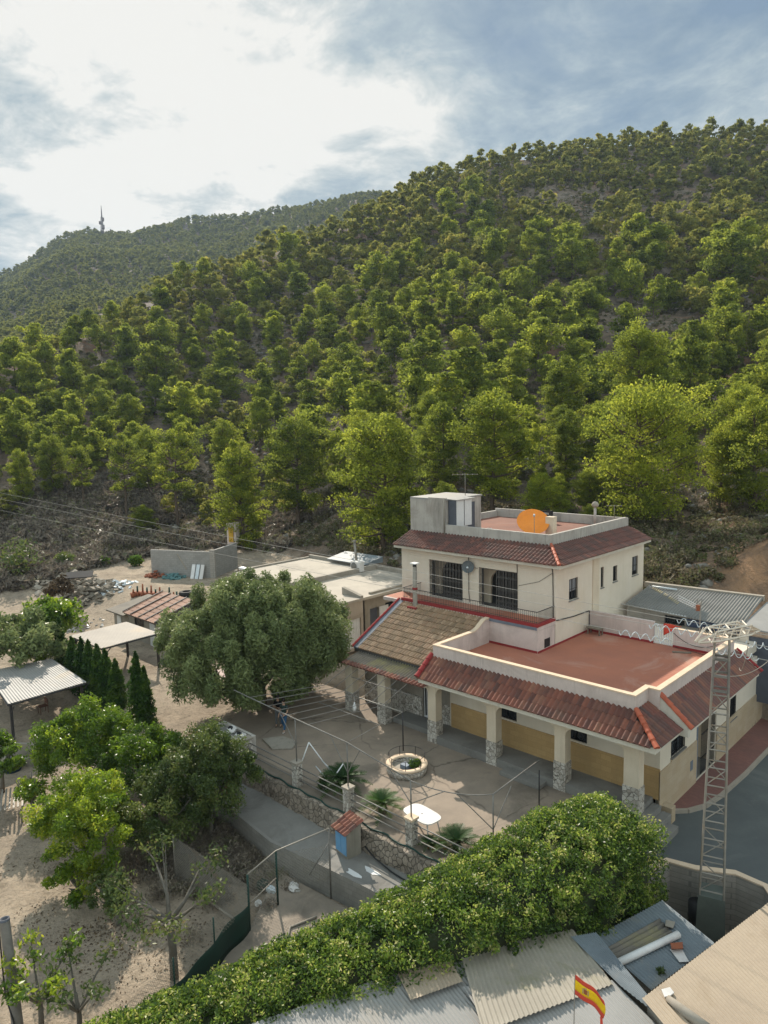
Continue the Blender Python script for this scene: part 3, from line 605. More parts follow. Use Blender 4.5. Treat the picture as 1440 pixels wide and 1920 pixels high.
# undergrowth: low scrub between the pines, dry grey brush on the left slope, loose stones
def undergrowth():
    rg = np.random.default_rng(12); n = 34000
    A = rg.uniform(YAW+R(-33), YAW+R(33), n); D = np.sqrt(rg.uniform(56**2, 280**2, n)); X = CAM.x+np.sin(A)*D; Y = CAM.y+np.cos(A)*D
    d0 = np.interp(A, _A, _d0); dR = np.interp(A, _A, _dR); Z = H(X, Y); f = fbm(X, Y, 9, 3, 61)
    k = (D > d0+2) & (D < dR) & (f > np.where(D < d0+26, -0.2, -0.03)); X, Y, Z, D = X[k], Y[k], Z[k], D[k]
    s = rg.uniform(0.25, 0.75, len(X)); cl = np.stack([X, Y, Z+s*0.35, s, s, s*0.7], 1)
    V, F, A_ = leafcloud(cl, np.where(D < 130, 26, 12), np.repeat(np.where(D < 130, 0.3, 0.5), np.where(D < 130, 26, 12)), 1.2, 0.4, 0.9, varamp=0.5)
    o = npmesh('hill_scrub', L_SCRUB, V, F, attr=A_); tag(o, 'low dull scrub and dead grass between the hillside pines', 'scrub', None, 'stuff')
    # bushes on the bank at the foot of the hill
    n = 1500; A = rg.uniform(YAW+R(-31), YAW+R(31), n); A0 = np.interp(A, _A, _d0); D = A0+2+rg.random(n)**1.3*30; X = CAM.x+np.sin(A)*D; Y = CAM.y+np.cos(A)*D; Z = H(X, Y); f = fbm(X, Y, 7, 3, 63); k = f > -0.05; X, Y, Z = X[k], Y[k], Z[k]
    s = rg.uniform(0.35, 1.1, len(X)); cl = np.stack([X, Y, Z+s*0.4, s, s, s*0.75], 1); V, F, A_ = leafcloud(cl, 90, 0.2, 1.6, 0.2, 0.95, varamp=0.9)
    o = npmesh('bank_brush', L_SCRUB, V, F, attr=A_); tag(o, 'brown and olive brush on the earth bank behind the house', 'brush', None, 'stuff')
    # dry brush
    n = 5200; X = rg.uniform(-92, -40, n); Y = rg.uniform(-14, 34, n); dx = X-CAM.x; dy = Y-CAM.y; D = np.hypot(dx, dy); A = np.arctan2(dx, dy); d0 = np.interp(A, _A, _d0); Z = H(X, Y)
    f = fbm(X, Y, 6, 3, 71); k = (D > d0-2) & (D < d0+32) & (f > -0.07); X, Y, Z = X[k], Y[k], Z[k]
    s = rg.uniform(0.5, 1.15, len(X)); cl = np.stack([X, Y, Z+s*0.4, s, s, s*0.75], 1)
    V, F, A_ = leafcloud(cl, 70, 0.34, 2.6, 0.25, 1.0, varamp=0.6)
    F = F; o = npmesh('dry_brush', L_DRY, V, F, attr=A_); tag(o, 'grey dry brush covering the slope at the left above the rubble', 'brush', None, 'stuff')
    # stones
    bm = bmesh.new(); bmesh.ops.create_icosphere(bm, subdivisions=1, radius=1); bv = np.array([v.co[:] for v in bm.verts]); bf = np.array([[v.index for v in q.verts] for q in bm.faces]); bm.free()
    n = 9000; A = rg.uniform(YAW+R(-33), YAW+R(33), n); D = np.sqrt(rg.uniform(54**2, 260**2, n)); X = CAM.x+np.sin(A)*D; Y = CAM.y+np.cos(A)*D; d0 = np.interp(A, _A, _d0); dR = np.interp(A, _A, _dR)
    f = fbm(X, Y, 14, 3, 81); k = (D > d0+2) & (D < dR) & (f > 0.05); X, Y = X[k], Y[k]; Z = H(X, Y); parts = []
    s = rg.uniform(0.15, 0.6, len(X))**1.3
    V = (bv[None]*(1+0.35*rg.normal(size=(len(X), len(bv), 1)).clip(-1, 1))*np.stack([s*rg.uniform(.8, 1.6, len(X)), s*rg.uniform(.8, 1.6, len(X)), s*0.7], 1)[:, None] + np.stack([X, Y, Z], 1)[:, None]).reshape(-1, 3)
    F = (bf[None]+(np.arange(len(X))*len(bv))[:, None, None]).reshape(-1, 3)
    o = npmesh('hill_stones', mat('limestone', (0.24, 0.225, 0.2), (0.16, 0.15, 0.135), scale=2), V, F); tag(o, 'pale loose limestone scattered on the bare patches of the hillside', 'stones', None, 'stuff')
undergrowth()
# radio mast on the far summit with two smaller masts
def masts():
    M_M = mat('mast_steel', (0.16, 0.13, 0.13), (0.12, 0.10, 0.10), rough=0.7, bmp=0)
    def base(px):
        a, t = azt(px, 440); d = float(np.interp(a, _AF, _dF)); x = CAM.x+math.sin(a)*d; y = CAM.y+math.cos(a)*d
        return Vector((x, y, Hs(x, y))), d
    b, d = base(193); hh = 48*d/FPX/0.98
    t = thing('radio_mast', b, 'tall dark lattice radio mast on the far summit', 'radio mast')
    mb = MB()
    for sx, sy in ((1, 0), (-.5, .87), (-.5, -.87)):
        mb.tube([b+Vector((sx*2.0, sy*2.0, -1)), b+Vector((sx*0.9, sy*0.9, hh*0.62))], 0.38, 5)
    for i in range(16):
        z = hh*0.62*i/16; r = 2.0-1.1*i/16; mb.tube([b+Vector((r, 0, z)), b+Vector((-.5*r, .87*r, z+hh*.039)), b+Vector((-.5*r, -.87*r, z)), b+Vector((r, 0, z+hh*.039))], 0.2, 4)
    mb.build('lattice', M_M, t)
    mb = MB(); mb.tube([b+Vector((0, 0, hh*0.6)), b+Vector((0, 0, hh*0.8)), b+Vector((0, 0, hh))], [0.7, 0.55, 0.2], 6); mb.build('antenna_pole', M_M, t)
    mb = MB()
    for k, (z, r) in enumerate(((0.25, 1.5), (0.33, 1.3), (0.42, 1.5), (0.5, 1.2), (0.57, 1.3))): mb.lathe(b+Vector((1.9*math.cos(k*2.1), 1.9*math.sin(k*2.1), hh*z)), [(0.05, -r), (r, -r), (r, r), (0.05, r)], 10)
    mb.build('drum_antenna', M_M, t)
    for px, hpx, lab in ((178, 10, 'small thin mast left of the tall radio mast'), (208, 12, 'short stubby mast with panels right of the tall radio mast')):
        b, d = base(px); h = hpx*d/FPX; t = thing('small_mast', b, lab, 'mast')
        MB().tube([b-Vector((0, 0, 1)), b+Vector((0, 0, h))], [0.45, 0.3], 6).build('pole', M_M, t)
        mb = MB(); [mb.box(b+Vector((0.6*math.cos(q), 0.6*math.sin(q), h*0.8)), (0.5, 0.5, 2.2), q) for q in (0, 2.1, 4.2)]; mb.build('antenna_panels', M_M, t)
masts()
# ================================================================= GROUND SLABS
def struct(name, mb, m, **k):
    o = mb.build(name, m, **k); o['kind'] = 'structure'; return o
YF = -7.62     # front edge of the patio strip
struct('patio', MB().prism([(-8.3, -7.5), (9.3, -7.62), (9.3, 1.9), (-10.5, 1.9), (-11.5, -3.0)], -1.3, 0.0), M_CONC)
struct('path', MB().prism([(-6.2, -7.9), (-6.4, -9.4), (0.1, -10.05), (2.8, -9.7), (5.2, -9.45), (9.6, -9.3), (9.6, -7.9)], -1.3, -0.85), M_CONC2)
struct('asphalt_road', MB().prism([(11.2, -1.45), (13.0, -1.05), (13.9, -0.95), (15.2, -0.25), (16.1, -0.3), (17.6, -2.2), (22, -6), (44, -6), (44, 15.3), (11.2, 15.3)], -1.4, -0.62), M_ASPH)
struct('walkway', MB().prism([(11.36, 1.6), (11.5, 2.55), (11.95, 3.0), (12.35, 3.85), (12.55, 5.2), (12.7, 8), (12.75, 11.6), (12.85, 15.3), (11.36, 15.3)], -1.2, -0.47), M_PAVE)
kb = MB(); kp = [(11.5, 2.55), (11.95, 3.0), (12.35, 3.85), (12.55, 5.2), (12.7, 8), (12.75, 11.6), (12.85, 15.3)]
for a, b in zip(kp, kp[1:]):
    t = (Vector(b)-Vector(a)).normalized(); n = Vector((t.y, -t.x)); kb.hexa([(a[0], a[1], -1.2), (b[0], b[1], -1.2), (b[0]+n.x*.14, b[1]+n.y*.14, -1.2), (a[0]+n.x*.14, a[1]+n.y*.14, -1.2)],
        [(a[0], a[1], -0.455), (b[0], b[1], -0.455), (b[0]+n.x*.14, b[1]+n.y*.14, -0.455), (a[0]+n.x*.14, a[1]+n.y*.14, -0.455)])
struct('kerb', kb, M_KERB)
# ================================================================= HOUSE
HOUSE = thing('house', (2.0, 6.0, 0.0), 'two storey cream farmhouse with red tiled eaves, a terracotta terrace and a ground floor porch', 'house')
def cutwall(mb, o, u, Lh, z0, z1, th, ops):
    """wall panel from o along unit vector u, thickness th to the left of u, with rectangular openings (a, b, za, zb)"""
    o = Vector((o[0], o[1], 0)); u = Vector((u[0], u[1], 0)); n = Vector((-u.y, u.x, 0))
    us = sorted({0, Lh, *[q for op in ops for q in op[:2]]}); zs = sorted({z0, z1, *[q for op in ops for q in op[2:]]})
    void = lambda i, j: (i < 0 or j < 0 or i >= len(us)-1 or j >= len(zs)-1 or any(op[0] <= us[i]+1e-6 and us[i+1] <= op[1]+1e-6 and op[2] <= zs[j]+1e-6 and zs[j+1] <= op[3]+1e-6 for op in ops))
    P = lambda a, z, d: o + u*a + n*d + Vector((0, 0, z))
    for i in range(len(us)-1):
        for j in range(len(zs)-1):
            if void(i, j): continue
            a, b, c, d = us[i], us[i+1], zs[j], zs[j+1]
            mb.add([P(a, c, 0), P(b, c, 0), P(b, d, 0), P(a, d, 0)], [(0, 1, 2, 3)]); mb.add([P(a, c, th), P(b, c, th), P(b, d, th), P(a, d, th)], [(3, 2, 1, 0)])
            if void(i-1, j): mb.add([P(a, c, 0), P(a, d, 0), P(a, d, th), P(a, c, th)], [(0, 1, 2, 3)])
            if void(i+1, j): mb.add([P(b, c, 0), P(b, d, 0), P(b, d, th), P(b, c, th)], [(3, 2, 1, 0)])
            if void(i, j-1): mb.add([P(a, c, 0), P(b, c, 0), P(b, c, th), P(a, c, th)], [(3, 2, 1, 0)])
            if void(i, j+1): mb.add([P(a, d, 0), P(b, d, 0), P(b, d, th), P(a, d, th)], [(0, 1, 2, 3)])
    return mb
def cutwall_build(name, m, *a, parent=HOUSE):
    return cutwall(MB(), *a).build(name, m, parent, fix=False)
def tilefield(mb, A, B, up, du=0.24, dv=0.42, vlen=None, umin=None, umax=None, amp=0.07, step=0.028, nseg=6, flat=False):
    """barrel tile slope: eave from A to B, slope vector up (from eave to top). umin/umax(v) trim hips."""
    A = Vector(A); B = Vector(B); up = Vector(up); Lu = (B-A).length; Lv = up.length; u = (B-A)/Lu; v = up/Lv; n = u.cross(v)
    if n.z < 0: n = -n
    nc = int(round(Lu/du)); du = Lu/nc; nr = max(1, int(round(Lv/dv))); dv = Lv/nr
    for c in range(nc):
        for r in range(nr):
            vm = (r+0.5)*dv; uc = (c+0.5)*du
            if umin and uc < umin(vm): continue
            if umax and uc > umax(vm): continue
            vs = []; uvs = []
            for e in (0, 1):
                for k in range(nseg+1):
                    t = k/nseg; h = amp*(abs(math.cos(math.pi*(t))) if flat else (math.sin(math.pi*min(t/0.62, 1)) if t < 0.62 else -0.35*math.sin(math.pi*(t-0.62)/0.38)))
                    hh = h + step*(1-e)
                    vs.append(A + u*((c+t)*du) + v*((r+e)*dv - (0.03 if e == 0 else 0)) + n*hh); uvs.append(((c+0.02+0.96*t)*0.24, (r+0.03+0.94*e)*0.42))
            fs = [(k, k+1, nseg+2+k, nseg+1+k) for k in range(nseg)]
            mb.add(vs, fs, [[uvs[i] for i in f] for f in fs], smooth=True)
            # lower lip of the tile
            lo = [A + u*((c+k/nseg)*du) + v*(r*dv-0.03) - n*0.012 for k in range(nseg+1)]
            mb.add(vs[:nseg+1]+lo, [(k, nseg+1+k, nseg+2+k, k+1) for k in range(nseg)], [[(uvs[0][0], uvs[0][1])]*4]*nseg)
    return mb
def hipcap(mb, a, b, r=0.11, n=9):
    a = Vector(a); b = Vector(b); L_ = (b-a).length; t = (b-a)/L_; s = t.cross(Vector((0, 0, 1))).normalized(); up = s.cross(t); k = max(2, int(L_/0.36))
    for i in range(k):
        for e in (0,):
            p0 = a + t*(L_*i/k - 0.04); p1 = a + t*(L_*(i+1)/k); r0 = r*1.15; r1 = r*0.9; vs = []
            for p, q in ((p0, r0), (p1, r1)): vs += [p + s*q*math.cos(math.pi*j/n) + up*q*math.sin(math.pi*j/n) for j in range(n+1)]
            mb.add(vs, [(j, j+1, n+2+j, n+1+j) for j in range(n)], smooth=True)
            mb.add(vs[:n+1], [tuple(range(n+1))])
    return mb
P = HOUSE
# ---- ground floor of the terrace block
TZ = 4.11
cutwall_build('porch_wall', M_WHITE, (0.25, 1.5), (1, 0), 11.1, 0.3, 3.34, 0.28, [(2.9, 4.1, 1.75, 2.75), (6.6, 7.8, 1.75, 2.75)])
MB().bx(0.35, 11.38, 1.45, 1.50, 0.31, 1.66).build('stone_dado', M_OCHRE, P)
cutwall_build('side_wall', M_WHITE, (11.35, 1.78), (0, 1), 13.4, -0.7, 3.34, 0.28, [(0.85, 2.35, 1.75, 2.85), (3.75, 6.3, -0.45, 2.3), (8.2, 9.1, 1.0, 2.2)])
d = MB(); d.bx(11.35, 11.40, 1.45, 2.62, -0.7, 1.55); d.bx(11.35, 11.40, 2.62, 4.14, -0.7, 1.70); d.bx(11.35, 11.40, 4.14, 5.52, -0.7, 1.55); d.bx(11.35, 11.40, 8.1, 15.2, -0.7, 1.2); d.build('stone_dado', M_OCHRE2, P)
MB().bx(11.40, 11.85, 1.62, 2.02, -0.7, 0.05).build('corner_block', M_OCHRE2, P, bevel=0.02)
MB().bx(0.0, 11.1, 0.0, 1.5, -0.2, 0.38).build('porch_floor', M_CONC2, P)
# windows low on the porch wall and on the side wall
def window(o, u, w, h, name='window', depth=0.1, bars=True, blind=0.0, frame=M_BLACK, sill=True, proud=0.0, nb=6, pane=M_GLASS):
    """o = lower left corner on the wall face, u = direction along it (outside to the right of u)"""
    o = Vector(o); u = Vector((u[0], u[1], 0)); n = Vector((u.y, -u.x, 0)); z = Vector((0, 0, 1)); mb = MB()
    def bar(a, b, c, d_, t0, t1): mb.hexa([o+u*a+z*c-n*t0, o+u*b+z*c-n*t0, o+u*b+z*c-n*t1, o+u*a+z*c-n*t1], [o+u*a+z*d_-n*t0, o+u*b+z*d_-n*t0, o+u*b+z*d_-n*t1, o+u*a+z*d_-n*t1])
    f = 0.05
    bar(0.003, f, 0.003, h-.003, depth, depth+.05); bar(w-f, w-.003, 0.003, h-.003, depth, depth+.05); bar(f, w-f, 0.003, f, depth, depth+.05); bar(f, w-f, h-f, h-.003, depth, depth+.05); bar(w/2-.02, w/2+.02, f, h-f, depth, depth+.05)
    fr = mb.build(name, frame, P)
    mb = MB(); bar(f, w-f, f, h-f, depth+.06, depth+.07); mb.build('pane', pane, fr)
    if blind: mb = MB(); bar(f, w-f, h*(1-blind), h-f, depth+.02, depth+.045); mb.build('roller_blind', M_GLASS2, fr)
    if bars:
        mb = MB()
        for i in range(nb+1): q = 0.02+(w-0.04)*i/nb; bar(q-.009, q+.009, 0.02, h-.02, depth-.07, depth-.05)
        for q in (0.04, h*0.5, h-0.05): bar(0.02, w-0.02, q-.01, q+.01, depth-.05, depth-.035)
        mb.build('window_grille', M_WPAINT if frame is M_WPAINT else M_BLACK, fr)
    if sill: mb = MB(); bar(-.04, w+.04, -.06, -0.003, -0.05, 0.09); mb.build('sill', M_CONC2, fr)
    return fr
window((3.15, 1.45, 1.75), (1, 0), 1.2, 1.0, depth=0.12, sill=False); window((6.85, 1.45, 1.75), (1, 0), 1.2, 1.0, depth=0.12, sill=False)
window((11.4, 2.63, 1.75), (0, 1), 1.5, 1.1, depth=0.1, nb=5); window((11.38, 9.98, 1.0), (0, 1), 0.9, 1.2, depth=0.1)
# entrance recess with an iron gate
e = MB(); e.bx(10.2, 10.3, 5.3, 8.3, -0.45, 2.3); e.bx(10.3, 11.05, 5.4, 5.5, -0.45, 2.3); e.bx(10.3, 11.05, 8.1, 8.2, -0.45, 2.3); e.bx(10.3, 11.05, 5.5, 8.1, 2.31, 2.4); e.build('entrance_recess', M_CREAM, P)
MB().bx(10.3, 11.3, 5.5, 8.1, -0.7, -0.44).build('entrance_floor', M_CONC2, P)
MB().bx(10.3, 10.34, 6.3, 7.3, -0.43, 1.7).build('front_door', M_BLACK, P)
g = MB()
for i in range(15): y = 6.32+i*0.12; g.tube([(11.3, y, -0.43), (11.3, y, 2.25)], 0.012, 5)
for z in (-0.35, 0.35, 1.5, 2.2): g.bx(11.285, 11.315, 6.3, 8.05, z, z+0.04)
g.build('entrance_gate', M_BLACK, P)
MB().bx(11.24, 11.30, 5.54, 5.9, -0.42, 2.25).build('open_shutter', M_FLASH, P)
MB().bx(11.40, 11.412, 4.75, 5.05, 0.35, 0.8).build('meter_plate', M_FLASH, P)
# ---- porch columns and beam
CX = [(-6.15, 0.55), (-3.6, 0.55), (0.0, 0.52), (3.66, 0.52), (7.29, 0.52), (10.48, 0.64)]
for i, (x, w) in enumerate(CX):
    top = 2.97 if i > 1 else 2.78
    c = MB().bx(x, x+w, 0.0, 0.48, 0.0, top).build('column', M_CREAM, P)
    h = 1.15 if i < 4 else 1.3
    MB().bx(x-.03, x+w+.03, -0.03, 0.51, 0.0, h).build('stone_plinth', M_CLAD, c)
b = MB(); b.bx(0.0, 11.12, 0.003, 0.477, 2.97, 3.345)
def bracket(x, s, y0=0.02, y1=0.46, zt=2.972, r=0.42):
    pts = [Vector((x, y0, zt)), Vector((x+s*r, y0, zt))]
    for k in range(1, 8): a = math.pi/2*k/8; pts.append(Vector((x+s*(r-r*math.sin(a)), y0, zt-r+r*math.cos(a))))
    pts.append(Vector((x, y0, zt-r))); b.sweep(pts, (0, y1-y0, 0))
for x, w in CX[2:5]:
    bracket(x+w, 1)
    if x > 0.1: bracket(x, -1)
bracket(10.48, -1); bracket(0.0, -1, r=0.5)
b.build('porch_beam', M_CREAM, P)
f = MB(); f.bx(0.02, 12.08, -0.74, 1.5, 3.33, 3.58); f.bx(11.0, 12.08, 1.5, 1.95, 3.33, 3.58); f.build('eave_slab', M_FASCIA, P)
MB().bx(0.0, 11.3, 1.8, 14.8, 3.6, TZ-0.004).build('terrace_slab', M_WHITE, P)
# tiles over the porch, hip at the corner
t = MB(); tilefield(t, (0.02, -0.86, 3.60), (12.18, -0.86, 3.60), (0, 1.16, 0.84), amp=0.085, umax=lambda v: 12.16-v*0.97, umin=lambda v: 0.0); t.build('tile_roof', M_TILE, P)
t = MB(); tilefield(t, (12.2, -0.84, 3.60), (12.2, 1.62, 3.60), (-1.42, 0, 0.84), umin=lambda v: v*0.70); t.build('tile_roof', M_TILE3, P)
MB().hexa([(0.02, -0.6, 3.581), (11.9, -0.6, 3.581), (11.9, 1.6, 3.581), (0.02, 1.6, 3.581)], [(0.02, 0.28, 4.33), (10.8, 0.28, 4.33), (10.8, 1.6, 4.33), (0.02, 1.6, 4.33)]).build('roof_core', M_DARKROOM, P)
hipcap(MB(), (12.16, -0.82, 3.66), (10.83, 0.27, 4.52)).build('ridge_tiles', M_RIDGE, P)
hipcap(MB(), (0.06, -0.86, 3.68), (0.06, 0.32, 4.55), 0.13).build('ridge_tiles', M_REDPAINT, P)
# cheek wall and the wider tiled roof on the right side
MB().sweep([(11.0, 1.63, 3.3), (12.42, 1.63, 3.3), (12.42, 1.63, 3.72), (11.0, 1.63, 4.92)], (0, 0.2, 0)).build('cheek_wall', M_FASCIA, P)
hipcap(MB(), (12.48, 1.73, 3.70), (11.05, 1.73, 4.92), 0.13).build('ridge_tiles', M_RIDGE, P)
t = MB(); tilefield(t, (12.42, 1.84, 3.56), (12.42, 10.9, 3.56), (-1.2, 0, 0.93), amp=0.03, step=0.018, nseg=4); t.build('tile_roof', M_TILE3, P)
MB().hexa([(11.2, 1.84, 3.36), (12.36, 1.84, 3.36), (12.36, 10.9, 3.36), (11.2, 10.9, 3.36)], [(11.2, 1.84, 4.4), (12.36, 1.84, 3.535), (12.36, 10.9, 3.535), (11.2, 10.9, 4.4)]).build('eave_slab', M_FASCIA, P)
hipcap(MB(), (12.45, 10.95, 3.60), (11.25, 10.95, 4.5), 0.09).build('ridge_tiles', M_REDPAINT, P)
# ---- terrace
MB().bx(0.3, 11.2, 0.35, 10.5, TZ-0.003, TZ).build('terrace_floor', M_TERRA, P)
p = MB(); p.bx(0.15, 10.78, 0.3, 0.5, 3.9, 5.0); p.bx(10.58, 10.779, 0.5, 1.53, 3.9, 5.0); p.bx(10.581, 11.25, 1.53, 1.73, 3.9, 5.0); p.bx(11.05, 11.249, 1.73, 10.4, 3.9, 5.0)
p.bx(3.41, 7.2, 10.4, 10.6, 3.4, 5.3); p.bx(8.27, 11.25, 10.4, 10.6, 3.4, 5.08)
p.sweep([(0.15, 0.5, 3.9), (0.15, 4.88, 3.9), (0.15, 4.88, 5.48), (0.15, 4.45, 5.44), (0.15, 4.15, 5.28), (0.15, 3.85, 5.1), (0.15, 3.5, 5.0), (0.15, 0.5, 5.0)], (0.2, 0, 0))
p.build('parapet', M_PINK, P)
c = MB(); c.bx(0.12, 10.81, 0.27, 0.53, 5.0, 5.06); c.bx(10.55, 10.81, 0.53, 1.5, 5.0, 5.06); c.bx(10.55, 11.28, 1.5, 1.76, 5.0, 5.061); c.bx(11.02, 11.28, 1.76, 10.4, 5.0, 5.06); c.bx(8.25, 11.28, 10.401, 10.63, 5.08, 5.13)
pts = [(0.5, 5.0), (3.5, 5.0), (3.85, 5.1), (4.15, 5.28), (4.45, 5.44), (4.88, 5.48)]
for (y0, z0), (y1, z1) in zip(pts, pts[1:]): c.hexa([(0.12, y0, z0), (0.38, y0, z0), (0.38, y1, z1), (0.12, y1, z1)], [(0.12, y0, z0+.06), (0.38, y0, z0+.06), (0.38, y1, z1+.06), (0.12, y1, z1+.06)])
c.build('parapet_cap', M_CAP, P)
s = MB(); s.bx(0.35, 3.4, 4.86, 4.9, TZ, TZ+0.12); s.bx(3.41, 3.45, 4.9, 10.4, TZ, TZ+.1); s.bx(3.45, 7.2, 10.36, 10.4, TZ, TZ+.12); s.bx(8.27, 11.05, 10.36, 10.4, TZ, TZ+.12); s.build('skirting', M_REDPAINT, P)
MB().bx(0.35, 3.41, 4.88, 6.6, TZ-0.1, 5.29).build('stair_block', M_PINK, P)
MB().bx(3.411, 3.425, 5.55, 6.1, 4.25, 4.72).build('vent_grille', M_BLACK, P)
g = MB()
for i in range(9): x = 7.24+i*0.125; g.bx(x-.02, x+.02, 10.48, 10.5, TZ+.03, 5.2)
for z in (TZ+.05, 5.15): g.bx(7.21, 8.26, 10.47, 10.515, z, z+.05)
g.build('terrace_gate', M_WPAINT, P)
# ---- upper storey
UX0, UX1, UY0, UY1 = -7.75, 3.41, 6.67, 17.6
G1x, G2x = (-5.45, -2.85), (-1.66, 0.98)
cutwall_build('front_wall', M_WHITE, (UX0, UY0), (1, 0), UX1-UX0, 3.2, 8.42, 0.3, [(G1x[0]-UX0, G1x[1]-UX0, 5.5, 7.86), (G2x[0]-UX0, G2x[1]-UX0, 5.5, 7.82)])
WN = [(8.09, 9.09, 6.3, 7.5, 0.62), (11.78, 12.14, 6.37, 7.6, 0.3), (13.33, 13.9, 6.46, 7.42, 0.0), (15.93, 16.78, 6.4, 7.6, 0.8)]
cutwall_build('side_wall', M_WHITE, (UX1, UY0+.302), (0, 1), UY1-UY0-.302, 3.2, 8.42, 0.3, [(a-UY0-.302, b_-UY0-.302, c_, d_) for a, b_, c_, d_, q in WN])
for a, b_, c_, d_, q in WN: window((UX1, a, c_), (0, 1), b_-a, d_-c_, depth=0.12, blind=q, nb=max(3, int((b_-a)/0.16)))
cutwall_build('left_wall', M_WHITE, (UX0, UY1), (0, -1), UY1-UY0-.302, -0.5, 8.42, 0.3, [])
cutwall_build('rear_wall', M_WHITE, (UX1-.301, UY1), (-1, 0), UX1-UX0-.602, 2, 8.42, 0.3, [])
MB().bx(UX1-.29, UX1+.05, 10.76, 11.5, 5.0, 8.41).build('pilaster', M_CREAM, P)
r = MB(); r.bx(UX0+.3, UX1-.3, UY0+.3, UY1-.3, 5.3, 5.49); r.bx(UX0+.3, UX1-.3, 9.6, 9.7, 5.49, 8.4); r.build('interior', M_DARKROOM, P)
# arch panels behind the folding gates
for (x0, x1), zt in ((G1x, 7.86), (G2x, 7.82)):
    w = x1-x0; xc = (x0+x1)/2; a = MB(); n = 14; rr = w/2-0.14; zs = 6.75; hh = zt-zs-0.06
    for k in range(n):
        a0, a1 = math.pi*k/n, math.pi*(k+1)/n; p0 = (xc+rr*math.cos(a0), zs+hh*math.sin(a0)); p1 = (xc+rr*math.cos(a1), zs+hh*math.sin(a1))
        a.sweep([(p0[0], UY0+1.0, p0[1]), (p0[0], UY0+1.0, zt+.5), (p1[0], UY0+1.0, zt+.5), (p1[0], UY0+1.0, p1[1])], (0, 0.15, 0))
    a.bx(x0-.35, xc-rr, UY0+1.0, UY0+1.15, 5.5, zt+.5); a.bx(xc+rr, x1+.35, UY0+1.0, UY0+1.15, 5.5, zt+.5)
    a.build('arch', M_CREAM, P)
    g = MB(); nb = 22; lo = 0 if x0 < -3 else 9
    for k in range(nb+1):
        if lo and 2 < k < 10: continue
        x = x0+.03+(w-.06)*k/nb; y = UY0+0.06+(0.04 if k % 2 else 0); g.bx(x-.012, x+.012, y, y+.02, 5.53, zt-.04)
    for k in range(nb):
        if lo and 2 <= k < 10: continue
        x = x0+.03+(w-.06)*k/nb
        for z in (5.9, 6.6, 7.3): g.tube([(x, UY0+.08, z), (x+(w-.06)/nb, UY0+.1, z+.16)], 0.007, 4); g.tube([(x, UY0+.1, z+.16), (x+(w-.06)/nb, UY0+.08, z)], 0.007, 4)
    g.bx(x0+.002, x1-.002, UY0+.05, UY0+.1, zt-.05, zt-.003); g.build('folding_gate', mat('worn_grey_iron', (.15, .14, .13), rough=.6, bmp=0), P)
# balcony
MB().bx(UX0+.02, UX1-.002, 4.87, 6.668, 5.3, 5.5).build('balcony_floor', M_PINK, P); MB().bx(UX0+.05, UX1-.03, 5.04, 6.66, 5.5, 5.504).build('balcony_tiles', M_TERRA, P)
MB().bx(-6.25, 0.34, 4.95, 6.6, 3.3, 5.3).build('porch_rear_wall', M_PLASTER, P)
c = MB(); c.bx(-6.2, 3.43, 4.85, 5.04, 5.5, 5.66); c.bx(3.25, 3.43, 5.04, 6.66, 5.5, 5.66); c.build('balcony_kerb', M_REDPAINT, P)
MB().bx(0.38, 3.38, 4.84, 4.858, 5.34, 5.5).build('balcony_flashing', M_FLASH, P)
rl = MB(); ys = 4.95
for i in range(78): x = -6.1+i*0.122; rl.bx(x-.007, x+.007, ys-.007, ys+.007, 5.66, 6.28)
for i in range(14): y = 5.05+i*0.118; rl.bx(3.333, 3.347, y-.007, y+.007, 5.66, 6.28); rl.bx(-6.107, -6.093, y-.007, y+.007, 5.66, 6.28)
rl.bx(-6.12, 3.36, ys-.02, ys+.02, 6.28, 6.31); rl.bx(-6.12, 3.36, ys-.015, ys+.015, 5.74, 5.76); rl.bx(3.32, 3.36, ys+.02, 6.64, 6.28, 6.31); rl.bx(-6.12, -6.08, ys+.02, 6.64, 6.28, 6.31)
rl.build('balcony_railing', M_DARKIRON, P)
# upper eaves
f = MB(); f.bx(-8.0, 3.9, 6.2, 17.55, 8.42, 8.6); f.build('eave_slab', M_FASCIA, P)
t = MB(); tilefield(t, (-8.02, 6.12, 8.62), (3.97, 6.12, 8.62), (0, 1.82, 0.70), umax=lambda v: 11.97-v*0.86); t.build('tile_roof', M_TILE2, P)
t = MB(); tilefield(t, (3.98, 6.14, 8.62), (3.98, 17.6, 8.62), (-1.62, 0, 0.70), umin=lambda v: v*1.0, amp=0.05); t.build('tile_roof', M_TILE2, P)
MB().hexa([(-7.98, 6.22, 8.601), (3.88, 6.22, 8.601), (3.88, 17.5, 8.601), (-7.98, 17.5, 8.601)], [(-7.98, 7.95, 9.22), (2.36, 7.95, 9.22), (2.36, 17.5, 9.22), (-7.98, 17.5, 9.22)]).build('roof_core', M_DARKROOM, P)
hipcap(MB(), (3.94, 6.1, 8.68), (2.37, 7.93, 9.4), 0.09).build('ridge_tiles', M_RIDGE, P)
p = MB(); p.bx(-5.14, 2.34, 7.93, 8.12, 8.9, 9.9); p.bx(2.15, 2.339, 8.12, 17.4, 8.9, 9.9); p.bx(-8.0, 2.338, 17.4, 17.6, 8.9, 9.85); p.bx(-8.0, -7.8, 11.8, 17.4, 8.9, 9.7); p.build('roof_parapet', M_GREYWALL, P)
MB().bx(-7.8, 2.15, 8.12, 17.4, 9.22, 9.26).build('roof_deck', mat('old_red_deck', (.22, .095, .065), (.16, .075, .055), scale=.5, stain=(.25, .15, .11), fine=8), P)
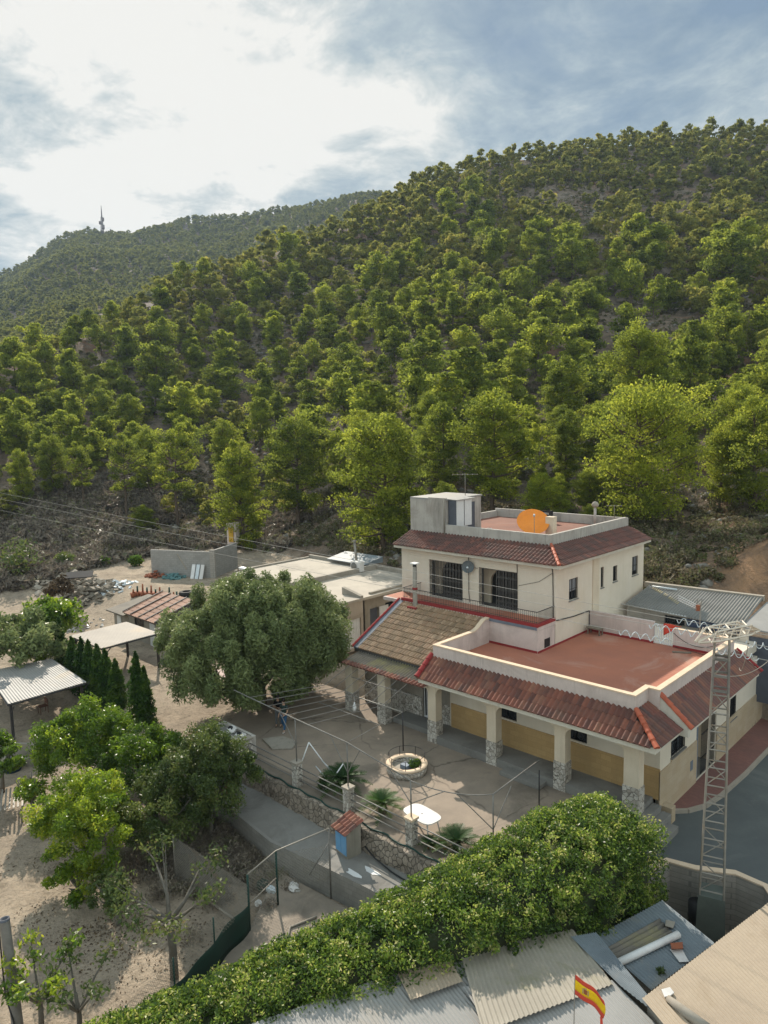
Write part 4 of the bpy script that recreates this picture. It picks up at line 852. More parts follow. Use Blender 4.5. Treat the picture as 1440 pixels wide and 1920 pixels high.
h = MB(); h.bx(-8.05, -5.14, 7.93, 8.13, 8.9, 11.4); h.bx(-6.5, -5.139, 7.92, 8.135, 11.4, 11.56); h.bx(-8.05, -7.85, 8.13, 11.7, 8.9, 11.4); h.bx(-8.0, -5.14, 11.5, 11.7, 8.9, 11.4); cutwall(h, (-5.14, 8.13), (0, 1), 3.37, 9.26, 11.4, 0.18, [(2.1, 2.9, 9.28, 11.1)])
h = h.build('stair_hut', M_GREYWALL, P, fix=False)
MB().bx(-8.12, -5.08, 7.99, 11.76, 11.405, 11.5).build('hut_roof', M_METALROOF, h)
MB().bx(-5.2, -5.15, 10.25, 11.02, 9.3, 11.08).build('hut_door', M_BLUEGREY, h)
cb = MB().bx(-5.10, -4.55, 8.2, 8.3, 9.75, 11.42).build('cabinet', M_BLUEGREY, h)
c2 = MB(); c2.bx(-5.10, -4.52, 8.31, 9.85, 9.75, 11.42); c2.build('cabinet_body', M_WPAINT, cb)
dv = MB(); dv.bx(-4.519, -4.50, 9.05, 9.08, 9.78, 11.40); dv.build('door_gap', M_BLACK, cb)
MB().hexa([(-5.1, 8.15, 11.44), (-4.4, 8.15, 11.44), (-4.4, 10.1, 11.44), (-5.1, 10.1, 11.44)], [(-5.1, 8.15, 11.5), (-4.4, 8.15, 11.47), (-4.4, 10.1, 11.47), (-5.1, 10.1, 11.5)]).build('canopy', M_METALROOF, h)
pp = MB(); pp.tube([(-5.2, 7.9, 11.5), (-5.2, 7.9, 9.3)], 0.05, 6); pp.build('drain_pipe', M_PLASTER, P)
# wiring down the front wall
wv = MB()
wv.tube([(-2.35, 6.62, 8.4), (-2.35, 6.62, 6.2), (-2.28, 6.62, 5.6)], 0.02, 5); wv.tube([(1.0, 6.64, 8.4), (1.02, 6.64, 5.6)], 0.02, 5); wv.tube([(3.2, 6.64, 8.4), (3.25, 6.64, 8.1), (3.3, 6.64, 5.6)], 0.025, 5)
wv.tube([(3.25, 6.64, 8.1), (2.4, 6.64, 7.5), (1.1, 6.64, 7.1)], 0.01, 4); wv.tube([(-2.35, 6.63, 7.75), (-1.7, 6.63, 7.75)], 0.012, 4)
wv.tube([(3.45, 6.7, 5.5), (3.45, 8.5, 5.35), (3.45, 10.35, 5.3)], 0.03, 5); wv.tube([(3.45, 10.37, 5.3), (3.45, 10.37, 4.2)], 0.025, 5)
wv.build('wall_wiring', M_DARKIRON, P)
# ---- old left wing: brown tile roof, sheet lean-to, porch
t = MB(); tilefield(t, (-6.0, 0.95, 3.46), (0.12, 0.95, 3.46), (0, 3.95, 2.0), du=0.2, dv=0.42, amp=0.05, step=0.05); t.build('tile_roof', M_OLD, P)
MB().hexa([(-6.4, 1.0, 3.2), (0.14, 1.0, 3.2), (0.14, 4.9, 3.2), (-6.4, 4.9, 3.2)], [(-6.4, 1.0, 3.4), (0.14, 1.0, 3.4), (0.14, 4.9, 5.38), (-6.4, 4.9, 5.38)]).build('roof_core', M_DARKROOM, P)
MB().hexa([(-6.36, 0.9, 3.42), (-6.02, 0.9, 3.42), (-6.02, 4.93, 5.46), (-6.36, 4.93, 5.46)], [(-6.36, 0.9, 3.5), (-6.02, 0.9, 3.5), (-6.02, 4.93, 5.54), (-6.36, 4.93, 5.54)]).build('valley_flashing', M_FLASH, P)
hipcap(MB(), (-6.42, 0.85, 3.5), (-6.42, 4.95, 5.56), 0.08).build('ridge_tiles', M_REDPAINT, P)
s = MB(); s.grid(lambda u, v: Vector((-6.05+6.1*u, -0.12+1.25*v, 2.98+0.30*v+0.05*math.sin(u*6.1/0.19*2*math.pi))), 320, 4, lambda u, v: (u, v)); s.build('cement_sheet_roof', M_SHEET, P, fix=False)
t = MB(); tilefield(t, (-6.05, -0.36, 2.93), (0.05, -0.36, 2.93), (0, 0.34, 0.08), du=0.25, dv=0.34, amp=0.075); t.build('eave_tiles', M_TILE, P)
MB().bx(-6.0, 0.0, 0.003, 0.47, 2.78, 2.93).build('porch_beam', M_CREAM, P)
cutwall_build('porch_wall', M_PLASTER, (-6.3, 1.7), (1, 0), 6.5, 0.0, 3.2, 0.25, [(4.5, 5.5, 0.15, 2.3), (1.2, 2.1, 0.15, 2.3)])
d = MB(); d.bx(-6.3, -5.15, 1.64, 1.7, 0.0, 1.35); d.bx(-4.1, -1.85, 1.64, 1.7, 0.0, 1.35); d.bx(-0.75, 0.2, 1.64, 1.7, 0.0, 1.35); d.build('stone_dado', M_CLAD, P)
for x0, x1, mm in ((-1.8, -0.8, M_WPAINT), (-5.1, -4.2, M_DARKIRON)):
    g = MB()
    for i in range(6): x = x0+.06+(x1-x0-.12)*i/5; g.bx(x-.02, x+.02, 1.76, 1.8, 0.35, 2.1)
    g.bx(x0+.02, x1-.02, 1.76, 1.8, 0.25, 0.35); g.bx(x0+.02, x1-.02, 1.76, 1.8, 2.1, 2.2); g = g.build('barred_door', mm, P)
    MB().bx(x0+.004, x1-.004, 1.86, 1.9, 0.16, 2.29).build('door_leaf', M_BLACK, g)
MB().bx(-3.0, 0.0, 0.55, 1.66, -0.1, 0.28).build('porch_step', M_CONC2, P)
cutwall_build('left_wall', M_PLASTER, (-6.3, 6.66), (0, -1), 4.9, -0.5, 3.2, 0.25, [])
# plain render on the rear ground floor
cutwall_build('rear_block', M_PLASTER, (11.3, 15.2), (-1, 0), 8.2, -0.5, 3.55, 0.3, [])
# entrance steps at the end of the porch
s = MB(); s.bx(11.12, 11.5, -0.35, 1.4, -0.8, 0.16); s.bx(11.5, 11.88, -0.6, 1.5, -0.8, -0.1); s.bx(11.88, 12.3, -0.75, 1.2, -0.8, -0.35); s.build('side_steps', M_CONC2, P, bevel=0.015)
MB().bx(4.8, 6.9, -0.62, 0.0, 0.0, 0.2).build('porch_step', M_CONC2, P, bevel=0.02)
# chimney flue through the brown roof
ch = MB(); ch.lathe((-4.95, 4.75, 5.2), [(0.14, 0), (0.14, 2.55), (0.0, 2.55)], 14); ch = ch.build('flue', M_PLASTER, P)
MB().bx(-5.16, -4.74, 4.55, 4.95, 7.92, 7.98).build('flue_cap', M_WPAINT, ch)
k = MB(); k.lathe((-4.95, 4.75, 7.7), [(0.12, 0), (0.12, 0.22)], 12); k.build('cap_collar', M_BLACK, ch)
MB().lathe((-4.95, 4.75, 6.35), [(0.145, 0), (0.16, 0.02), (0.16, 0.12), (0.145, 0.14)], 14).build('flue_band', M_REDPAINT, ch)
MB().bx(-5.3, -4.6, 4.4, 4.9, 5.15, 5.35).build('flue_flashing', M_REDPAINT, ch)
# ================================================================= WALLS, FENCES, YARD
def tube_thing(name, paths, r, m, label, cat, group=None, n=5):
    mb = MB(); [mb.tube(p, r, n) for p in paths]; return tag(mb.build(name, m), label, cat, group)
def sag(a, b, s, n=14):
    a = Vector(a); b = Vector(b); return [a.lerp(b, i/n)+Vector((0, 0, -4*s*(i/n)*(1-i/n))) for i in range(n+1)]
# rubble retaining wall under the patio strip: a bumpy faced solid
mb = MB(); rg = random.Random(3)
def rw(u, v):
    x = -6.3 + u*15.7; k = 0.10*(vnoise(np.array([x*3.2]), np.array([v*4.0]), 4)[0]-0.5)+0.14*(vnoise(np.array([x*1.1]), np.array([v*2.0]), 9)[0]-0.5)
    if v < 0.75: t = v/0.75; return Vector((x, -8.05+0.22*t+k, -1.0+0.95*t))
    t = (v-0.75)/0.25; return Vector((x, -7.83+0.2*t+k*(1-t), -0.05+0.055*t))
mb.grid(rw, 240, 20); tag(mb.build('retaining_wall', M_RUBBLEWALL, fix=False), 'low rubble stone retaining wall carrying the patio edge above the concrete path', 'wall')
# concrete block wall under the path edge
mb = MB(); pe = [(-6.4, -9.5), (0.1, -10.15), (2.8, -9.8), (5.2, -9.55), (9.6, -9.4)]
for a, b in zip(pe, pe[1:]): mb.hexa([(a[0], a[1], -2.4), (b[0], b[1], -2.4), (b[0], b[1]+.14, -2.4), (a[0], a[1]+.14, -2.4)], [(a[0], a[1], -.84), (b[0], b[1], -.84), (b[0], b[1]+.14, -.84), (a[0], a[1]+.14, -.84)])
tag(mb.build('block_wall', M_BLOCK), 'bare concrete block wall below the path beside the littered track', 'wall')
# dirt strip, track and the low garden litter
struct('track', MB().prism([(0.5, -10.2), (9.3, -9.5), (9.3, -20), (4.0, -20), (2.7, -13.2)], -2.6, -1.86), mat('track_dirt', (0.30, 0.25, 0.20), (0.22, 0.185, 0.15), scale=0.8, stain=(0.15, 0.125, 0.10), fine=10))
struct('planting_strip', MB().prism([(-5.3, -7.58), (9.2, -7.66), (9.2, -6.9), (-5.3, -6.9)], -0.2, 0.006), mat('strip_soil', (0.22, 0.18, 0.14), (0.15, 0.125, 0.10), scale=1.2, fine=12))
# pillars of the patio railing with three rails between
PX = [-5.24, -1.45, 1.93, 5.46, 8.9]
fence = thing('patio_railing', (1.8, -7.42, 0), 'railing of grey pipes between stone pillars along the patio edge', 'railing')
for x in PX:
    p = MB().bx(x-.17, x+.17, -7.6, -7.26, -0.3, 1.08).build('pillar', M_CLAD, fence)
    MB().bx(x-.21, x+.21, -7.64, -7.22, 1.08, 1.17).build('pillar_cap', M_CAP if x > 4 else M_KERB, p)
for z in (0.32, 0.62, 0.92):
    for a, b in zip(PX, PX[1:]): MB().tube([(a+.17, -7.43, z), (b-.17, -7.43, z)], 0.028, 6).build('rail', M_PIPE, fence)
tube_thing('garden_hose', [[(-5.4+i*0.36, -7.66+0.06*math.sin(i*1.7), 0.03+0.02*math.sin(i)) for i in range(42)]], 0.035, M_GREENIRON, 'dark green hose lying along the top of the rubble wall', 'hose', n=6)
# raised planter / basin at the left end of the railing
t = thing('concrete_basin', (-6.7, -7.3, 0), 'raised grey concrete planter box with white bags on it, left of the railing', 'planter')
mb = MB(); mb.bx(-8.2, -5.42, -7.75, -7.6, -1.9, 1.0); mb.bx(-8.2, -5.42, -6.95, -6.8, -0.2, 1.0); mb.bx(-8.2, -8.05, -7.6, -6.95, -1.2, 1.0); mb.bx(-5.57, -5.42, -7.6, -6.95, -0.5, 1.0); mb.build('basin_walls', M_GREYWALL, t)
MB().bx(-8.05, -5.57, -7.6, -6.95, 0.5, 0.88).build('soil', M_CONC2, t)
for i, (x, y, lab) in enumerate(((-6.0, -7.3, 'crumpled white and black plastic bag on the right end of the concrete planter'), (-6.9, -7.2, 'small white bag in the middle of the concrete planter'))):
    b = MB(); b.blob((x, y, 1.0), (0.36-.1*i, 0.26, 0.14), seed=i, jit=0.35); tag(b.build('plastic_bag', M_PLASTIC), lab, 'bag'); b = MB(); b.blob((x-.02, y-.05, 1.1), (0.16, 0.12, 0.09), seed=i+4); tag(b.build('dark_bag', M_BLACK), 'black bundle lying on the %s white bag of the planter' % ('large' if i == 0 else 'small'), 'bag')
# ---- pergola of thin pipes over the patio
pg = thing('pergola_frame', (0.3, -4.5, 0), 'open pergola of thin grey pipes standing over the patio, with slanted braces', 'pergola')
FA = [(-5.0, -7.43, 3.28), (-1.45, -7.43, 3.16), (1.93, -7.43, 3.08), (5.46, -7.43, 2.62)]
for i, (x, z) in enumerate(((-1.45, 3.16), (1.93, 3.08), (5.46, 2.62))): MB().tube([(x, -7.43, 1.17), (x, -7.43, z)], 0.03, 6).build('post', M_PIPE, pg)
MB().tube([(0.5, -2.45, 0.5), (0.5, -2.45, 2.42)], 0.035, 6).build('post', M_DARKIRON, pg)
RC = Vector((8.15, -5.85, 2.4))
MB().tube([(8.15, -5.85, -0.1), RC], 0.03, 6).build('post', M_PIPE, pg); MB().tube([(7.6, -1.75, 0), (7.6, -1.75, 1.6)], 0.03, 6).build('post', M_BLACK, pg)
MB().tube([(-6.2, -7.43, 3.33)]+FA, 0.028, 6).build('front_beam', M_PIPE, pg)
MB().tube(sag(FA[3], RC, 0.22, 10), 0.022, 6).build('front_beam', M_PIPE, pg)
MB().tube([RC, (7.6, -1.75, 2.05)], 0.025, 6).build('side_beam', M_PIPE, pg)
MB().tube([(-3.6, -2.45, 2.38), (0.5, -2.45, 2.44)], 0.03, 6).build('cross_beam', M_GALV, pg)
MB().tube([(-3.2, -4.5, 2.58), (0.95, -4.5, 2.6)], 0.02, 6).build('cross_beam', M_PIPE, pg)
MB().tube([(-4.6, -1.0, 2.6), (-0.2, -1.0, 2.66)], 0.02, 6).build('cross_beam', M_PIPE, pg)
for i in range(9):
    x = -4.9+i*0.72; zf = np.interp(x, [-5, -1.45, 1.93], [3.28, 3.16, 3.08])
    if i in (7,): continue
    ex = x-0.35; MB().tube([(x, -7.43, zf), (ex+0.1, -2.45, 2.42), (ex-.1, -0.45, 2.9)] if i < 7 else [(1.93, -7.43, 3.08), (0.5, -2.45, 2.44)], 0.017, 5).build('rafter', M_PIPE, pg)
for (x, z0, s) in ((-1.45, 1.9, -1.2), (1.93, 1.75, -1.1), (1.93, 1.75, 0.75), (5.46, 1.7, -1.2), (5.46, 1.7, 1.25)):
    zt = float(np.interp(x+s, [-5, -1.45, 1.93, 5.46, 8.15], [3.28, 3.16, 3.08, 2.62, 2.2])); MB().tube([(x, -7.43, z0), (x+s, -7.40 if x+s < 5.5 else -6.9, zt)], 0.02, 5).build('brace', M_PIPE, pg)
for s in ((-1.2, -0.65), (0.0, 1.2)): MB().tube([(8.15, -5.85, 1.0), (8.15+s[0], -5.85+s[1], 2.25)], 0.02, 5).build('brace', M_PIPE, pg)
l = thing('hanging_lamp', (-2.85, -2.45, 2.36), 'white lantern hanging from the pergola near the house columns', 'lamp')
MB().tube([(-2.85, -2.45, 2.4), (-2.85, -2.45, 2.05)], 0.012, 4).build('cord', M_WPAINT, l); MB().lathe((-2.85, -2.45, 1.6), [(0.0, 0), (0.07, 0.0), (0.10, 0.12), (0.10, 0.28), (0.04, 0.36), (0.04, 0.45), (0, 0.45)], 12).build('lantern', M_WPAINT, l)
# ---- round stone planter with hoop railing
w = thing('round_planter', (1.35, -3.15, 0), 'low circular stone planter with a thin iron hoop railing on the patio', 'planter')
MB().lathe((1.35, -3.15, 0), [(0.72, 0.0), (0.95, 0.0), (0.95, 0.36), (0.72, 0.36), (0.72, 0.0)], 30).build('stone_ring', M_CLAD, w)
MB().lathe((1.35, -3.15, 0.36), [(0.70, 0.0), (0.98, 0.0), (0.98, 0.06), (0.70, 0.06), (0.70, 0.0)], 30).build('coping', M_CAP, w)
MB().lathe((1.35, -3.15, 0), [(0.0, 0.22), (0.71, 0.22)], 30).build('gravel_fill', M_KERB, w)
h = MB(); C = Vector((1.35, -3.15, 0)); ring = lambda z: [C+Vector((0.86*math.cos(2*math.pi*k/28), 0.86*math.sin(2*math.pi*k/28), z)) for k in range(29)]
h.tube(ring(0.86), 0.012, 5, False); [h.tube([C+Vector((0.86*math.cos(q), 0.86*math.sin(q), 0.42)), C+Vector((0.86*math.cos(q), 0.86*math.sin(q), 0.87))], 0.016, 5) for q in [2*math.pi*k/7 for k in range(7)]]
h.build('hoop_railing', M_BLACK, w)
def plant(name, c, r, n, size, lm, label, cat, parent=None, hz=0.6, asp=2.2, group=None):
    V, F, A = leafcloud([(0, 0, r*hz, r, r, r*hz)], n, size, asp, 0.2, 0.8); o = npmesh(name, lm, V, F, attr=A); o.location = c
    return tag(o, label, cat, group)
plant('small_fern', (1.7, -2.95, 0.24), 0.3, 160, 0.13, L_CITRUS, 'small green plant growing inside the circular planter', 'plant')
b = MB().bx(1.2, 1.6, -3.45, -3.1, 0.22, 0.42); tag(b.build('blue_crate', mat('faded_blue', (0.16, 0.2, 0.26), rough=0.6)), 'faded blue box lying inside the circular planter', 'box')
# ---- white plastic table
t = thing('garden_table', (5.15, -6.45, 0), 'white oval plastic garden table on the sunny patio', 'table', rz=0)
pts = [Vector((5.15, -6.45, 0))+Matrix.Rotation(R(-6), 3, 'Z') @ Vector((0.80*math.copysign(abs(math.cos(a))**0.55, math.cos(a)), 0.48*math.copysign(abs(math.sin(a))**0.55, math.sin(a)), 0)) for a in [2*math.pi*k/32 for k in range(32)]]
MB().prism(pts, 0.71, 0.75).build('table_top', M_PLASTIC, t)
for sx in (-1, 1):
    for sy in (-1, 1): MB().tube([(5.15+sx*.5, -6.45+sy*.28, 0.71), (5.15+sx*.62, -6.45+sy*.36, 0.0)], [0.035, 0.025], 6).build('leg', M_PLASTIC, t)
MB().lathe((5.15, -6.45, 0.7505), [(0, 0), (0.03, 0), (0.03, 0.003), (0, 0.003)], 10).build('parasol_hole_cap', M_BLACK, t)
# ---- white swing frame leaning behind the railing
t = thing('swing_frame', (-1.5, -6.4, 0), 'white tubular A frame of a broken swing behind the railing', 'swing')
for q in ([(-2.35, -6.7, 0), (-2.05, -6.2, 1.45)], [(-0.2, -6.9, 0), (0.2, -6.1, 1.1)], [(-2.05, -6.2, 1.45), (-1.2, -5.6, 0)]): MB().tube(q, 0.03, 6).build('leg', M_WPAINT, t)
for q in ([(-1.5, -5.9, 0.62), (0.0, -6.4, 0.62)], [(-1.6, -6.2, 0.42), (-0.1, -6.75, 0.42)], [(-0.1, -6.5, 0.35), (0.5, -6.3, 0.5)]): MB().tube(q, 0.028, 6).build('cross_bar', M_WPAINT, t)
# ---- drain slab, terracotta pot bits beside the table
MB_ = MB().prism([(-6.6, -5.6), (-5.2, -6.0), (-4.5, -5.3), (-4.9, -4.6), (-6.0, -4.7)], 0.0, 0.09); tag(MB_.build('concrete_slab', M_PLASTER, bevel=0.02), 'pale cracked concrete slab on the shaded patio left of the swing frame', 'slab')
t = thing('broken_pots', (6.2, -6.9, 0), 'pile of broken terracotta pot pieces beside the white table', 'pot shards')
for i in range(7):
    b = MB(); a = i*1.3; b.box((6.15+0.28*math.cos(a)*(i % 3), -6.85+0.18*math.sin(a)*(1+i % 2), 0.06+.03*(i % 2)), (0.28, 0.2, 0.04), a, 0.3*(i % 3), 0.2); b.build('shard', M_CLAYPOT, t)
# ---- cycads
def cycad(c, r, label, seed, n=34):
    rg = random.Random(seed); V = []; F = []; A = []; o = 0
    for i in range(n):
        an = i*2.399; el = R(70)*(1-i/n)**0.8+R(8)*rg.random()+R(-6); ln = r*(0.75+0.3*i/n); va = rg.uniform(0.3, 1)*(0.5+0.5*i/n)
        prev = None; dirh = Vector((math.cos(an), math.sin(an), 0)); side = Vector((-math.sin(an), math.cos(an), 0)); pts = []
        for k in range(11):
            s = k/10; pts.append(dirh*(ln*s*math.cos(el*(1-0.3*s))) + Vector((0, 0, ln*(s*math.sin(el)-0.38*s*s))))
        for k in range(1, 10):
            p = pts[k]; tdir = (pts[k+1]-pts[k]).normalized(); wl = 0.17*r*math.sin(math.pi*(0.12+0.85*k/10))
            for sg in (-1, 1):
                for q in (0, 0.5):
                    pp = p.lerp(pts[k+1], q); tip = pp + side*sg*wl + tdir*wl*0.55 + Vector((0, 0, wl*0.25)); ww = tdir*0.017*r
                    V += [pp-ww, pp+ww, tip+ww*.3, tip-ww*.3]; F.append([o, o+1, o+2, o+3]); A += [va]*4; o += 4
    t = thing('cycad_palm', c, label, 'cycad', 'cycads along the patio railing')
    npmesh('fronds', L_CYCAD, np.array([v[:] for v in V]) + np.array([0, 0, 0.3*r]), np.array(F), t, np.array(A))
    MB().lathe(Vector(c), [(0.16*r, -0.1), (0.18*r, 0.2*r), (0.1*r, 0.38*r), (0, 0.4*r)], 10).build('trunk', M_BARK, t)
cycad((0.35, -6.3, 0), 1.35, 'largest dark cycad palm, nearest to the swing frame', 1, 40); cycad((3.0, -6.5, 0), 1.12, 'cycad palm directly left of the white table', 2); cycad((7.0, -6.6, 0), 1.12, 'cycad palm at the edge of the big hedge', 3); cycad((6.1, -7.1, 0), 0.55, 'small low cycad between the table and the hedge', 4, 26)
plant('green_shrub', (-0.25, -6.9, 0), 0.28, 260, 0.1, L_DULL, 'small dark green shrub right of the swing frame', 'shrub', hz=1.4)
# ---- water meter cabinet on the path
t = thing('meter_cabinet', (2.9, -8.45, -0.85), 'small masonry cabinet with a red tiled roof and sky blue doors on the path', 'cabinet')
M3 = Matrix.Rotation(R(-8), 3, 'Z'); cc = Vector((2.95, -8.45, 0)); Q = lambda x, y, z: cc+M3 @ Vector((x, y, 0))+Vector((0, 0, z))
MB().hexa([Q(-.42, -.33, -.86), Q(.42, -.33, -.86), Q(.42, .33, -.86), Q(-.42, .33, -.86)], [Q(-.42, -.33, .18), Q(.42, -.33, .18), Q(.42, .33, .42), Q(-.42, .33, .42)]).build('body', M_PLASTER, t)
for a, b in ((-.36, -.01), (.01, .36)):
    d = MB().hexa([Q(a, -.36, -.74), Q(b, -.36, -.74), Q(b, -.335, -.74), Q(a, -.335, -.74)], [Q(a, -.36, .1), Q(b, -.36, .1), Q(b, -.335, .1), Q(a, -.335, .1)]).build('door', M_BLUE, t)
tl = MB(); tilefield(tl, Q(-.5, -.46, .2), Q(.5, -.46, .2), M3 @ Vector((0, .92, 0))+Vector((0, 0, .33)), du=0.2, dv=0.32, amp=0.06); tl.build('tile_roof', M_TILE, t)
for i, (x, y) in enumerate(((4.55, -8.75), (4.1, -9.3))):
    b = MB(); b.prism([(x+0.35*math.cos(a)*(1+.4*math.sin(3*a+i)), y+0.16*math.sin(a)*(1+.3*math.cos(2*a))) for a in [2*math.pi*k/14 for k in range(14)]], -0.85, -0.835); tag(b.build('lime_patch', M_WPAINT), ('white lime spill on the path right of the cabinet', 'small white smear at the edge of the path')[i], 'spill')
tube_thing('black_pipe', [[(3.6, -8.15, -0.5), (4.2, -8.2, -0.72), (5.2, -8.3, -0.8), (6.2, -8.35, -0.8)]], 0.03, M_BLACK, 'black pipe running from the cabinet along the foot of the rubble wall', 'pipe', n=6)
tag(MB().hexa([(-5.0, -9.2, -1.3), (-4.6, -9.2, -1.3), (-4.6, -8.9, -1.3), (-5.0, -8.9, -1.3)], [(-5.0, -9.2, .25), (-4.6, -9.2, .25), (-4.6, -8.9, .25), (-5.0, -8.9, .25)]).build('brick_pier', brickmat('red_bricks', (0.30, 0.10, 0.06), (0.24, 0.08, 0.05), (0.25, 0.2, 0.17), 1.0, 0.24, 0.07, 0.01, rot=(R(90), 0, 0))), 'red brick pier at the top of the path beside the bushes', 'pier')
# ---- low garden fence: gate frame, chain link, green netting
t = thing('garden_gate', (2.3, -12.1, -1.95), 'rusty pipe gate frame with wire mesh standing over the track', 'gate')
ga, gb = Vector((2.55, -13.0, 0)), Vector((2.25, -11.5, 0)); gc = Vector((3.3, -9.75, 0))
for q, z1 in ((ga, 0.25), (gb, 0.3)): MB().tube([q+Vector((0, 0, -2.1)), q+Vector((0, 0, z1))], 0.04, 6).build('post', M_GREENIRON, t)
MB().tube([gc+Vector((0, 0, -2.2)), gc+Vector((0, 0, 0.85))], 0.035, 6).build('post', M_PIPE, t)
MB().tube([ga+Vector((0, 0, 0.25)), gb+Vector((0, 0, 0.32)), gc+Vector((0, 0, 0.85))], 0.03, 6).build('top_rail', M_GALV, t); MB().tube([gc+Vector((0, 0, .3)), gb.lerp(gc, 0.6)+Vector((0, 0, -.9))], 0.022, 6).build('brace', M_PIPE, t); MB().tube([ga+Vector((0, 0, -0.9)), gb+Vector((0, 0, -0.75))], 0.025, 6).build('mid_rail', M_GALV, t)
def meshfence(a, b, z0, z1, s=0.12, r=0.006):
    mb = MB(); a = Vector(a); b = Vector(b); L_ = (b-a).length; hh = z1-z0; u = (b-a)/L_; n = int(L_/s)
    for i in range(-int(hh/s), n):
        for sg in (1, -1):
            x0 = i*s; p = []; lo, hi = max(0, -x0), min(hh, L_-x0)
            if hi <= lo: continue
            q0, q1 = (x0+lo, lo), (x0+hi, hi)
            if sg < 0: q0, q1 = (L_-q0[0], q0[1]), (L_-q1[0], q1[1])
            mb.tube([a+u*q0[0]+Vector((0, 0, z0+q0[1])), a+u*q1[0]+Vector((0, 0, z0+q1[1]))], r, 3, False)
    return mb
meshfence(ga, gb, -1.9, 0.25).build('wire_mesh', M_GALV, t); meshfence(gb, gc, -1.2, 0.2).build('wire_mesh', M_GALV, t)
t = thing('chain_link_fence', (0.5, -12.2, -1.95), 'sagging grey chain link fence running into the bushes left of the gate', 'fence')
fa, fb = Vector((-2.3, -13.2, 0)), ga
meshfence(fa, fb, -1.9, -0.15, 0.10, 0.008).build('wire_mesh', M_GALV, t); MB().tube([fa+Vector((0, 0, -1.93)), fb+Vector((0, 0, -1.9))], 0.05, 6).build('base_rail', M_KERB, t); MB().tube([fa+Vector((0, 0, -2)), fa+Vector((0, 0, -.1))], 0.03, 6).build('post', M_GALV, t)
t = thing('netting_fence', (3.0, -15, -1.95), 'green netting fence between the dusty garden and the hedge', 'fence')
na, nb_ = Vector((2.62, -13.05, -1.9)), Vector((4.6, -18.6, -1.9)); mb = MB()
mb.grid(lambda u, v: na.lerp(nb_, u)+Vector((0.05*math.sin(u*23), 0, v*(1.05+0.1*math.sin(u*9)))), 40, 4); o = mb.build('netting', M_GREENNET, t, fix=False); o.modifiers.new('solidify', 'SOLIDIFY').thickness = 0.01
for k in range(4): q = na.lerp(nb_, k/3); MB().tube([q-Vector((0, 0, .2)), q+Vector((0, 0, 1.9))], 0.028, 6).build('post', M_GREENIRON, t)
meshfence(Vector((na.x, na.y, 0)), Vector((nb_.x, nb_.y, 0)), -0.9, 0.0, 0.13, 0.005).build('wire_mesh', M_GALV, t)
# trash on the track
for i, (x, y, s, m_, lab) in enumerate(((2.0, -10.5, 0.26, M_PLASTIC, 'largest white bag of rubbish against the block wall'), (1.4, -11.2, 0.2, M_INSUL, 'pale blue crumpled bag in the dark corner behind the gate'), (1.7, -12.0, 0.16, M_PLASTIC, 'small white bag by the gate post'), (0.9, -11.2, 0.3, M_GREENNET, 'dark green rag heap behind the gate'))):
    b = MB(); b.blob((x, y, -1.8), (s, s*.8, s*.7), seed=30+i, jit=0.35); tag(b.build('rubbish_bag', m_), lab, 'rubbish')
tube_thing('white_tube', [[(3.9, -11.0, -1.8), (3.6, -12.0, -1.82), (4.2, -12.6, -1.83)]], 0.05, M_KERB, 'pale bent pipe lying on the track', 'pipe', n=6)
# ---- big left pole at the frame edge
t = thing('utility_pole', (-0.05, -20.0, -2), 'grey hollow metal utility pole at the lower left edge', 'pole')
pb = at(24, 1850, z=-0.6); top = at(8, 1722, d=(pb-CAM).dot(_fw)); t.location = (pb.x, pb.y, -2.0)
ax = Vector((top.x-pb.x, top.y-pb.y, top.z-pb.z)).normalized(); foot = pb - ax*2.2
mb = MB(); mb.tube([foot, top], [0.17, 0.145], 14, False); mb.build('shaft', M_PIPE, t, fix=False)
MB().lathe(top-ax*0.02, [(0.0, -0.3), (0.12, -0.28), (0.12, 0.02), (0.15, 0.02), (0.15, -0.05)], 14, ax).build('open_end', M_BLUEGREY, t)
tube_thing('pole_cable', [[top+Vector((-.25, -.1, .15)), top+Vector((-.2, -.12, -.6)), pb+Vector((-.1, -.2, -.2)), pb+Vector((.3, -.15, -.9)), pb+Vector((.5, -.1, -2))]], 0.025, M_BLACK, 'black cable looped down the grey pole at the lower left', 'cable', n=5)
# ================================================================= RIGHT SIDE: pit, tower, sheds
mb = MB(); pts = [(12.3, -3.9), (12.75, -2.3), (13.0, -1.35), (13.9, -1.15), (15.05, -0.5), (16.0, -0.55), (17.4, -2.4), (20, -4.6)]
def wallrun(pts, z0, z1, th):
    mb = MB(); V = [Vector((p[0], p[1], 0)) for p in pts]; N_ = []
    for i in range(len(V)):
        d = (V[min(i+1, len(V)-1)]-V[max(i-1, 0)]).normalized(); N_.append(Vector((-d.y, d.x, 0)))
    vs = []
    for v, n in zip(V, N_): vs += [v+Vector((0, 0, z0)), v+Vector((0, 0, z1)), v+n*th+Vector((0, 0, z1)), v+n*th+Vector((0, 0, z0))]
    fs = [(4*i+k, 4*i+(k+1) % 4, 4*i+4+(k+1) % 4, 4*i+4+k) for i in range(len(V)-1) for k in range(4)]+[(0, 1, 2, 3), tuple(range(len(vs)-4, len(vs)))]
    return mb.add(vs, fs)
t = thing('curved_wall', (14, -1.2, -2.6), 'curved concrete block wall with a pale rounded coping round the tower pit', 'wall')
wallrun(pts, -2.7, -0.42, 0.2).build('blocks', M_BLOCK2, t); wallrun([(p[0]+(-.03), p[1]-.03) for p in pts], -0.415, -0.36, 0.27).build('coping', M_CAP, t)
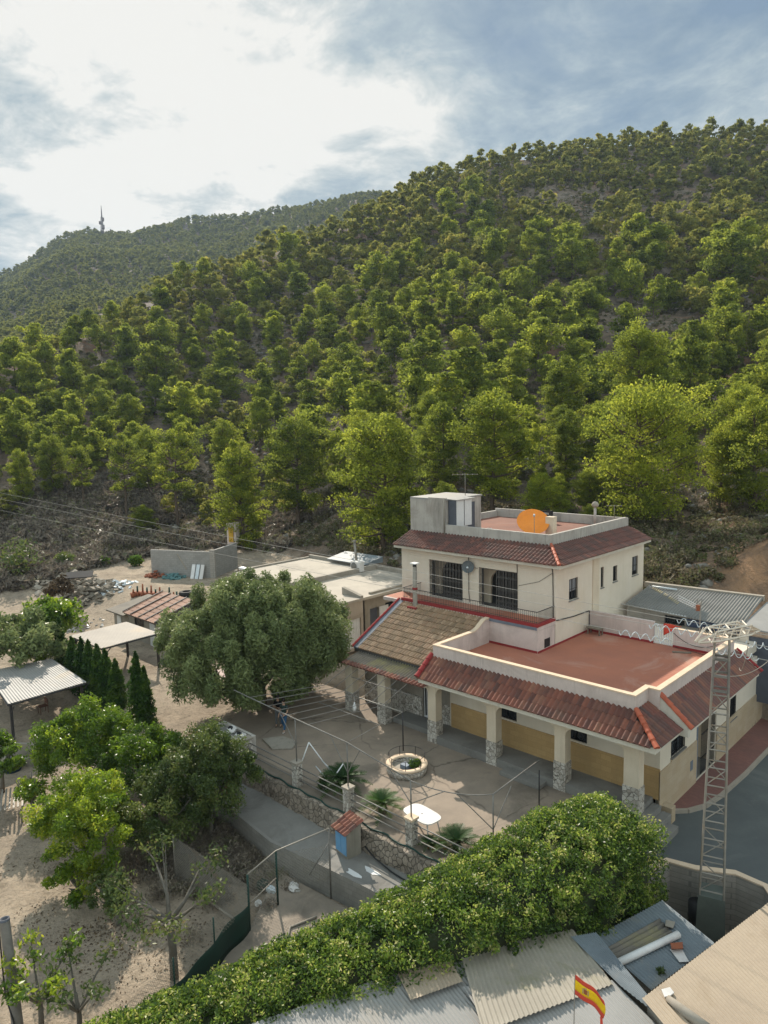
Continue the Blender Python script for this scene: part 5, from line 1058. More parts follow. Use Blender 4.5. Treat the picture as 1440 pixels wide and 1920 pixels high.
# lattice tower
t = thing('lattice_tower', (14.45, -1.95, -2.6), 'slim grey lattice power tower with a short lattice crossarm standing in the pit', 'power tower')
tz0, tz1 = -0.3, 8.7; TC = lambda z: Vector((14.66+(z+1.25)*0.006, -1.85, z)); TW = lambda z: 0.40-0.018*(z+1.25)
cs, sn = math.cos(R(18)), math.sin(R(18))
def corner(k, z): sx, sy = ((-1, -1), (1, -1), (1, 1), (-1, 1))[k]; w = TW(z); return TC(z)+Vector(((sx*cs-sy*sn)*w, (sx*sn+sy*cs)*w, 0))
for k in range(4): MB().tube([corner(k, tz0-.35), corner(k, tz1)], 0.042, 4).build('leg', M_GALV, t)
mb = MB(); nz = 14
for i in range(nz):
    za, zb = tz0+(tz1-tz0)*i/nz, tz0+(tz1-tz0)*(i+1)/nz
    for k in range(4):
        a, b = (k, (k+1) % 4); mb.tube([corner(a, za), corner(b, za)], 0.03, 4); (k % 2 == i % 2) and mb.tube([corner(a, za), corner(b, zb)], 0.02, 4)
mb.build('bracing', M_GALV, t)
mb = MB()
for i in range(0, 3):
    for k in range(4):
        z = 6.9+i*0.55; p, q = corner(k, z), corner((k+1) % 4, z); mb.tube([p, q], 0.03, 4)
for k in range(4): mb.tube([corner(k, 6.9), corner(k, 8.0)], .046, 4)
mb.build('head_frame', M_PIPE, t)
MB().hexa([corner(k, -2.75)+(corner(k, -2.75)-TC(-2.75))*0.18 for k in range(4)], [corner(k, -.5)+(corner(k, -.5)-TC(-.5))*0.1 for k in range(4)]).build('base_block', mat('dark_green_concrete', (0.12, 0.14, 0.125), (0.085, 0.10, 0.09), scale=1.5), t)
# crossarm
arm = MB(); AD = Vector((0.36, 0.93, 0)).normalized(); AS = Vector((AD.y, -AD.x, 0)); AC = Vector((14.72, -1.75, 8.72)); w = 0.27
def ap(s, sd, dz): return AC+AD*s+AS*sd+Vector((0, 0, dz))
tips = (-1.25, 1.7)
for sd in (-w, w):
    arm.tube([ap(tips[0], sd*0.25, 0), ap(-.55, sd, 0.0), ap(1.0, sd, 0.0), ap(tips[1], sd*.25, 0)], 0.04, 4); arm.tube([ap(tips[0], sd*.25, .02), ap(-.5, sd, 0.34), ap(.95, sd, 0.34), ap(tips[1], sd*.25, .02)], 0.034, 4)
for i in range(5):
    s = -.85+i*0.42; sg = 1 if i % 2 else -1; arm.tube([ap(s, -w*sg, 0), ap(s+.42, w*sg, 0)], 0.03, 4); arm.tube([ap(s, -w*sg, 0.33), ap(s+.42, w*sg, 0.33)], 0.026, 4); arm.tube([ap(s, w, 0), ap(s+.2, w, .36), ap(s+.42, w, 0)], 0.02, 4); arm.tube([ap(s, -w, 0), ap(s+.2, -w, .36), ap(s+.42, -w, 0)], 0.02, 4)
arm.build('crossarm', mat('pale_galvanised', (0.62, 0.55, 0.46), (0.52, 0.45, 0.37), rough=0.55, scale=3, bmp=0.05), t)
# conductors: three spans to a distant pole at the left, three short runs to the right, with looped bird flights
LP = [ray(-420, 828), ray(-420, 836), ray(-420, 856)]
SPn = [('upper', -1.2), ('middle', 0.25), ('lower', 1.65)]
for i, (nm, s) in enumerate(SPn):
    a = ap(s, 0, -0.12); far = CAM+LP[2-i]*150
    g = 'overhead conductors passing in front of the house'
    o = MB(); o.tube([a+Vector((0, 0, 0))]+[p for p in sag(a, far, 0.8, 40)][1:], 0.009, 5, False)
    rt = CAM+ray(1760, 1216+34*(2-i)-(10 if i == 2 else 0))*((a-CAM).dot(_fw)+3)
    o.tube(sag(a, rt, 0.15, 12), 0.014, 5, False)
    lab = ('power cable leaving the near end of the crossarm', 'power cable leaving the middle of the crossarm', 'power cable leaving the far end of the crossarm')[i]
    tag(o.build('power_cable', mat('pale_cable', (0.36, 0.345, 0.32), rough=0.6, bmp=0)), lab+' over the terrace', 'cable', g)
    for dirn, q in (('left', far), ('right', rt)):
        d = (q-a).normalized(); b = MB(); n0 = 0.95 if dirn == 'left' else 0.7; turns = 5; pts = []
        sd = d.cross(Vector((0, 0, 1))).normalized()
        for k in range(turns*12+1):
            ph = k/12; sgl = n0+ph*0.36; pts.append(a+d*sgl+sd*(0.10*math.cos(2*math.pi*ph)*0.5)+Vector((0, 0, 0.11*math.sin(2*math.pi*ph)-0.06-(0.15*(sgl/6.8)*0.35))))
        b.tube(pts, 0.015, 5); tag(b.build('bird_spiral', M_INSUL), 'white looped spiral %s of the tower on the %s cable' % (dirn, ('nearest', 'middle', 'farthest')[i]), 'bird flight', 'bird spirals on the power cables')
tube_thing('drop_cable', [sag(ap(1.0, 0.2, -0.3), (12.0, 9.0, 4.2), 0.5)[0:15], sag(ap(-0.4, -0.3, -1.2), at(1440, 1240, d=30), 0.4)], 0.015, M_KERB, 'pale slack cable from the tower across the tiled side roof', 'cable')
# ---- foreground corrugated roofs
def corr(name, quad, m, pitch, amp, label, cat, group=None, post=True, thick=0.0, along=0, n4=6):
    """corrugated sheet over a quad a,b,c,d (a-b is crossed by the waves when along=0)"""
    a, b, c, d = [Vector(q) for q in quad]; L_ = ((b-a).length+(c-d).length)/2; nu = max(8, int(L_/pitch*n4)); nn = (b-a).cross(d-a).normalized()
    if nn.z < 0: nn = -nn
    mb = MB(); mb.grid(lambda u, v: a.lerp(b, u).lerp(d.lerp(c, u), v)+nn*amp*math.sin(u*L_/pitch*2*math.pi), nu, 6)
    return mb
fr = thing('corrugated_roof', (12.5, -13, 0.4), 'long pale grey corrugated shed roof beside the hedge at the bottom edge', 'shed roof')
RZ = 0.55
Z_ = lambda px, py, z=RZ: at(px, py, z=z)
q = [Z_(400, 1945), Z_(870, 1778), Z_(1130, 2080, 0.1), Z_(560, 2250, 0.1)]
corr('x', q, None, 0.11, 0.014, '', '', n4=6).build('main_sheets', M_METALROOF, fr, fix=False)
q = [Z_(862, 1786, .60), Z_(1075, 1742, .60), Z_(1150, 1845, .62), Z_(905, 1935, .62)]
corr('x', q, None, 0.14, 0.02, '', '').build('stained_sheets', mat('stained_sheet', (0.32, 0.29, 0.24), (0.25, 0.225, 0.185), scale=0.6, stain=(0.2, 0.19, 0.1), rough=0.65, fine=6), fr, fix=False)
q = [Z_(868, 1850, .565), Z_(1150, 1838, .565), Z_(1330, 2020, 0.3), Z_(1000, 2060, 0.3)]
corr('x', q, None, 0.12, 0.014, '', '').build('lower_sheets', M_METALROOF, fr, fix=False)
q = [Z_(1070, 1756, .66), Z_(1118, 1748, .66), Z_(1268, 1930, .64), Z_(1165, 1850, .64)]
corr('x', q, None, 0.10, 0.014, '', '').build('edge_sheet', M_BLUEROOF, fr, fix=False)
q = [Z_(745, 1825, .60), Z_(840, 1790, .60), Z_(868, 1840, .60), Z_(770, 1875, .60)]
corr('x', q, None, 0.11, 0.012, '', '').build('patched_sheet', M_BEIGEROOF, fr, fix=False)
MB().hexa([Z_(410, 1960, -2.6), Z_(868, 1800, -2.6), Z_(1250, 1960, -2.6), Z_(700, 2200, -2.6)], [Z_(410, 1960, .3), Z_(868, 1800, .3), Z_(1250, 1960, .0), Z_(700, 2200, .0)]).build('shed_walls', M_PLASTER, fr)
fr2 = thing('small_shed_roof', (14.6, -6.5, 0.1), 'small bluish corrugated shed roof strewn with sheets, between the two larger roofs', 'shed roof')
q = [Z_(1242, 1688, .05), Z_(1340, 1768, .05), Z_(1222, 1856, .05), Z_(1112, 1758, .05)]
corr('x', [q[1], q[2], q[3], q[0]], None, 0.13, 0.02, '', '').build('roof_sheets', M_BLUEROOF, fr2, fix=False)
cq = [sum((Vector(p) for p in q), Vector())*0.25]
MB().hexa([cq[0].lerp(p, .93)+Vector((0, 0, -2.7)) for p in q], [cq[0].lerp(p, .93)+Vector((0, 0, -.1)) for p in q]).build('shed_walls', M_PLASTER, fr2)
zr = 0.13
b = corr('x', [Z_(1132, 1780, zr), Z_(1150, 1806, zr), Z_(1262, 1750, zr), Z_(1236, 1722, zr)], None, 0.17, 0.03, '', ''); tag(b.build('cement_sheet', M_SHEET, fix=False), 'brownish cement sheet lying on the small bluish roof', 'sheet').modifiers.new('solidify', 'SOLIDIFY').thickness = 0.02
tag(MB().tube([Z_(1158, 1806, .17), Z_(1272, 1752, .17)], 0.11, 10).build('round_duct', M_WPAINT), 'pale grey round pipe lying across the small bluish roof', 'pipe')
tag(MB().hexa([Z_(1256, 1780, .09), Z_(1277, 1776, .09), Z_(1292, 1803, .09), Z_(1274, 1804, .09)], [Z_(1256, 1780, .13), Z_(1277, 1776, .13), Z_(1292, 1803, .13), Z_(1274, 1804, .13)]).build('white_board', M_PLASTIC), 'white board lying beside the red brick on the small bluish roof', 'board')
tag(MB().hexa([Z_(1257, 1770, .1), Z_(1280, 1768, .1), Z_(1281, 1780, .1), Z_(1259, 1781, .1)], [Z_(1257, 1768, .26), Z_(1280, 1766, .26), Z_(1281, 1778, .26), Z_(1259, 1779, .26)]).build('red_block', M_CLAYPOT), 'red hollow brick on the small bluish roof', 'brick')
tag(MB().hexa([Z_(1248, 1726, .09), Z_(1266, 1730, .09), Z_(1262, 1742, .09), Z_(1247, 1738, .09)], [Z_(1248, 1724, .2), Z_(1266, 1728, .2), Z_(1262, 1740, .2), Z_(1247, 1736, .2)]).build('concrete_lump', M_PLASTER, bevel=.01), 'grey concrete lump at the far side of the small bluish roof', 'block')
plant('roof_weed', Z_(1240, 1824, .08), 0.13, 60, 0.08, L_DULL, 'small weed growing on the near edge of the small bluish roof', 'weed')
fr3 = thing('beige_roof', (17, -7, 0.6), 'large sunlit beige corrugated roof in the lower right corner', 'shed roof')
q = [Z_(1204, 1872, .75), Z_(1462, 1676, .75), Z_(1720, 1900, .5), Z_(1420, 2130, .5)]
corr('x', q, None, 0.12, 0.016, '', '').build('roof_sheets', M_BEIGEROOF, fr3, fix=False)
cq = sum((Vector(p) for p in q), Vector())*0.25
MB().hexa([cq.lerp(p, .96)+Vector((0, 0, -3.2)) for p in q], [cq.lerp(p, .96)+Vector((0, 0, -.12)) for p in q]).build('shed_walls', M_PLASTER, fr3)
tag(MB().prism([Z_(1240, 1856, .78)[:2], Z_(1256, 1852, .78)[:2], Z_(1264, 1862, .78)[:2], Z_(1256, 1868, .78)[:2], Z_(1246, 1870, .78)[:2]], .77, .80).build('white_patch', M_PLASTIC), 'white torn patch at the near corner of the beige roof', 'patch')
mb = MB(); mb.tube([Z_(1252, 1872, .78), Z_(1282, 1896, .77), Z_(1330, 1930, .75)], [.09, .13, .12], 8); tag(mb.build('mortar_ridge', M_PLASTER), 'grey mortar strip along the seam of the beige roof', 'mortar')
b = MB(); b.lathe(Z_(1306, 1735, -2.0), [(0.0, 0), (0.28, 0.0), (0.3, 0.9), (0.0, 0.9)], 16); tag(b.build('black_barrel', M_BLACK), 'black barrel in the shadow of the pit beside the tower base', 'barrel')
# ---- flag
fp = at(1078, 1827, z=3.0); t = thing('flag', (fp.x, fp.y, 0.5), 'red and yellow national flag with a crest on a thin pole over the grey roof', 'flag')
MB().tube([Vector((fp.x-.05, fp.y+.05, 0.4)), fp+Vector((0, 0, .06))], 0.012, 6).build('pole', M_GALV, t)
z3 = Vector((0, 0, 1)); hd = (at(1132, 1880, z=2.55)-fp); hd.z = 0; hd.normalize(); LF = 0.74; HF = 0.52
def fl(u, v):
    return fp + hd*(LF*u*0.93) + z3*(-HF*(1-v)*(1-.10*u) - 0.34*u**1.15) + hd.cross(z3)*(0.07*math.sin(u*8)*u) + hd*(0.05*u*math.sin(v*3))
for nm, v0, v1, m_ in (('red_stripe', 0, .25, M_REDCLOTH), ('yellow_stripe', .25, .75, mat('yellow_cloth', (0.80, 0.52, 0.01), (0.72, 0.46, 0.01), scale=4, rough=.8)), ('red_stripe', .75, 1, M_REDCLOTH)):
    mb = MB(); mb.grid(lambda u, v: fl(u, v0+(v1-v0)*v), 26, 4); o = mb.build(nm, m_, t, fix=False); o.modifiers.new('solidify', 'SOLIDIFY').thickness = 0.004
mb = MB(); nf = hd.cross(z3)
for sgn in (1, -1):
    for (u0, u1, v0, v1) in ((.30, .40, .38, .62),): mb.grid(lambda u, v: fl(u0+(u1-u0)*u, v0+(v1-v0)*v)+nf*0.006*sgn, 4, 4)
cr = mb.build('crest', M_CLAYPOT, t, fix=False)
mb = MB(); [mb.grid(lambda u, v: fl(a+(.03)*u, .36+.28*v)+nf*0.006*sg, 2, 4) for a in (.255, .415) for sg in (1, -1)]; mb.grid(lambda u, v: fl(.31+.08*u, .64+.06*v)+nf*.006, 3, 2); mb.build('crest_columns', mat('crest_grey', (0.35, 0.28, 0.2)), t, fix=False)
tag(MB().tube([fl(.93, 0.0), fl(.97, -.12)+Vector((0, 0, -.1)), fl(1.0, -.22)+Vector((0, 0, -.22))], [.03, .035, .012], 6).build('flag_shred', M_REDCLOTH, t))
# ---- back shed, grey roof, retaining stone wall with fence
sh = thing('rear_shed', (7, 16, 3), 'long rear shed with a grey corrugated cement roof behind the terrace', 'shed')
q = [(3.75, 14.3, 4.98), (10.6, 13.6, 4.82), (10.4, 18.2, 5.65), (3.8, 17.75, 5.58)]
corr('x', q, None, 0.17, 0.028, '', '').build('roof_sheets', M_SHEET2, sh, fix=False)
MB().hexa([(3.45, 17.7, 5.4), (10.4, 18.16, 5.4), (10.4, 18.5, 5.4), (3.45, 18.0, 5.4)], [(3.45, 17.7, 5.72), (10.4, 18.16, 5.72), (10.4, 18.5, 5.72), (3.45, 18.0, 5.72)]).build('ridge_kerb', M_KERB, sh)
cutwall(MB(), (3.7, 14.7), (1, 0), 6.7, 2.6, 4.78, 0.2, [(2.35, 3.5, 3.7, 4.6)]).build('front_wall', M_GREYWALL, sh, fix=False)
MB().bx(6.05, 7.2, 14.84, 14.88, 3.7, 4.6).build('window_pane', M_GLASS, sh)
mb = MB(); [mb.bx(6.07+i*.14, 6.1+i*.14, 14.66, 14.68, 3.72, 4.58) for i in range(9)]; mb.build('window_grille', M_BLACK, sh)
MB().bx(7.35, 10.2, 14.64, 14.69, 4.15, 4.6).build('blue_band', mat('dull_blue', (0.09, 0.12, 0.2), rough=0.6), sh)
MB().tube([(3.5, 14.35, 4.93), (7.6, 14.0, 4.88)], 0.04, 6).build('gutter', M_WPAINT, sh)
MB().tube([(4.2, 17.2, 5.62), (5.7, 17.3, 5.6)], 0.06, 6).build('loose_gutter', M_INSUL, sh)
mb = MB(); Q = [Vector(p) for p in q]
for i in range(16):
    u = 0.07+i*0.022; v = 0.84-0.030*i
    if i in (6, 9): continue
    p = Q[0].lerp(Q[1], u).lerp(Q[3].lerp(Q[2], u), v)+Vector((0, 0, .034)); mb.box(p, (0.05, 0.34, 0.012), 0, R(9))
mb.build('translucent_strip', mat('yellowed_sheet', (0.5, 0.4, 0.2), (0.42, 0.36, 0.24), scale=2), sh)
wg = thing('side_annex', (11.2, 15.5, 2.6), 'white annex with a large blue grey steel gate behind the tiled side roof', 'annex')
MB().bx(10.45, 10.9, 14.0, 14.2, 0.8, 4.75).build('white_wall', M_WHITE, wg); MB().bx(10.9, 13.6, 14.1, 14.2, 0.8, 4.35).build('steel_gate', M_BLUEGREY, wg); MB().hexa([(10.5, 14.0, 4.76), (15, 14.2, 4.5), (15, 19, 5.3), (10.6, 18.2, 5.3)], [(10.5, 14.0, 4.86), (15, 14.2, 4.6), (15, 19, 5.42), (10.6, 18.2, 5.42)]).build('annex_roof', M_METALROOF, wg)
tag(MB().hexa([(11.7, 15.32, -.9), (15.5, 15.25, -.9), (15.5, 15.6, -.9), (11.7, 15.6, -.9)], [(11.7, 15.32, 0.95), (15.5, 15.25, 0.95), (15.5, 15.6, 0.95), (11.7, 15.6, 0.95)]).build('masonry_wall', M_RIGHTSTONE), 'ochre stone retaining wall at the far end of the red brick walkway', 'wall')
mb = MB(); [mb.tube([(11.8+i*.16, 15.42, 0.95), (11.8+i*.16, 15.42, 2.2)], 0.012, 4) for i in range(23)]; mb.bx(11.75, 15.4, 15.4, 15.44, 2.18, 2.22); mb.bx(11.75, 15.4, 15.4, 15.44, 1.05, 1.09); tag(mb.build('iron_fence', M_BLACK), 'black iron bar fence on top of the ochre stone wall', 'fence')
plant('dry_potplant', (12.0, 16.0, 0.95), 0.35, 220, 0.12, L_DRY, 'withered yellowish plant behind the black bar fence', 'plant')
# things on roofs
def dish(c, r, face, m_, label, mast, depth=0.16, back=False):
    c = Vector(c); f = Vector(face).normalized(); t = thing('satellite_dish', mast[0], label, 'satellite dish')
    mb = MB(); mb.lathe(c, [(0.001, -depth*r*1.4)]+[(r*k/8, depth*r*1.4*((k/8)**2-1)) for k in range(1, 9)]+[(r*1.012, 0.01), (r*1.0, -0.02)]+[(r*k/8, depth*r*1.4*((k/8)**2-1)-0.025) for k in range(7, 0, -1)]+[(0.001, -depth*r*1.4-.025)], 36, f); mb.build('reflector', m_, t)
    MB().tube([Vector(mast[0]), Vector(mast[1]), c-f*(depth*r*1.4+.03)], 0.045 if r > .6 else 0.025, 8).build('mast', M_GALV, t)
    s = f.cross(Vector((0, 0, 1))).normalized(); up = s.cross(f)
    ft = c+f*r*0.75-up*r*0.1; mb = MB(); mb.tube([c-up*r*.95, ft], .018, 5); mb.build('feed_arm', M_GALV, t); MB().lathe(ft-f*.05, [(0, -.08), (.05, -.08), (.07, .06), (0, .06)], 10, -f).build('feed_horn', M_INSUL, t)
    return t
dish((-0.02, 9.9, 10.28), 0.95, (0.50, -0.62, 0.86), M_ORANGE, 'large orange satellite dish on the flat upper roof', ((-0.3, 10.35, 9.26), (-0.25, 10.3, 9.9)))
dish((-2.2, 6.35, 7.82), 0.36, (0.5, -0.85, 0.15), mat('grey_dish', (0.13, 0.15, 0.16), rough=.5), 'small dark grey satellite dish on the front wall between the two barred arches', ((-2.35, 6.62, 7.3), (-2.3, 6.5, 7.6)))
tag(MB().bx(0.55, 1.05, 10.35, 10.8, 9.26, 10.55).build('cream_box', M_CREAM), 'cream masonry block behind the orange dish', 'block')
t = thing('crate_stack', (-3.4, 16.0, 9.26), 'black crates stacked at the back of the upper roof left of the orange dish', 'crate')
for z in (9.26, 9.72): 
    mb = MB(); mb.bx(-4.2, -2.5, 15.9, 16.4, z, z+.05); mb.bx(-4.2, -2.5, 15.9, 15.94, z+.05, z+.16); mb.bx(-4.2, -2.5, 15.9, 15.94, z+.3, z+.42); mb.bx(-4.2, -4.15, 15.94, 16.4, z+.05, z+.42); mb.bx(-2.55, -2.5, 15.94, 16.4, z+.05, z+.42); mb.bx(-3.4, -3.3, 15.9, 15.95, z+.05, z+.42); mb.build('crate', M_BLACK, t)
mb = MB(); [mb.hexa([(-4.5+i*.22, 10.8, 9.3), (-4.4+i*.22, 10.8, 9.3), (-3.3+i*.22, 8.9, 9.62), (-3.4+i*.22, 8.9, 9.62)], [(-4.5+i*.22, 10.8, 9.34), (-4.4+i*.22, 10.8, 9.34), (-3.3+i*.22, 8.9, 9.66), (-3.4+i*.22, 8.9, 9.66)]) for i in range(3)]; tag(mb.build('metal_rack', M_GALV), 'grey metal rack leaning on the roof beside the stair hut', 'rack')
mb = MB().hexa([(-3.2, 9.6, 9.27), (-2.9, 9.3, 9.27), (-2.0, 8.5, 9.27), (-2.3, 8.4, 9.27)], [(-3.2, 9.6, 9.4), (-2.9, 9.3, 9.4), (-2.0, 8.5, 9.88), (-2.3, 8.4, 9.88)]); tag(mb.build('tilted_board', M_PLASTIC), 'white panel leaning behind the roof parapet', 'panel')
def yagi(b, h, ln, label, nel=7, el=0.5, dirn=(1, 0, 0)):
    b = Vector(b); d = Vector(dirn).normalized(); s = d.cross(Vector((0, 0, 1))).normalized(); t = thing('tv_antenna', b, label, 'tv antenna')
    MB().tube([b, b+Vector((0, 0, h))], 0.022, 6).build('mast', M_GALV, t); c = b+Vector((0, 0, h*.95)); mb = MB(); mb.tube([c-d*ln/2, c+d*ln/2], .015, 5)
    for i in range(nel): p = c+d*ln*(i/(nel-1)-.5); mb.tube([p-s*el*(1-.4*i/nel), p+s*el*(1-.4*i/nel)], .010, 4)
    mb.build('boom', M_GALV, t); return t
yagi((-5.6, 10.6, 11.5), 1.45, 1.6, 'tv antenna with long thin rods on the stair hut roof', 6, 0.75, (0.8, 0.6, 0)); yagi((1.5, 17.3, 9.8), 0.85, 0.9, 'tv antenna on the rear parapet right of the orange dish', 5, 0.2, (0.8, 0.5, 0))
t = thing('tv_antenna', (9.6, 10.5, 5.0), 'tv antenna with three white prongs on a mast above the terrace gate wall', 'tv antenna')
MB().tube([(9.6, 10.45, 4.2), (9.6, 10.45, 6.75)], .03, 6).build('mast', M_GALV, t); mb = MB(); [mb.tube([(9.5, 10.45, 6.35+.1*i), (8.55, 10.2, 6.75+.12*i)], .018, 5) for i in range(3)]; mb.build('boom', M_WPAINT, t); mb = MB(); [mb.tube([(9.55+.1*i, 10.3, 6.35), (9.6+.1*i, 10.35, 6.95)], .015, 5) for i in (-1, 1)]; mb.build('reflector', M_GALV, t); MB().bx(9.42, 9.6, 10.3, 10.42, 6.3, 6.6).build('dipole_box', M_CLAYPOT, t)
t = thing('rooftop_vent', (0.6, 16.5, 9.26), 'round topped vent pipe behind the orange dish', 'vent'); MB().tube([(0.3, 17.0, 9.26), (0.3, 17.0, 10.5)], .09, 8).build('pipe', M_GREYWALL, t); MB().lathe((0.3, 17.0, 10.45), [(0, 0), (.2, .05), (.24, .2), (.15, .36), (0, .42)], 12).build('cowl', M_KERB, t)
# terrace odds and ends
t = thing('low_stool', (3.95, 9.9, TZ), 'low worn wooden bench in the back corner of the terrace', 'bench'); MB().bx(3.6, 4.45, 9.7, 10.2, TZ+.36, TZ+.42).build('seat', M_WOOD, t)
for x in (3.65, 4.35):
    for y in (9.75, 10.1): MB().bx(x, x+.06, y, y+.06, TZ, TZ+.36).build('leg', M_WOOD, t)
mb = MB(); mb.grid(lambda u, v: Vector((7.75+.95*u, 10.38-.03*math.sin(u*9), 5.32-(1-v)*(0.62*(1-u)*(u > -1)+.06)*(1 if u < .6 else .25)+.02*math.sin(6*u))), 14, 6); o = mb.build('red_cloth', M_REDCLOTH, fix=False); tag(o, 'red cloth hanging over the terrace gate', 'cloth'); o.modifiers.new('solidify', 'SOLIDIFY').thickness = .01
tube_thing('terrace_cable', [sag((8.3, 10.35, 4.9), (10.6, 10.3, 4.75), .42), sag((8.4, 10.3, 4.16), (10.9, 9.9, 4.14), 0.0)], .014, M_BLACK, 'dark slack cable along the back wall of the terrace', 'cable')
tag(MB().box((9.0, 9.7, TZ+.04), (.9, .14, .06), .5).build('wood_scrap', M_WOOD), 'dark scrap of wood lying on the terrace near the back wall', 'scrap')
M_CREAMR = mat('cement_side', (0.40, 0.345, 0.285), (0.33, 0.28, 0.23), scale=0.7, stain=(0.25, 0.21, 0.17), streak=((0.2, 0.17, 0.14), 0.4))
# ================================================================= LEFT: outbuildings, carports, yard things
ob = thing('outbuilding', (-18, 11, 0.3), 'long flat roofed outbuilding of bare render behind the olive tree', 'outbuilding')
RZo = 3.35
cutwall(MB(), (-14.3, 5.6), (0, 1), 4.0, -0.3, RZo, 0.25, [(1.9, 3.6, -0.1, 2.1)]).build('side_wall', M_CREAMR, ob, fix=False)
mb = MB(); mb.bx(-14.5, -14.42, 7.52, 9.18, -0.1, 2.08); [mb.bx(-14.42, -14.39, 7.56+i*.16, 7.60+i*.16, -.05, 2.05) for i in range(10)]; mb.build('garage_door', M_WPAINT, ob)
cutwall(MB(), (-14.95, 9.6), (0, 1), 8.2, -0.3, RZo, 0.25, [(1.2, 2.15, 0.25, 2.3), (2.9, 5.0, 1.2, 2.45)]).build('side_wall', M_PLASTER, ob, fix=False)
MB().bx(-14.949, -14.3, 9.45, 9.6, -0.3, RZo).build('pier', M_PLASTER, ob); MB().bx(-15.18, -15.14, 10.8, 11.75, 0.25, 2.3).build('rear_door', M_BLUEGREY, ob); MB().bx(-14.9, -14.86, 11.75, 12.75, 0.3, 2.3).build('white_shutter', M_WPAINT, ob); MB().bx(-15.5, -15.4, 12.3, 14.8, 1.1, 2.5).build('window_pane', M_GLASS, ob); MB().bx(-14.94, -14.5, 12.9, 14.6, 1.0, 1.2).build('ledge', M_CONC2, ob)
MB().bx(-21.2, -14.55, 5.4, 5.65, -0.3, RZo).build('front_wall', M_PLASTER, ob); MB().bx(-30, -21.2, 9.2, 9.45, -0.3, RZo).build('front_wall', M_PLASTER, ob); MB().bx(-21.2, -20.95, 5.65, 9.2, -0.3, RZo).build('side_wall', M_PLASTER, ob); MB().bx(-30, -15.2, 17.6, 17.8, -0.3, RZo).build('rear_wall', M_PLASTER, ob); MB().bx(-30.2, -30, 9.2, 17.8, -0.3, RZo).build('end_wall', M_PLASTER, ob)
M_ROOFDECK = mat('pale_roof_screed', (0.43, 0.385, 0.325), (0.34, 0.305, 0.26), scale=0.45, stain=(0.24, 0.215, 0.18), fine=6)
MB().prism([(-30.3, 9.1), (-21.4, 9.1), (-21.4, 5.3), (-14.2, 5.3), (-14.2, 17.9), (-30.3, 17.9)], RZo, RZo+.2).build('roof_slab', M_ROOFDECK, ob)
mb = MB(); mb.bx(-21.3, -21.0, 6, 17.8, RZo+.2, RZo+.62); mb.bx(-30.3, -14.2, 17.7, 17.95, RZo+.2, RZo+.5); mb.bx(-30.35, -30.1, 9.1, 17.7, RZo+.2, RZo+.34); mb.bx(-14.75, -14.5, 10.5, 17.7, RZo+.2, RZo+.36); mb.build('roof_kerb', M_PLASTER, ob)
mb = MB(); mb.hexa([(-16.3, 9.2, RZo+.2), (-14.3, 9.2, RZo+.2), (-14.3, 9.5, RZo+.2), (-16.3, 9.5, RZo+.2)], [(-16.3, 9.2, RZo+.75), (-14.3, 9.2, RZo+.35), (-14.3, 9.5, RZo+.35), (-16.3, 9.5, RZo+.75)]); mb.build('roof_ramp', M_PLASTER, ob)
MB().hexa([(-27, 17.2, RZo+.5), (-22, 17.2, RZo+.5), (-22, 19.6, RZo+.4), (-27, 19.6, RZo+.4)], [(-27, 17.2, RZo+.56), (-22, 17.2, RZo+.56), (-22, 19.6, RZo+.95), (-27, 19.6, RZo+.95)]).build('sheet_cover', M_BLUEROOF, ob)
t = thing('ac_unit', (-21.4, 15.6, RZo+.2), 'white air conditioning unit on the flat outbuilding roof', 'ac unit')
MB().bx(-22.1, -20.9, 15.6, 16.1, RZo+.26, RZo+1.15).build('casing', M_PLASTIC, t, bevel=.03); MB().lathe((-21.65, 15.595, RZo+.7), [(0, 0), (.33, 0), (.35, .02), (0, .02)], 20, Vector((0, -1, 0))).build('fan_grille', M_PIPE, t); mb = MB()
for x in (-21.9, -21.1): MB().bx(x-.05, x+.05, 15.55, 16.15, RZo+.2, RZo+.26).build('foot', M_PIPE, t)
t = thing('stove_pipe', (-23.2, 16.9, RZo), 'leaning metal flue pipe behind the air conditioning unit', 'flue'); MB().tube([(-22.6, 16.9, RZo+.2), (-23.1, 17.1, RZo+2.6)], .11, 10).build('pipe', M_GALV, t); MB().lathe((-23.12, 17.1, RZo+2.6), [(0, .1), (.24, .02), (.24, -.02), (0, -.02)], 12).build('cap', M_GALV, t)
t = thing('street_lamp', (-31.2, 10.9, 0.8), 'white street lamp head sticking out above the olive tree', 'lamp'); lp = at(456, 1066, z=4.3); MB().tube([(lp.x-1.5, lp.y+.5, .5), (lp.x-1.5, lp.y+.5, 4.1), (lp.x-.9, lp.y+.3, 4.3)], .06, 8).build('pole', M_GALV, t); MB().blob(lp, (.62, .28, .16), seed=3, jit=.02).build('lamp_head', M_PLASTIC, t)
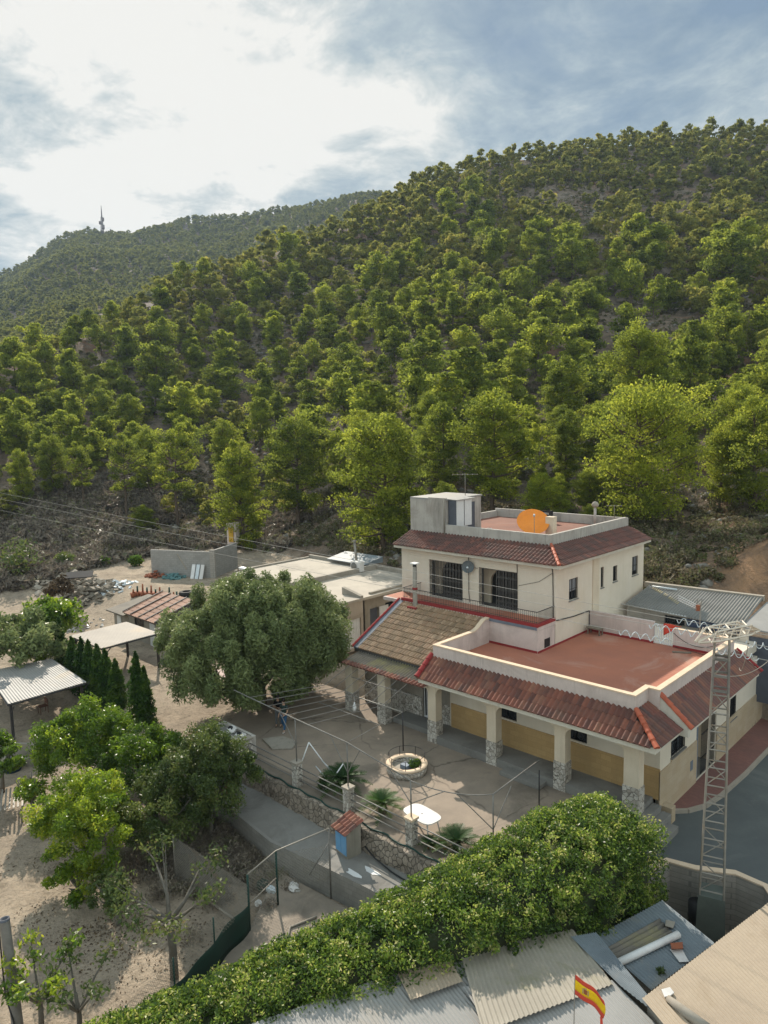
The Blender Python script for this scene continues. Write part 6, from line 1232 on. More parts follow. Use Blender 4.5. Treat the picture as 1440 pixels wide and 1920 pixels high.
# grey block wall at the upper yard
g0, g1, g2 = at(285, 1080, z=.9), at(400, 1086, z=.9), at(446, 1062, z=1.2); t = thing('boundary_wall', (g1.x, g1.y, .9), 'tall bare grey block wall with a corner at the back of the upper yard', 'wall')
def wallseg(a, b, z0, z1, th=.22):
    a = Vector(a); b = Vector(b); d = (b-a); d.z = 0; d.normalize(); n = Vector((-d.y, d.x, 0))*th
    return MB().hexa([(a.x, a.y, z0), (b.x, b.y, z0), (b.x+n.x, b.y+n.y, z0), (a.x+n.x, a.y+n.y, z0)], [(a.x, a.y, z1), (b.x, b.y, z1), (b.x+n.x, b.y+n.y, z1), (a.x+n.x, a.y+n.y, z1)])
M_BW = brickmat('grey_blockwork', (0.33, 0.32, 0.30), (0.285, 0.275, 0.26), (0.24, 0.23, 0.215), 1.0, 0.45, 0.22, 0.015, rot=(R(90), 0, 0))
wallseg(g0, g1, .3, 3.75).build('front_panel', M_BW, t); wallseg(g1, g2, .3, 3.85).build('side_panel', M_BW, t); wallseg(g1+Vector((-.2, -.2, 0)), g1+Vector((.25, .1, 0)), .3, 3.95, .3).build('corner_pier', M_BLOCK2, t)
b = MB(); dd = (g1-g0).normalized(); nn = Vector((dd.y, -dd.x, 0)); b.tube([g0+dd*((336-285)/115*(g1-g0).length)+nn*.02+Vector((0, 0, 2.5)), g0+dd*((352-285)/115*(g1-g0).length)+nn*.02+Vector((0, 0, .9))], .07, 5); tag(b.build('mortar_streak', M_KERB, t))
# leaning boards and rubble heaps along it
for i, (f, lab, m_) in enumerate(((.72, 'left white board leaning on the grey block wall', M_WPAINT), (.79, 'middle pale board leaning on the grey block wall', M_INSUL), (.86, 'right white board leaning on the grey block wall', M_PLASTIC))):
    p = g0.lerp(g1, f); b = MB(); b.hexa([p+nn*.75+dd*a+Vector((0, 0, 0)) for a in (-.2, .2)]+[p+nn*.69+dd*a for a in (.2, -.2)], [p+nn*.2+dd*a+Vector((0, 0, 1.5)) for a in (-.2, .2)]+[p+nn*.12+dd*a+Vector((0, 0, 1.5)) for a in (.2, -.2)]); tag(b.build('board', m_), lab, 'board')
def heap(c, r, n, m_, name, label, cat, s=.22, seed=0, flat=.4):
    rg = random.Random(seed); b = MB()
    for i in range(n):
        a, q = rg.uniform(0, 6.28), r*rg.random()**.6; x, y = c[0]+math.cos(a)*q*1.3, c[1]+math.sin(a)*q; z = Hs(x, y)+r*flat*(1-q/r)*rg.random()+.03
        b.box((x, y, z), (s*rg.uniform(.5, 1.7), s*rg.uniform(.4, 1.2), s*rg.uniform(.12, .5)), rg.uniform(0, 3), rg.uniform(-.6, .6), rg.uniform(-.6, .6))
    return tag(b.build(name, m_), label, cat, None, 'stuff')
P1 = at(292, 1082, z=.9); heap(P1, 1.0, 60, M_CLAYPOT, 'tile_heap', 'heap of red broken tiles at the left foot of the grey block wall', 'tile heap', .3, 1, .7)
P1 = at(325, 1084, z=.9); heap(P1, 1.2, 50, mat('teal_tarp', (.12, .24, .24), (.09, .18, .19), scale=2), 'teal_heap', 'heap of teal sheeting and junk in front of the grey block wall', 'junk heap', .4, 2, .35)
P1 = at(352, 1074, z=.9); b = MB(); b.blob(P1+Vector((0, 0, .5)), (1.0, .7, .7), seed=5, jit=.2); tag(b.build('dark_bundle', M_BLACK), 'dark bundle beside the leaning boards at the grey block wall', 'bundle')
P1 = at(333, 1073, z=.9); tag(MB().box(P1+Vector((0, 0, .8)), (1.1, .8, .08), .5, .3).build('white_sheet', M_PLASTIC), 'white sheet on top of the teal junk heap', 'sheet')
P1 = at(215, 1100, z=.9); heap(P1, 2.2, 90, M_INSUL, 'rubble_heap', 'scattered grey and white rubble on the upper yard left of the block wall', 'rubble', .32, 3, .2)
P1 = at(160, 1110, z=.6); heap(P1, 3.2, 170, M_WOOD, 'brushwood_heap', 'big heap of dead branches and planks on the upper yard', 'brushwood', .5, 4, .4)
P1 = at(150, 1090, z=1.0); b = MB(); b.box(P1+Vector((0, 0, .7)), (2.6, 1.0, .1), 1.0, .5); tag(b.build('dark_board', M_BLACK), 'dark tilted board on top of the brushwood heap', 'board')
P1 = at(120, 1085, z=1.0); heap(P1, 3.0, 120, M_KERB, 'stone_heap', 'bank of pale broken stones above the brushwood heap', 'stones', .5, 6, .35)
P1 = at(148, 1160, z=0.2); heap(P1, 2.0, 60, M_PLASTIC, 'litter', 'white litter scattered on the sandy yard below the brushwood heap', 'litter', .18, 7, .04)
P1 = at(350, 1117, z=1.0); t = MB(); t.lathe((P1.x, P1.y, 1.0), [(.35, 0.0), (.62, .02), (.72, .14), (.72, .28), (.62, .42), (.35, .42), (.4, .28), (.4, .14), (.35, 0)], 22); tag(t.build('old_tyre', M_RUBBER), 'black tyre lying on the sandy upper yard', 'tyre')
P1 = at(433, 1020, z=2.2); t = thing('yellow_kiosk', P1, 'small pale kiosk with a yellow door half hidden behind the bright slender pine', 'kiosk'); MB().box(P1+Vector((0, .4, 1.3)), (1.2, 1.0, 2.6), R(30)).build('walls', M_PINK, t); MB().box(P1+Vector((.3, -.13, 1.2)), (.6, .1, 1.8), R(30)).build('door', mat('yellow_paint', (.55, .33, .04), rough=.6), t)
# little tiled shed
t = thing('tiled_shed', (-27, 0.8, -.5), 'small rendered shed with a red brown tiled mono pitch roof beside the carport', 'shed')
A_, B_ = Vector((-31.2, -.55, 0)), Vector((-26.4, -.55, 0))
cutwall(MB(), (-31.4, -.5), (1, 0), 5.0, -.8, 1.75, .2, [(1.0, 2.6, .6, 1.45)]).build('front_wall', M_PLASTER, t, fix=False); MB().bx(-26.6, -26.4, -.299, 2.4, -.8, 1.9).build('side_wall', M_PLASTER, t); MB().bx(-30.4, -28.8, -.42, -.38, .6, 1.45).build('window_pane', M_GLASS, t); MB().bx(-27.9, -27.1, -.53, -.505, -.6, 1.35).build('door', M_WPAINT, t)
mb = MB(); [mb.bx(-30.3+i*.28, -30.26+i*.28, -.53, -.51, .62, 1.43) for i in range(6)]; mb.build('window_grille', M_BLACK, t)
tl = MB(); tilefield(tl, (-31.3, -1.0, 1.75), (-26.2, -1.0, 1.75), (0, 3.6, 1.05), du=.3, dv=.5, amp=.03, step=.02, nseg=4); tl.build('tile_roof', tilemat('faded_tiles', [(.30, .14, .08), (.36, .18, .11), (.26, .12, .08), (.40, .21, .14)], .24, .42, dirtamt=.35), t)
MB().hexa([(-31.3, -.9, 1.6), (-26.3, -.9, 1.6), (-26.3, 2.6, 1.6), (-31.3, 2.6, 1.6)], [(-31.3, -.9, 1.73), (-26.3, -.9, 1.73), (-26.3, 2.6, 2.72), (-31.3, 2.6, 2.72)]).build('roof_core', M_DARKROOM, t)
mb = MB(); [mb.hexa([(x-.06, -1.0, 1.8), (x+.06, -1.0, 1.8), (x+.06, 2.6, 2.85), (x-.06, 2.6, 2.85)], [(x-.06, -1.0, 1.86), (x+.06, -1.0, 1.86), (x+.06, 2.6, 2.91), (x-.06, 2.6, 2.91)]) for x in (-31.3, -30.0, -28.7, -27.5, -26.2)]; mb.build('batten', M_DARKIRON, t)
t = thing('low_shed', (-33, 0.6, -.4), 'low shed with a dull brown roof left of the tiled shed', 'shed'); MB().bx(-34.2, -31.7, -.4, 2.4, -.8, 1.3).build('walls', M_PLASTER, t); MB().hexa([(-34.6, -.9, 1.32), (-31.5, -.9, 1.32), (-31.5, 3, 1.9), (-34.6, 3, 1.9)], [(-34.6, -.9, 1.42), (-31.5, -.9, 1.42), (-31.5, 3, 2.02), (-34.6, 3, 2.02)]).build('roof', M_SHEET, t); MB().bx(-33.6, -32.9, -.45, -.405, -.6, 1.0).build('door', M_WPAINT, t)
# row of potted cacti behind the shed
mpot = None
for i, px in enumerate((250, 258, 268, 276, 284, 292, 300, 318, 326, 332)):
    p = at(px, 1113+1.0*abs(i-1) if i < 7 else 1122+(i-7)*3, z=1.1); lab = 'potted cactus in the row along the yard wall behind the tiled shed'; t = thing('potted_cactus', (p.x, p.y, Hs(p.x, p.y)), lab, 'cactus', 'potted cacti behind the tiled shed'); z = Hs(p.x, p.y)
    MB().lathe((p.x, p.y, z), [(0, 0), (.22, 0), (.3, .42), (.25, .42), (0, .38)], 12).build('pot', M_CLAYPOT, t); h = .35+.5*((i*7) % 5)/5; MB().tube([(p.x, p.y, z+.35), (p.x+.03, p.y, z+.4+h)], [.1, .07], 8).build('stem', M_GREENIRON if i % 2 else M_CLAYPOT, t)
# carports
def carport(name, q, zr, posts, ground, m_, label):
    t = thing(name, (q[3][0], q[3][1], ground), label, 'carport'); q = [Vector((*p, z)) for p, z in zip(q, zr)]
    corr('x', [q[0], q[1], q[2], q[3]], None, .15, .018, '', '', n4=5).build('roof_sheets', m_, t, fix=False)
    for p in posts: MB().bx(p[0]-.07, p[0]+.07, p[1]-.07, p[1]+.07, ground-.3, p[2]).build('post', M_DARKIRON, t); 
    for p, d in zip(posts, ((1, 0), (-1, 0), (0, 1), (1, 0))): MB().tube([(p[0], p[1], p[2]-.6), (p[0]+d[0]*.55, p[1]+d[1]*.55, p[2]-.05)], .035, 5).build('brace', M_DARKIRON, t)
    for a, b_ in ((0, 1), (1, 2), (2, 3), (3, 0)): MB().tube([q[a]-Vector((0, 0, .09)), q[b_]-Vector((0, 0, .09))], .055, 4).build('edge_beam', M_DARKIRON, t)
    return t
carport('carport', [(-27.05, -7.0), (-27.4, -2.6), (-22.7, -2.5), (-22.4, -6.8)], (2.0, 2.0, 2.0, 2.0), [(-22.75, -2.65, 1.92), (-26.9, -2.9, 1.92), (-22.6, -6.6, 1.92), (-26.8, -6.7, 1.92)], -.6, mat('pale_sheet', (.38, .335, .29), (.31, .275, .24), scale=.5, stain=(.4, .32, .24), rough=.6), 'carport with a flat pale sheet roof on dark posts in front of the small sheds')
carport('carport', [(-26.6, -12.6), (-26.0, -8.7), (-19.6, -9.1), (-19.5, -13.6)], (1.0, 1.0, 1.0, 1.0), [(-19.75, -13.4, .92), (-25.8, -9.0, .92), (-19.9, -9.3, .92), (-26.3, -12.3, .92)], -1.3, M_METALROOF, 'carport with a ridged grey roof at the left edge, partly shaded by cypresses')
t = thing('rusty_chair', (-21.3, -10.5, -1.2), 'rusty chair frame under the left edge carport', 'chair'); c = at(80, 1322, z=-.7)
for dx, dy in ((-.22, -.22), (.22, -.22), (-.22, .22), (.22, .22)): MB().tube([(c.x+dx, c.y+dy, -1.25), (c.x+dx, c.y+dy, -.3 if dy > 0 else -.75)], .025, 5).build('leg', M_RUST, t)
MB().box((c.x, c.y, -.75), (.48, .48, .04)).build('seat', M_RUST, t); MB().box((c.x, c.y+.22, -.45), (.46, .04, .3)).build('backrest', M_RUST, t)
# stepped garden walls under it
mb = wallrun([(-21.6, -14.05), (-19.0, -13.7), (-17.1, -12.4)], -2.4, -1.15, .2); tag(mb.build('yard_wall', M_PLASTER), 'low greenish rendered wall holding up the carport yard', 'wall')
mb = wallrun([(-21.6, -14.9), (-18.6, -14.4), (-16.4, -12.9)], -2.5, -1.6, .2); tag(mb.build('lower_wall', M_PLASTER), 'second lower wall in front of the greenish carport wall', 'wall')
tube_thing('wall_hose', [sag((-19.8, -14.8, -1.5), (-17.0, -13.3, -1.5), .25)], .03, M_BLACK, 'black hose sagging along the lower garden wall', 'hose')
b = MB(); p = at(24, 1440, z=-1.9); b.lathe((p.x, p.y, -2.05), [(0, 0), (.42, 0), (.48, .5), (.42, .6), (.0, .55)], 16); tag(b.build('blue_tub', M_DKBLUE), 'dark blue plastic tub at the foot of the garden wall', 'tub')
b = wallrun([(-38.8, -3.2), (-37.2, -1.6)], -1.0, .5, .3); tag(b.build('white_kerb_wall', M_KERB), 'short pale wall stub at the left of the sandy yard', 'wall')
t = thing('slatted_rack', (-12.6, -16.2, -2), 'low wooden rack with a slatted top at the left edge of the garden', 'rack'); p = at(12, 1500, z=-1.2)
for i in range(8): o_ = i*.17; MB().box((p.x-.3+o_*.35, p.y-.5+o_, -1.2), (2.2, .08, .03), R(-20)).build('slat', M_GALV, t)
for dx, dy in ((-.9, -.3), (.95, -.95), (-.5, .9), (1.3, .2)): MB().bx(p.x+dx-.04, p.x+dx+.04, p.y+dy-.04, p.y+dy+.04, -2.1, -1.22).build('leg', M_WOOD, t)
tag(MB().hexa([(-8.4, -7.45, -.3), (-9.9, -7.6, -.4), (-9.9, -7.45, -.4), (-8.4, -7.3, -.3)], [(-8.4, -7.45, .25), (-9.9, -7.6, .15), (-9.9, -7.45, .15), (-8.4, -7.3, .25)]).build('low_brick_wall', M_CLAYPOT), 'low brick wall between the bushes and the sandy drive', 'wall')
tag(MB().prism([(-19.6, -2.6), (-16.9, -2.3), (-17.2, .2), (-20.2, -.4)], -.5, -.42).build('pink_slab', mat('pinkish_slab', (.52, .40, .36), (.44, .33, .3), scale=1)), 'pale pinkish concrete slab at the edge of the sandy drive under the olive', 'slab')
# ================================================================= GARDEN VEGETATION
def tree(name, c, clumps, per, size, lm, bark, label, cat, limbs, group=None, asp=1.5, shell=.45, jit=.85, varamp=.55, topbias=.3):
    t = thing(name, c, label, cat, group); c = Vector(c); mb = MB()
    for q in limbs: mb.tube([c+Vector(p) for p in q[0]], q[1], 7 if q[1][0] > .06 else 5)
    mb.build('trunk', bark, t)
    cl = np.array(clumps, float); V, F, A = leafcloud(cl, per, size, asp, shell, jit, varamp=varamp, topbias=topbias); npmesh('crown', lm, V, F, t, A); return t
def domeclumps(seed, rx, ry, rz, zc, n, cr, inner=.35, low=-.35):
    rg = random.Random(seed); out = []
    for i in range(n):
        while True:
            d = Vector((rg.gauss(0, 1), rg.gauss(0, 1), rg.gauss(0, 1))).normalized()
            if d.z > low: break
        k = rg.uniform(.72, 1.04) if rg.random() > inner else rg.uniform(.2, .7); s = cr*rg.uniform(.7, 1.3); out.append((d.x*rx*k, d.y*ry*k, zc+d.z*rz*k, s, s, s*.8))
    return out
def limbset(seed, h, rx, n, r0, fork=.35):
    rg = random.Random(seed); L0 = [([(0, 0, -.3), (.05, .02, h*fork*.5), (0, .05, h*fork)], [r0, r0*.85, r0*.75])]
    for i in range(n):
        a = i*2.4+rg.random(); e = rg.uniform(.5, .95); L0.append(([(0, .05, h*fork*.96), (math.cos(a)*rx*.3, math.sin(a)*rx*.3, h*(fork+.2)), (math.cos(a)*rx*.75*e, math.sin(a)*rx*.75*e, h*(fork+.55*e))], [r0*.6, r0*.4, r0*.12]))
    return L0
# olive
oc = at(480, 1330, z=-.2); oc = Vector((-10.6, -2.8, -.2))
V = domeclumps(3, 4.9, 5.5, 3.5, 4.2, 370, .66, .25, -.8)
t = tree('olive_tree', oc, [(*q[:3], q[3]*.85, q[4]*.85, q[5]*1.5) for q in V], 560, .115, L_OLIVE, M_BARK2, 'huge rounded grey green olive tree between the drive and the patio', 'olive tree', limbset(3, 6.0, 4.2, 9, .42, .22), asp=2.1, shell=.2, jit=.95, varamp=.4, topbias=.15)
def gtree(px, py, zg, wpx, hpx, lm, seed, label, n=46, per=260, size=.15, cr=.42, bark=M_BARK2, name='citrus_tree', cat='citrus tree', group=None, depth=.9, sparse=False, asp=1.6, trunk=.12, low=-.45, fork=.3):
    c = at(px, py, z=zg); d = (c-CAM).dot(_fw); k = d/FPX; w = wpx*k/2; h = hpx*k
    cl = np.array(domeclumps(seed, w*.93, w*depth*.93, h*.40, h*.57, n, cr*w/2.0, .3 if not sparse else .6, low)); rr_ = np.random.default_rng(seed); cl[:, 3:] *= rr_.uniform(.8, 1.45, (len(cl), 3)); cl[:, 5] *= 1.15
    return tree(name, c, cl, per, size, lm, bark, label, cat, limbset(seed, h, w, 7, trunk, fork), group, asp=asp, shell=.15, jit=.95, varamp=.38, topbias=.15)
gtree(165, 1480, -1.9, 195, 165, L_CITRUS, 21, 'tall leafy citrus tree below the ridged carport', 95, 330, .105, .36)
gtree(167, 1648, -2.0, 225, 200, L_CITRUS, 22, 'bright yellow green citrus tree in the middle of the dusty garden', 105, 330, .088, .30)
gtree(278, 1520, -1.9, 170, 165, L_CITRUS, 23, 'olive green citrus tree between the cypresses and the dark bushes', 80, 300, .10, .36)
gtree(395, 1575, -1.95, 200, 215, L_DULL, 24, 'dark dense bushy tree beside the top of the concrete path', 110, 340, .095, .34, name='bushy_tree', cat='tree')
gtree(310, 1600, -1.95, 190, 150, L_DULL, 25, 'low shaded bush in front of the dark bushy tree', 75, 280, .09, .34, name='bush', cat='bush')
gtree(62, 1548, -1.95, 80, 112, L_CITRUS, 26, 'small thin fruit tree with a forked bare trunk beside the slatted rack', 14, 110, .13, .5, sparse=True, name='fruit_tree', cat='fruit tree', trunk=.13, fork=.42, low=.0)
gtree(4, 1475, -1.7, 100, 105, L_CITRUS, 27, 'yellowing shrub at the left edge beside the carport post', 18, 150, .15, .5, name='shrub', cat='shrub')
gtree(222, 1730, -1.95, 130, 95, L_DULL, 28, 'scrawny low bush in the shade right of the bright citrus tree', 16, 90, .12, .5, sparse=True, name='bush', cat='bush')
gtree(150, 1690, -1.98, 120, 70, L_CITRUS, 29, 'trailing low branches at the foot of the bright citrus tree', 16, 130, .13, .5, name='bush', cat='bush')
# pruned bare tree
bt = at(327, 1832, z=-2.0); fk = 1.95
lim = [([(0, 0, -.2), (-.03, .02, 1.0), (-.1, 0, fk)], [.15, .13, .14])]
rgt = random.Random(77); tips = []
for a, e, ln in ((2.7, .9, 1.5), (3.6, .6, 1.3), (.2, .8, 1.5), (-.5, .5, 1.3), (1.4, 1.0, 1.2), (4.4, .8, 1.0), (5.2, .45, 1.1)):
    p1 = (-.1+math.cos(a)*ln*.45, math.sin(a)*ln*.45, fk+ln*e*.4); p2 = (-.1+math.cos(a+.2)*ln, math.sin(a+.2)*ln, fk+ln*e); lim.append(([(-.1, 0, fk-.03), p1, p2], [.09, .06, .025])); tips.append(p2)
    for q in range(3): a2 = a+rgt.uniform(-.9, .9); p3 = (p2[0]+math.cos(a2)*.6, p2[1]+math.sin(a2)*.6, p2[2]+rgt.uniform(.1, .6)); lim.append(([p1 if q else p2, p3], [.03, .008])); tips.append(p3)
tree('pruned_tree', bt, [(*p, .42, .42, .34) for p in tips], 42, .11, L_DULL, M_BARK2, 'almost leafless pruned tree with a forked trunk beside the green netting', 'fruit tree', lim, asp=1.6, shell=.1)
st = at(78, 1935, z=-2.0); lim = [([(0, 0, -.2), (.02, .03, .8), (-.05, 0, 1.5)], [.09, .075, .05])]; tips = []
for a, e, ln in ((2.9, .7, 1.3), (.1, .7, 1.4), (1.6, .9, 1.2), (4.5, .6, 1.0), (5.6, .8, 1.3), (3.7, 1., .9)): p2 = (math.cos(a)*ln, math.sin(a)*ln, 1.3+ln*e); lim.append(([(0, .02, .9), (p2[0]*.5, p2[1]*.5, 1.25+ln*e*.45), p2], [.045, .03, .012])); tips += [p2, (p2[0]*.6, p2[1]*.7, p2[2]-.25)]
tree('young_tree', st, [(*p, .36, .36, .3) for p in tips], 60, .13, L_CITRUS, M_BARK2, 'thin young tree with sparse leaves beside the grey utility pole', 'fruit tree', lim, asp=1.6, shell=.1)
tree('young_tree', at(150, 1950, z=-2.0), [(*p, .34, .34, .28) for p in tips], 36, .12, L_DULL, M_BARK2, 'second sparse young tree at the bottom edge, right of the one by the pole', 'fruit tree', lim, asp=1.6, shell=.1)
# bushes of the left yard
gtree(40, 1285, -.9, 170, 145, L_OLIVE, 31, 'grey green olive bush behind the ridged carport at the left edge', 36, 200, .22, .45, name='olive_bush', cat='bush')
gtree(92, 1225, -.6, 125, 105, L_CITRUS, 32, 'leafy green bush below the brushwood heap', 30, 170, .24, .5, name='bush', cat='bush')
gtree(78, 1258, -.8, 75, 50, L_CITRUS, 33, 'yellow green low bush beside the first cypress', 16, 150, .2, .6, name='bush', cat='bush')
gtree(118, 1130, .6, 55, 45, L_LITTER, 34, 'rusty brown dying bush on the upper yard', 14, 130, .25, .6, name='dead_bush', cat='bush')
for i, (px, py, w, h, lab) in enumerate(((122, 1068, 40, 36, 'dark green round shrub on the dry brush slope'), (255, 1062, 26, 24, 'yellow green shrub left of the grey block wall'), (195, 1062, 22, 20, 'small green shrub above the stone bank'), (40, 1080, 90, 50, 'faded green shrub in the dry brush at the left edge'))):
    P1, _ = ground_hit(px, py, 50, 160); P1.z = Hs(P1.x, P1.y); k = (P1-CAM).dot(_fw)/FPX; plant('shrub', P1, w*k/2, 420, .3, (L_DULL, L_CITRUS, L_CITRUS, L_DULL)[i], lab, 'shrub', hz=.8)
# cypress hedge
def cypress(c, h, r, seed, label, n=1):
    rg = random.Random(seed); cl = []
    for k in range(26):
        t_ = k/25; rr = r*(1-t_)**.55*(.85+.3*rg.random())*(1 if t_ > .06 else .8); a = k*2.4; o_ = rr*.35; cl.append((math.cos(a)*o_, math.sin(a)*o_, .15+h*.96*t_, rr*.85, rr*.85, h*.075))
    tree('cypress', c, cl, 190, .13, L_CYP, M_BARK, label, 'cypress', [([(0, 0, -.2), (0, 0, h*.7)], [.1, .03])], 'row of cypresses between the carports', asp=1.9, shell=.55, jit=.75, varamp=.5, topbias=.45)
CY = [(118, 1163, 1272, .55), (140, 1198, 1290, .6), (158, 1200, 1300, .6), (172, 1205, 1308, .62), (188, 1212, 1318, .6), (203, 1222, 1324, .6), (221, 1240, 1330, .55), (262, 1228, 1362, .6), (276, 1254, 1366, .5)]
labs = ['tallest and farthest cypress of the row, at its left end', 'second cypress from the left end of the row', 'third cypress from the left end of the row', 'fourth cypress of the row, behind the corner of the ridged carport roof', 'fifth cypress of the row between the carports', 'sixth cypress of the row, rising above the flat carport edge', 'short cypress just left of the gap in the row', 'pointed cypress right of the gap beside the sandy drive', 'lower cypress at the right end of the row beside the drive']
for i, (px, ty, by, r) in enumerate(CY):
    c = at(px, by, z=-1.0); k = (c-CAM).dot(_fw)/FPX; cypress((c.x, c.y, -1.15), (by-ty)*k*1.05, r*1.25, 40+i, labs[i])
# the great clipped hedge
def hedge():
    rg = np.random.default_rng(4)
    # centre line, half width and top height along it
    S = np.array([0, .2, .4, .6, .8, 1.0]); CXh = np.array([5.0, 6.45, 8.05, 10.0, 11.4, 12.0]); CYh = np.array([-22.0, -18.2, -14.2, -10.2, -6.2, -3.4])
    HW = np.array([1.55, 1.6, 1.6, 1.95, 2.15, 1.7]); TOP = np.array([.2, .55, 1.1, 1.85, 2.5, 2.45])
    n = 150; cl = []
    for i in range(n*12):
        s = rg.random(); x, y = np.interp(s, S, CXh), np.interp(s, S, CYh); w = np.interp(s, S, HW); tp = np.interp(s, S, TOP)
        side = rg.uniform(-1, 1); base = -1.9; u = rg.random()
        if rg.random() < .55: px_, pz = side*.88, tp-.15-.55*abs(side)**3.2; 
        else: px_ = math.copysign(.95-.10*u, side); pz = base+(tp-base-.5)*u
        r_ = rg.uniform(.20, .40); ex = 0.0
        dx, dy = (0.92, -0.38) if True else (1, 0)
        cl.append((x+px_*w*dx, y+px_*w*dy+rg.uniform(-.2, .2), pz+rg.normal()*.035, r_, r_, r_*.85))
    for k in range(60):   # rounded far end
        a = rg.uniform(-.3, 2.2); z = rg.uniform(-1.6, 1.9); r_ = .42; cl.append((12.0+1.55*math.cos(a)*.9, -3.5+.8*math.sin(a), z, r_, r_, r_))
    cl = np.array(cl); V, F, A = leafcloud(cl, 105, .082, 1.4, .4, .85, varamp=.62, topbias=.35)
    t = thing('hedge', (10.3, -12, -2), 'massive clipped green hedge running diagonally across the foreground to the house corner', 'hedge')
    npmesh('foliage', L_HEDGE, V, F, t, A) ; t.children[0].location = -t.location
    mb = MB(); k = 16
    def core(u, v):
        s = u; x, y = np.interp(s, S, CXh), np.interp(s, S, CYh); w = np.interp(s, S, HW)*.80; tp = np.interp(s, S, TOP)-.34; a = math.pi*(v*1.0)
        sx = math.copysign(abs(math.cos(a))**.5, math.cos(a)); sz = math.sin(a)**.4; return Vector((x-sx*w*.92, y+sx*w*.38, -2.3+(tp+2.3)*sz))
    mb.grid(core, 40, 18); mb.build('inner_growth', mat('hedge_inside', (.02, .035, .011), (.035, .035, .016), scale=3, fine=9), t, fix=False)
hedge()
# ground litter in the garden and dry stalks
def litter():
    rg = np.random.default_rng(8); n = 4200; c1 = at(200, 1690, z=-2); X = c1.x+rg.normal(size=n)*3.0; Y = c1.y+rg.normal(size=n)*1.7; kk = fbm(X, Y, 1.6, 3, 15) > -.02+.1*rg.random(n); X, Y = X[kk], Y[kk]; k = (Y < np.interp(X, YBX, YBY)-1.9) & (X < 2.4); X, Y = X[k], Y[k]; Z = H(X, Y)
    C = np.stack([X, Y, Z+.02], 1); N0 = rg.normal(size=C.shape)*.5; N0[:, 2] += 1; V, F = leafquads(C, N0, rg.uniform(.03, .10, len(C)), 1.3); o = npmesh('leaf_litter', L_LITTER, V, F, attr=np.repeat(rg.random(len(C)), 4)); tag(o, 'dark fallen leaves and fruit scattered over the dusty garden', 'leaf litter', None, 'stuff')
    n = 420; c1 = at(400, 1590, z=-2); X = c1.x+rg.normal(size=n)*2.0; Y = c1.y+rg.normal(size=n)*1.4; k = (Y < np.interp(X, YBX, YBY)-2.3); X, Y = X[k], Y[k]; Z = H(X, Y); s = rg.uniform(.25, .5, len(X)); cl = np.stack([X, Y, Z+s*.5, s, s, s*.8], 1); V, F, A = leafcloud(cl, 170, .06, 3.4, .2, 1.0); o = npmesh('dead_weeds', L_DRY, V, F, attr=A); tag(o, 'dead grey weeds in the shade along the garden fence', 'weeds', None, 'stuff')
litter()
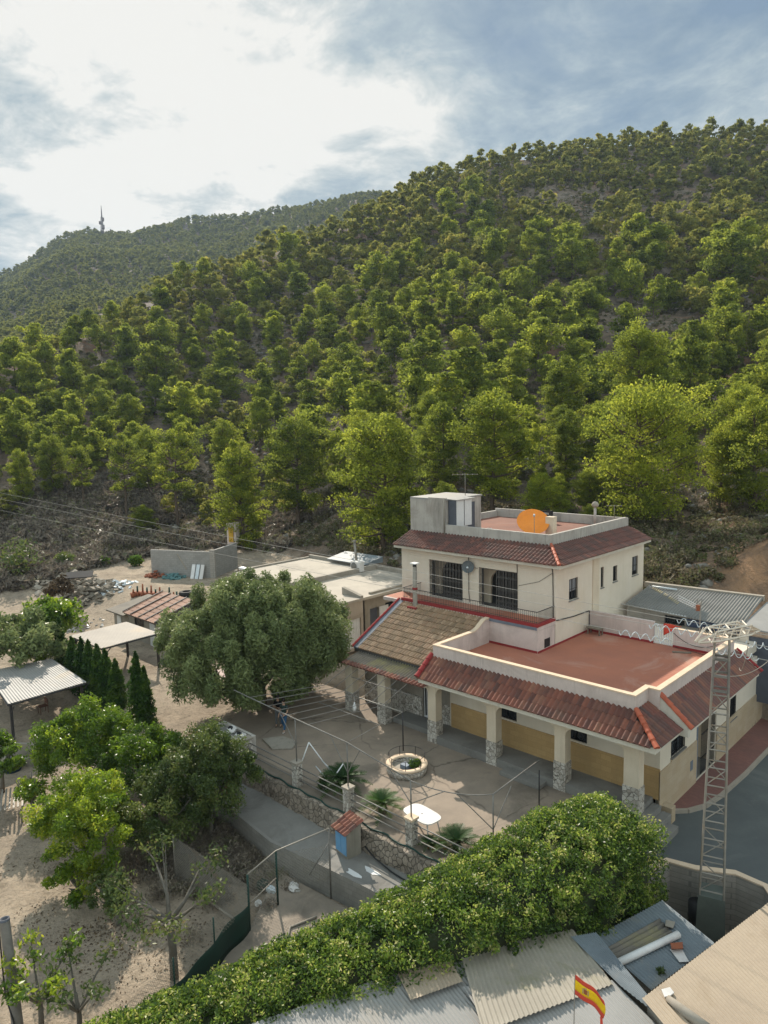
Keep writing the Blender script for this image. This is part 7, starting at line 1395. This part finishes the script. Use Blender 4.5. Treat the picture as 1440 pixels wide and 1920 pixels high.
# ================================================================= PEOPLE
def person(loc, face, label, top, legs, shoes, pose, hair=(.02, .015, .012)):
    """one skinned body; pose gives joint positions in a body frame (x right, y forward, z up)"""
    t = thing('person', loc, label, 'person', rz=0); M_ = Matrix.Rotation(face, 3, 'Z')
    def skin(name, chain, edges, m_, root=0):
        me = bpy.data.meshes.new(name); me.from_pydata([M_ @ Vector(c[:3]) for c in chain], edges, []); o = bpy.data.objects.new(name, me); COL.objects.link(o); o.parent = t; me.materials.append(m_)
        sk = o.modifiers.new('skin', 'SKIN'); sk.use_smooth_shade = True
        for i, c in enumerate(chain): me.skin_vertices[0].data[i].radius = (c[3], c[4] if len(c) > 4 else c[3]); me.skin_vertices[0].data[i].use_root = (i == root)
        o.modifiers.new('sub', 'SUBSURF').levels = 1; o.modifiers['sub'].render_levels = 2; return o
    j = pose; skinm = mat('skin', (.42, .26, .18), (.36, .22, .15), scale=6, rough=.6, bmp=.02)
    body = [(0, 0, .92, .13, .1), (0, 0, 1.08, .125, .09), (0, 0.01, 1.28, .15, .1), (0, 0, 1.44, .1, .075), (0, 0.01, 1.52, .05), (0, .03, 1.6, .07, .08), (0, .035, 1.70, .075, .09), (0, .03, 1.77, .05, .06)]
    ed = [(i, i+1) for i in range(7)]
    for s, nm in ((-1, 'l'), (1, 'r')):
        k = len(body); body += [(s*.17, 0, 1.41, .055), (*j['elbow_'+nm], .042), (*j['wrist_'+nm], .03), (*j['hand_'+nm], .035, .02)]; ed += [(3, k), (k, k+1), (k+1, k+2), (k+2, k+3)]
        h = Vector(j['hand_'+nm]); w_ = Vector(j['wrist_'+nm]); d = (h-w_).normalized(); sd = d.orthogonal().normalized()
        for q in range(4): f0 = h+sd*(.024-.016*q); k2 = len(body); body += [(*(f0+d*.05), .009), (*(f0+d*(.085-.008*abs(q-1.3))+Vector((0, .012, 0))), .007)]; ed += [(k+3, k2), (k2, k2+1)]
        k2 = len(body); body.append((*(h+sd*.05+d*.03), .010)); ed.append((k+3, k2))
        k = len(body); body += [(s*.09, 0, .9, .085), (*j['knee_'+nm], .06), (*j['ankle_'+nm], .04), (j['ankle_'+nm][0], j['ankle_'+nm][1]+.14, j['ankle_'+nm][2]-.05, .035)]; ed += [(0, k), (k, k+1), (k+1, k+2), (k+2, k+3)]
    skin('body', body, ed, skinm)
    tr = [(0, 0, .94, .145, .115)]; te = []
    for nm, s in (('l', -1), ('r', 1)): k = len(tr); a = Vector(j['ankle_'+nm]); kn = Vector(j['knee_'+nm]); tr += [(s*.09, 0, .88, .1), (*kn, .075), (*(kn.lerp(a, .9)), .06)]; te += [(0, k), (k, k+1), (k+1, k+2)]
    skin('trousers', tr, te, legs)
    sh = [(0, 0, .96, .15, .115), (0, 0, 1.1, .145, .105), (0, .01, 1.28, .17, .115), (0, 0, 1.43, .125, .09)]; se = [(0, 1), (1, 2), (2, 3)]
    for nm, s in (('l', -1), ('r', 1)): k = len(sh); e = Vector(j['elbow_'+nm]); sho = Vector((s*.18, 0, 1.41)); sh += [(*sho, .068), (*sho.lerp(e, .7), .058)]; se += [(3, k), (k, k+1)]
    skin('shirt', sh, se, top)
    for nm in ('l', 'r'): a = Vector(j['ankle_'+nm]); skin('shoe', [(a.x, a.y-.05, a.z-.045, .042), (a.x, a.y+.07, a.z-.05, .045, .035), (a.x, a.y+.17, a.z-.058, .04, .028)], [(0, 1), (1, 2)], shoes)
    b = MB(); b.lathe(Vector((0, 0, 0)), [(0, .12), (.07, .10), (.105, .04), (.11, -.03), (.09, -.07)], 12); o = b.build('hair', mat('dark_hair', hair, rough=.7, bmp=.1)); o.parent = t; o.location = M_ @ Vector((0, .015, 1.735)); 
    fc = MB(); fc.lathe(Vector((0, .115, 1.68)), [(0, .03), (.012, .02), (.016, 0)], 6, Vector((0, 1, -.3)))
    for s in (-1, 1): fc.blob((s*.032, .105, 1.705), (.012, .008, .007), seed=1, jit=0); fc.blob((s*.085, .03, 1.69), (.012, .02, .03), seed=2, jit=0)
    fc.blob((0, .108, 1.635), (.022, .008, .006), seed=3, jit=0); me = fc.build('face', skinm); me.parent = t; me.rotation_euler = (0, 0, face)
    return t
pose1 = dict(elbow_l=(-.24, .02, 1.14), wrist_l=(-.2, .2, 1.02), hand_l=(-.17, .27, 1.0), elbow_r=(.25, -.05, 1.14), wrist_r=(.27, .08, .92), hand_r=(.27, .12, .85), knee_l=(-.1, .12, .5), ankle_l=(-.1, .2, .1), knee_r=(.1, .02, .48), ankle_r=(.1, -.2, .13))
pose2 = dict(elbow_l=(-.27, .0, 1.15), wrist_l=(-.12, .2, 1.13), hand_l=(-.05, .22, 1.15), elbow_r=(.27, .0, 1.15), wrist_r=(.14, .22, 1.2), hand_r=(.07, .24, 1.22), knee_l=(-.11, .03, .49), ankle_l=(-.12, 0, .1), knee_r=(.11, .04, .49), ankle_r=(.12, .02, .1))
person((-6.55, -4.15, 0), R(200), 'person in blue jeans and white shoes walking under the olive branches', mat('dark_green_shirt', (.03, .05, .045), rough=.9), mat('blue_denim', (.035, .10, .20), (.03, .08, .16), rough=.9, scale=5), M_PLASTIC, pose1)
person((-7.25, -4.0, 0), R(215), 'person in a black shirt and grey trousers standing in the shade of the olive', mat('black_shirt', (.008, .008, .01), rough=.9), mat('grey_trousers', (.12, .125, .13), rough=.9), M_BLACK, pose2)
# ================================================================= AIR
def haze():
    mt = bpy.data.materials.new('air'); mt.use_nodes = True; nt = mt.node_tree; nt.nodes.clear()
    o = nt.nodes.new('ShaderNodeOutputMaterial'); v = nt.nodes.new('ShaderNodeVolumePrincipled'); v.inputs['Color'].default_value = (0.55, 0.72, 0.95, 1); v.inputs['Density'].default_value = 0.00014; v.inputs['Anisotropy'].default_value = 0.2
    nt.links.new(v.outputs[0], o.inputs['Volume'])
    b = MB().bx(-1500, 1100, -1100, 1500, -260, 330); h = b.build('haze', mt); h['kind'] = 'stuff'; h['label'] = 'thin bluish air between the camera and the far ridge'
haze()
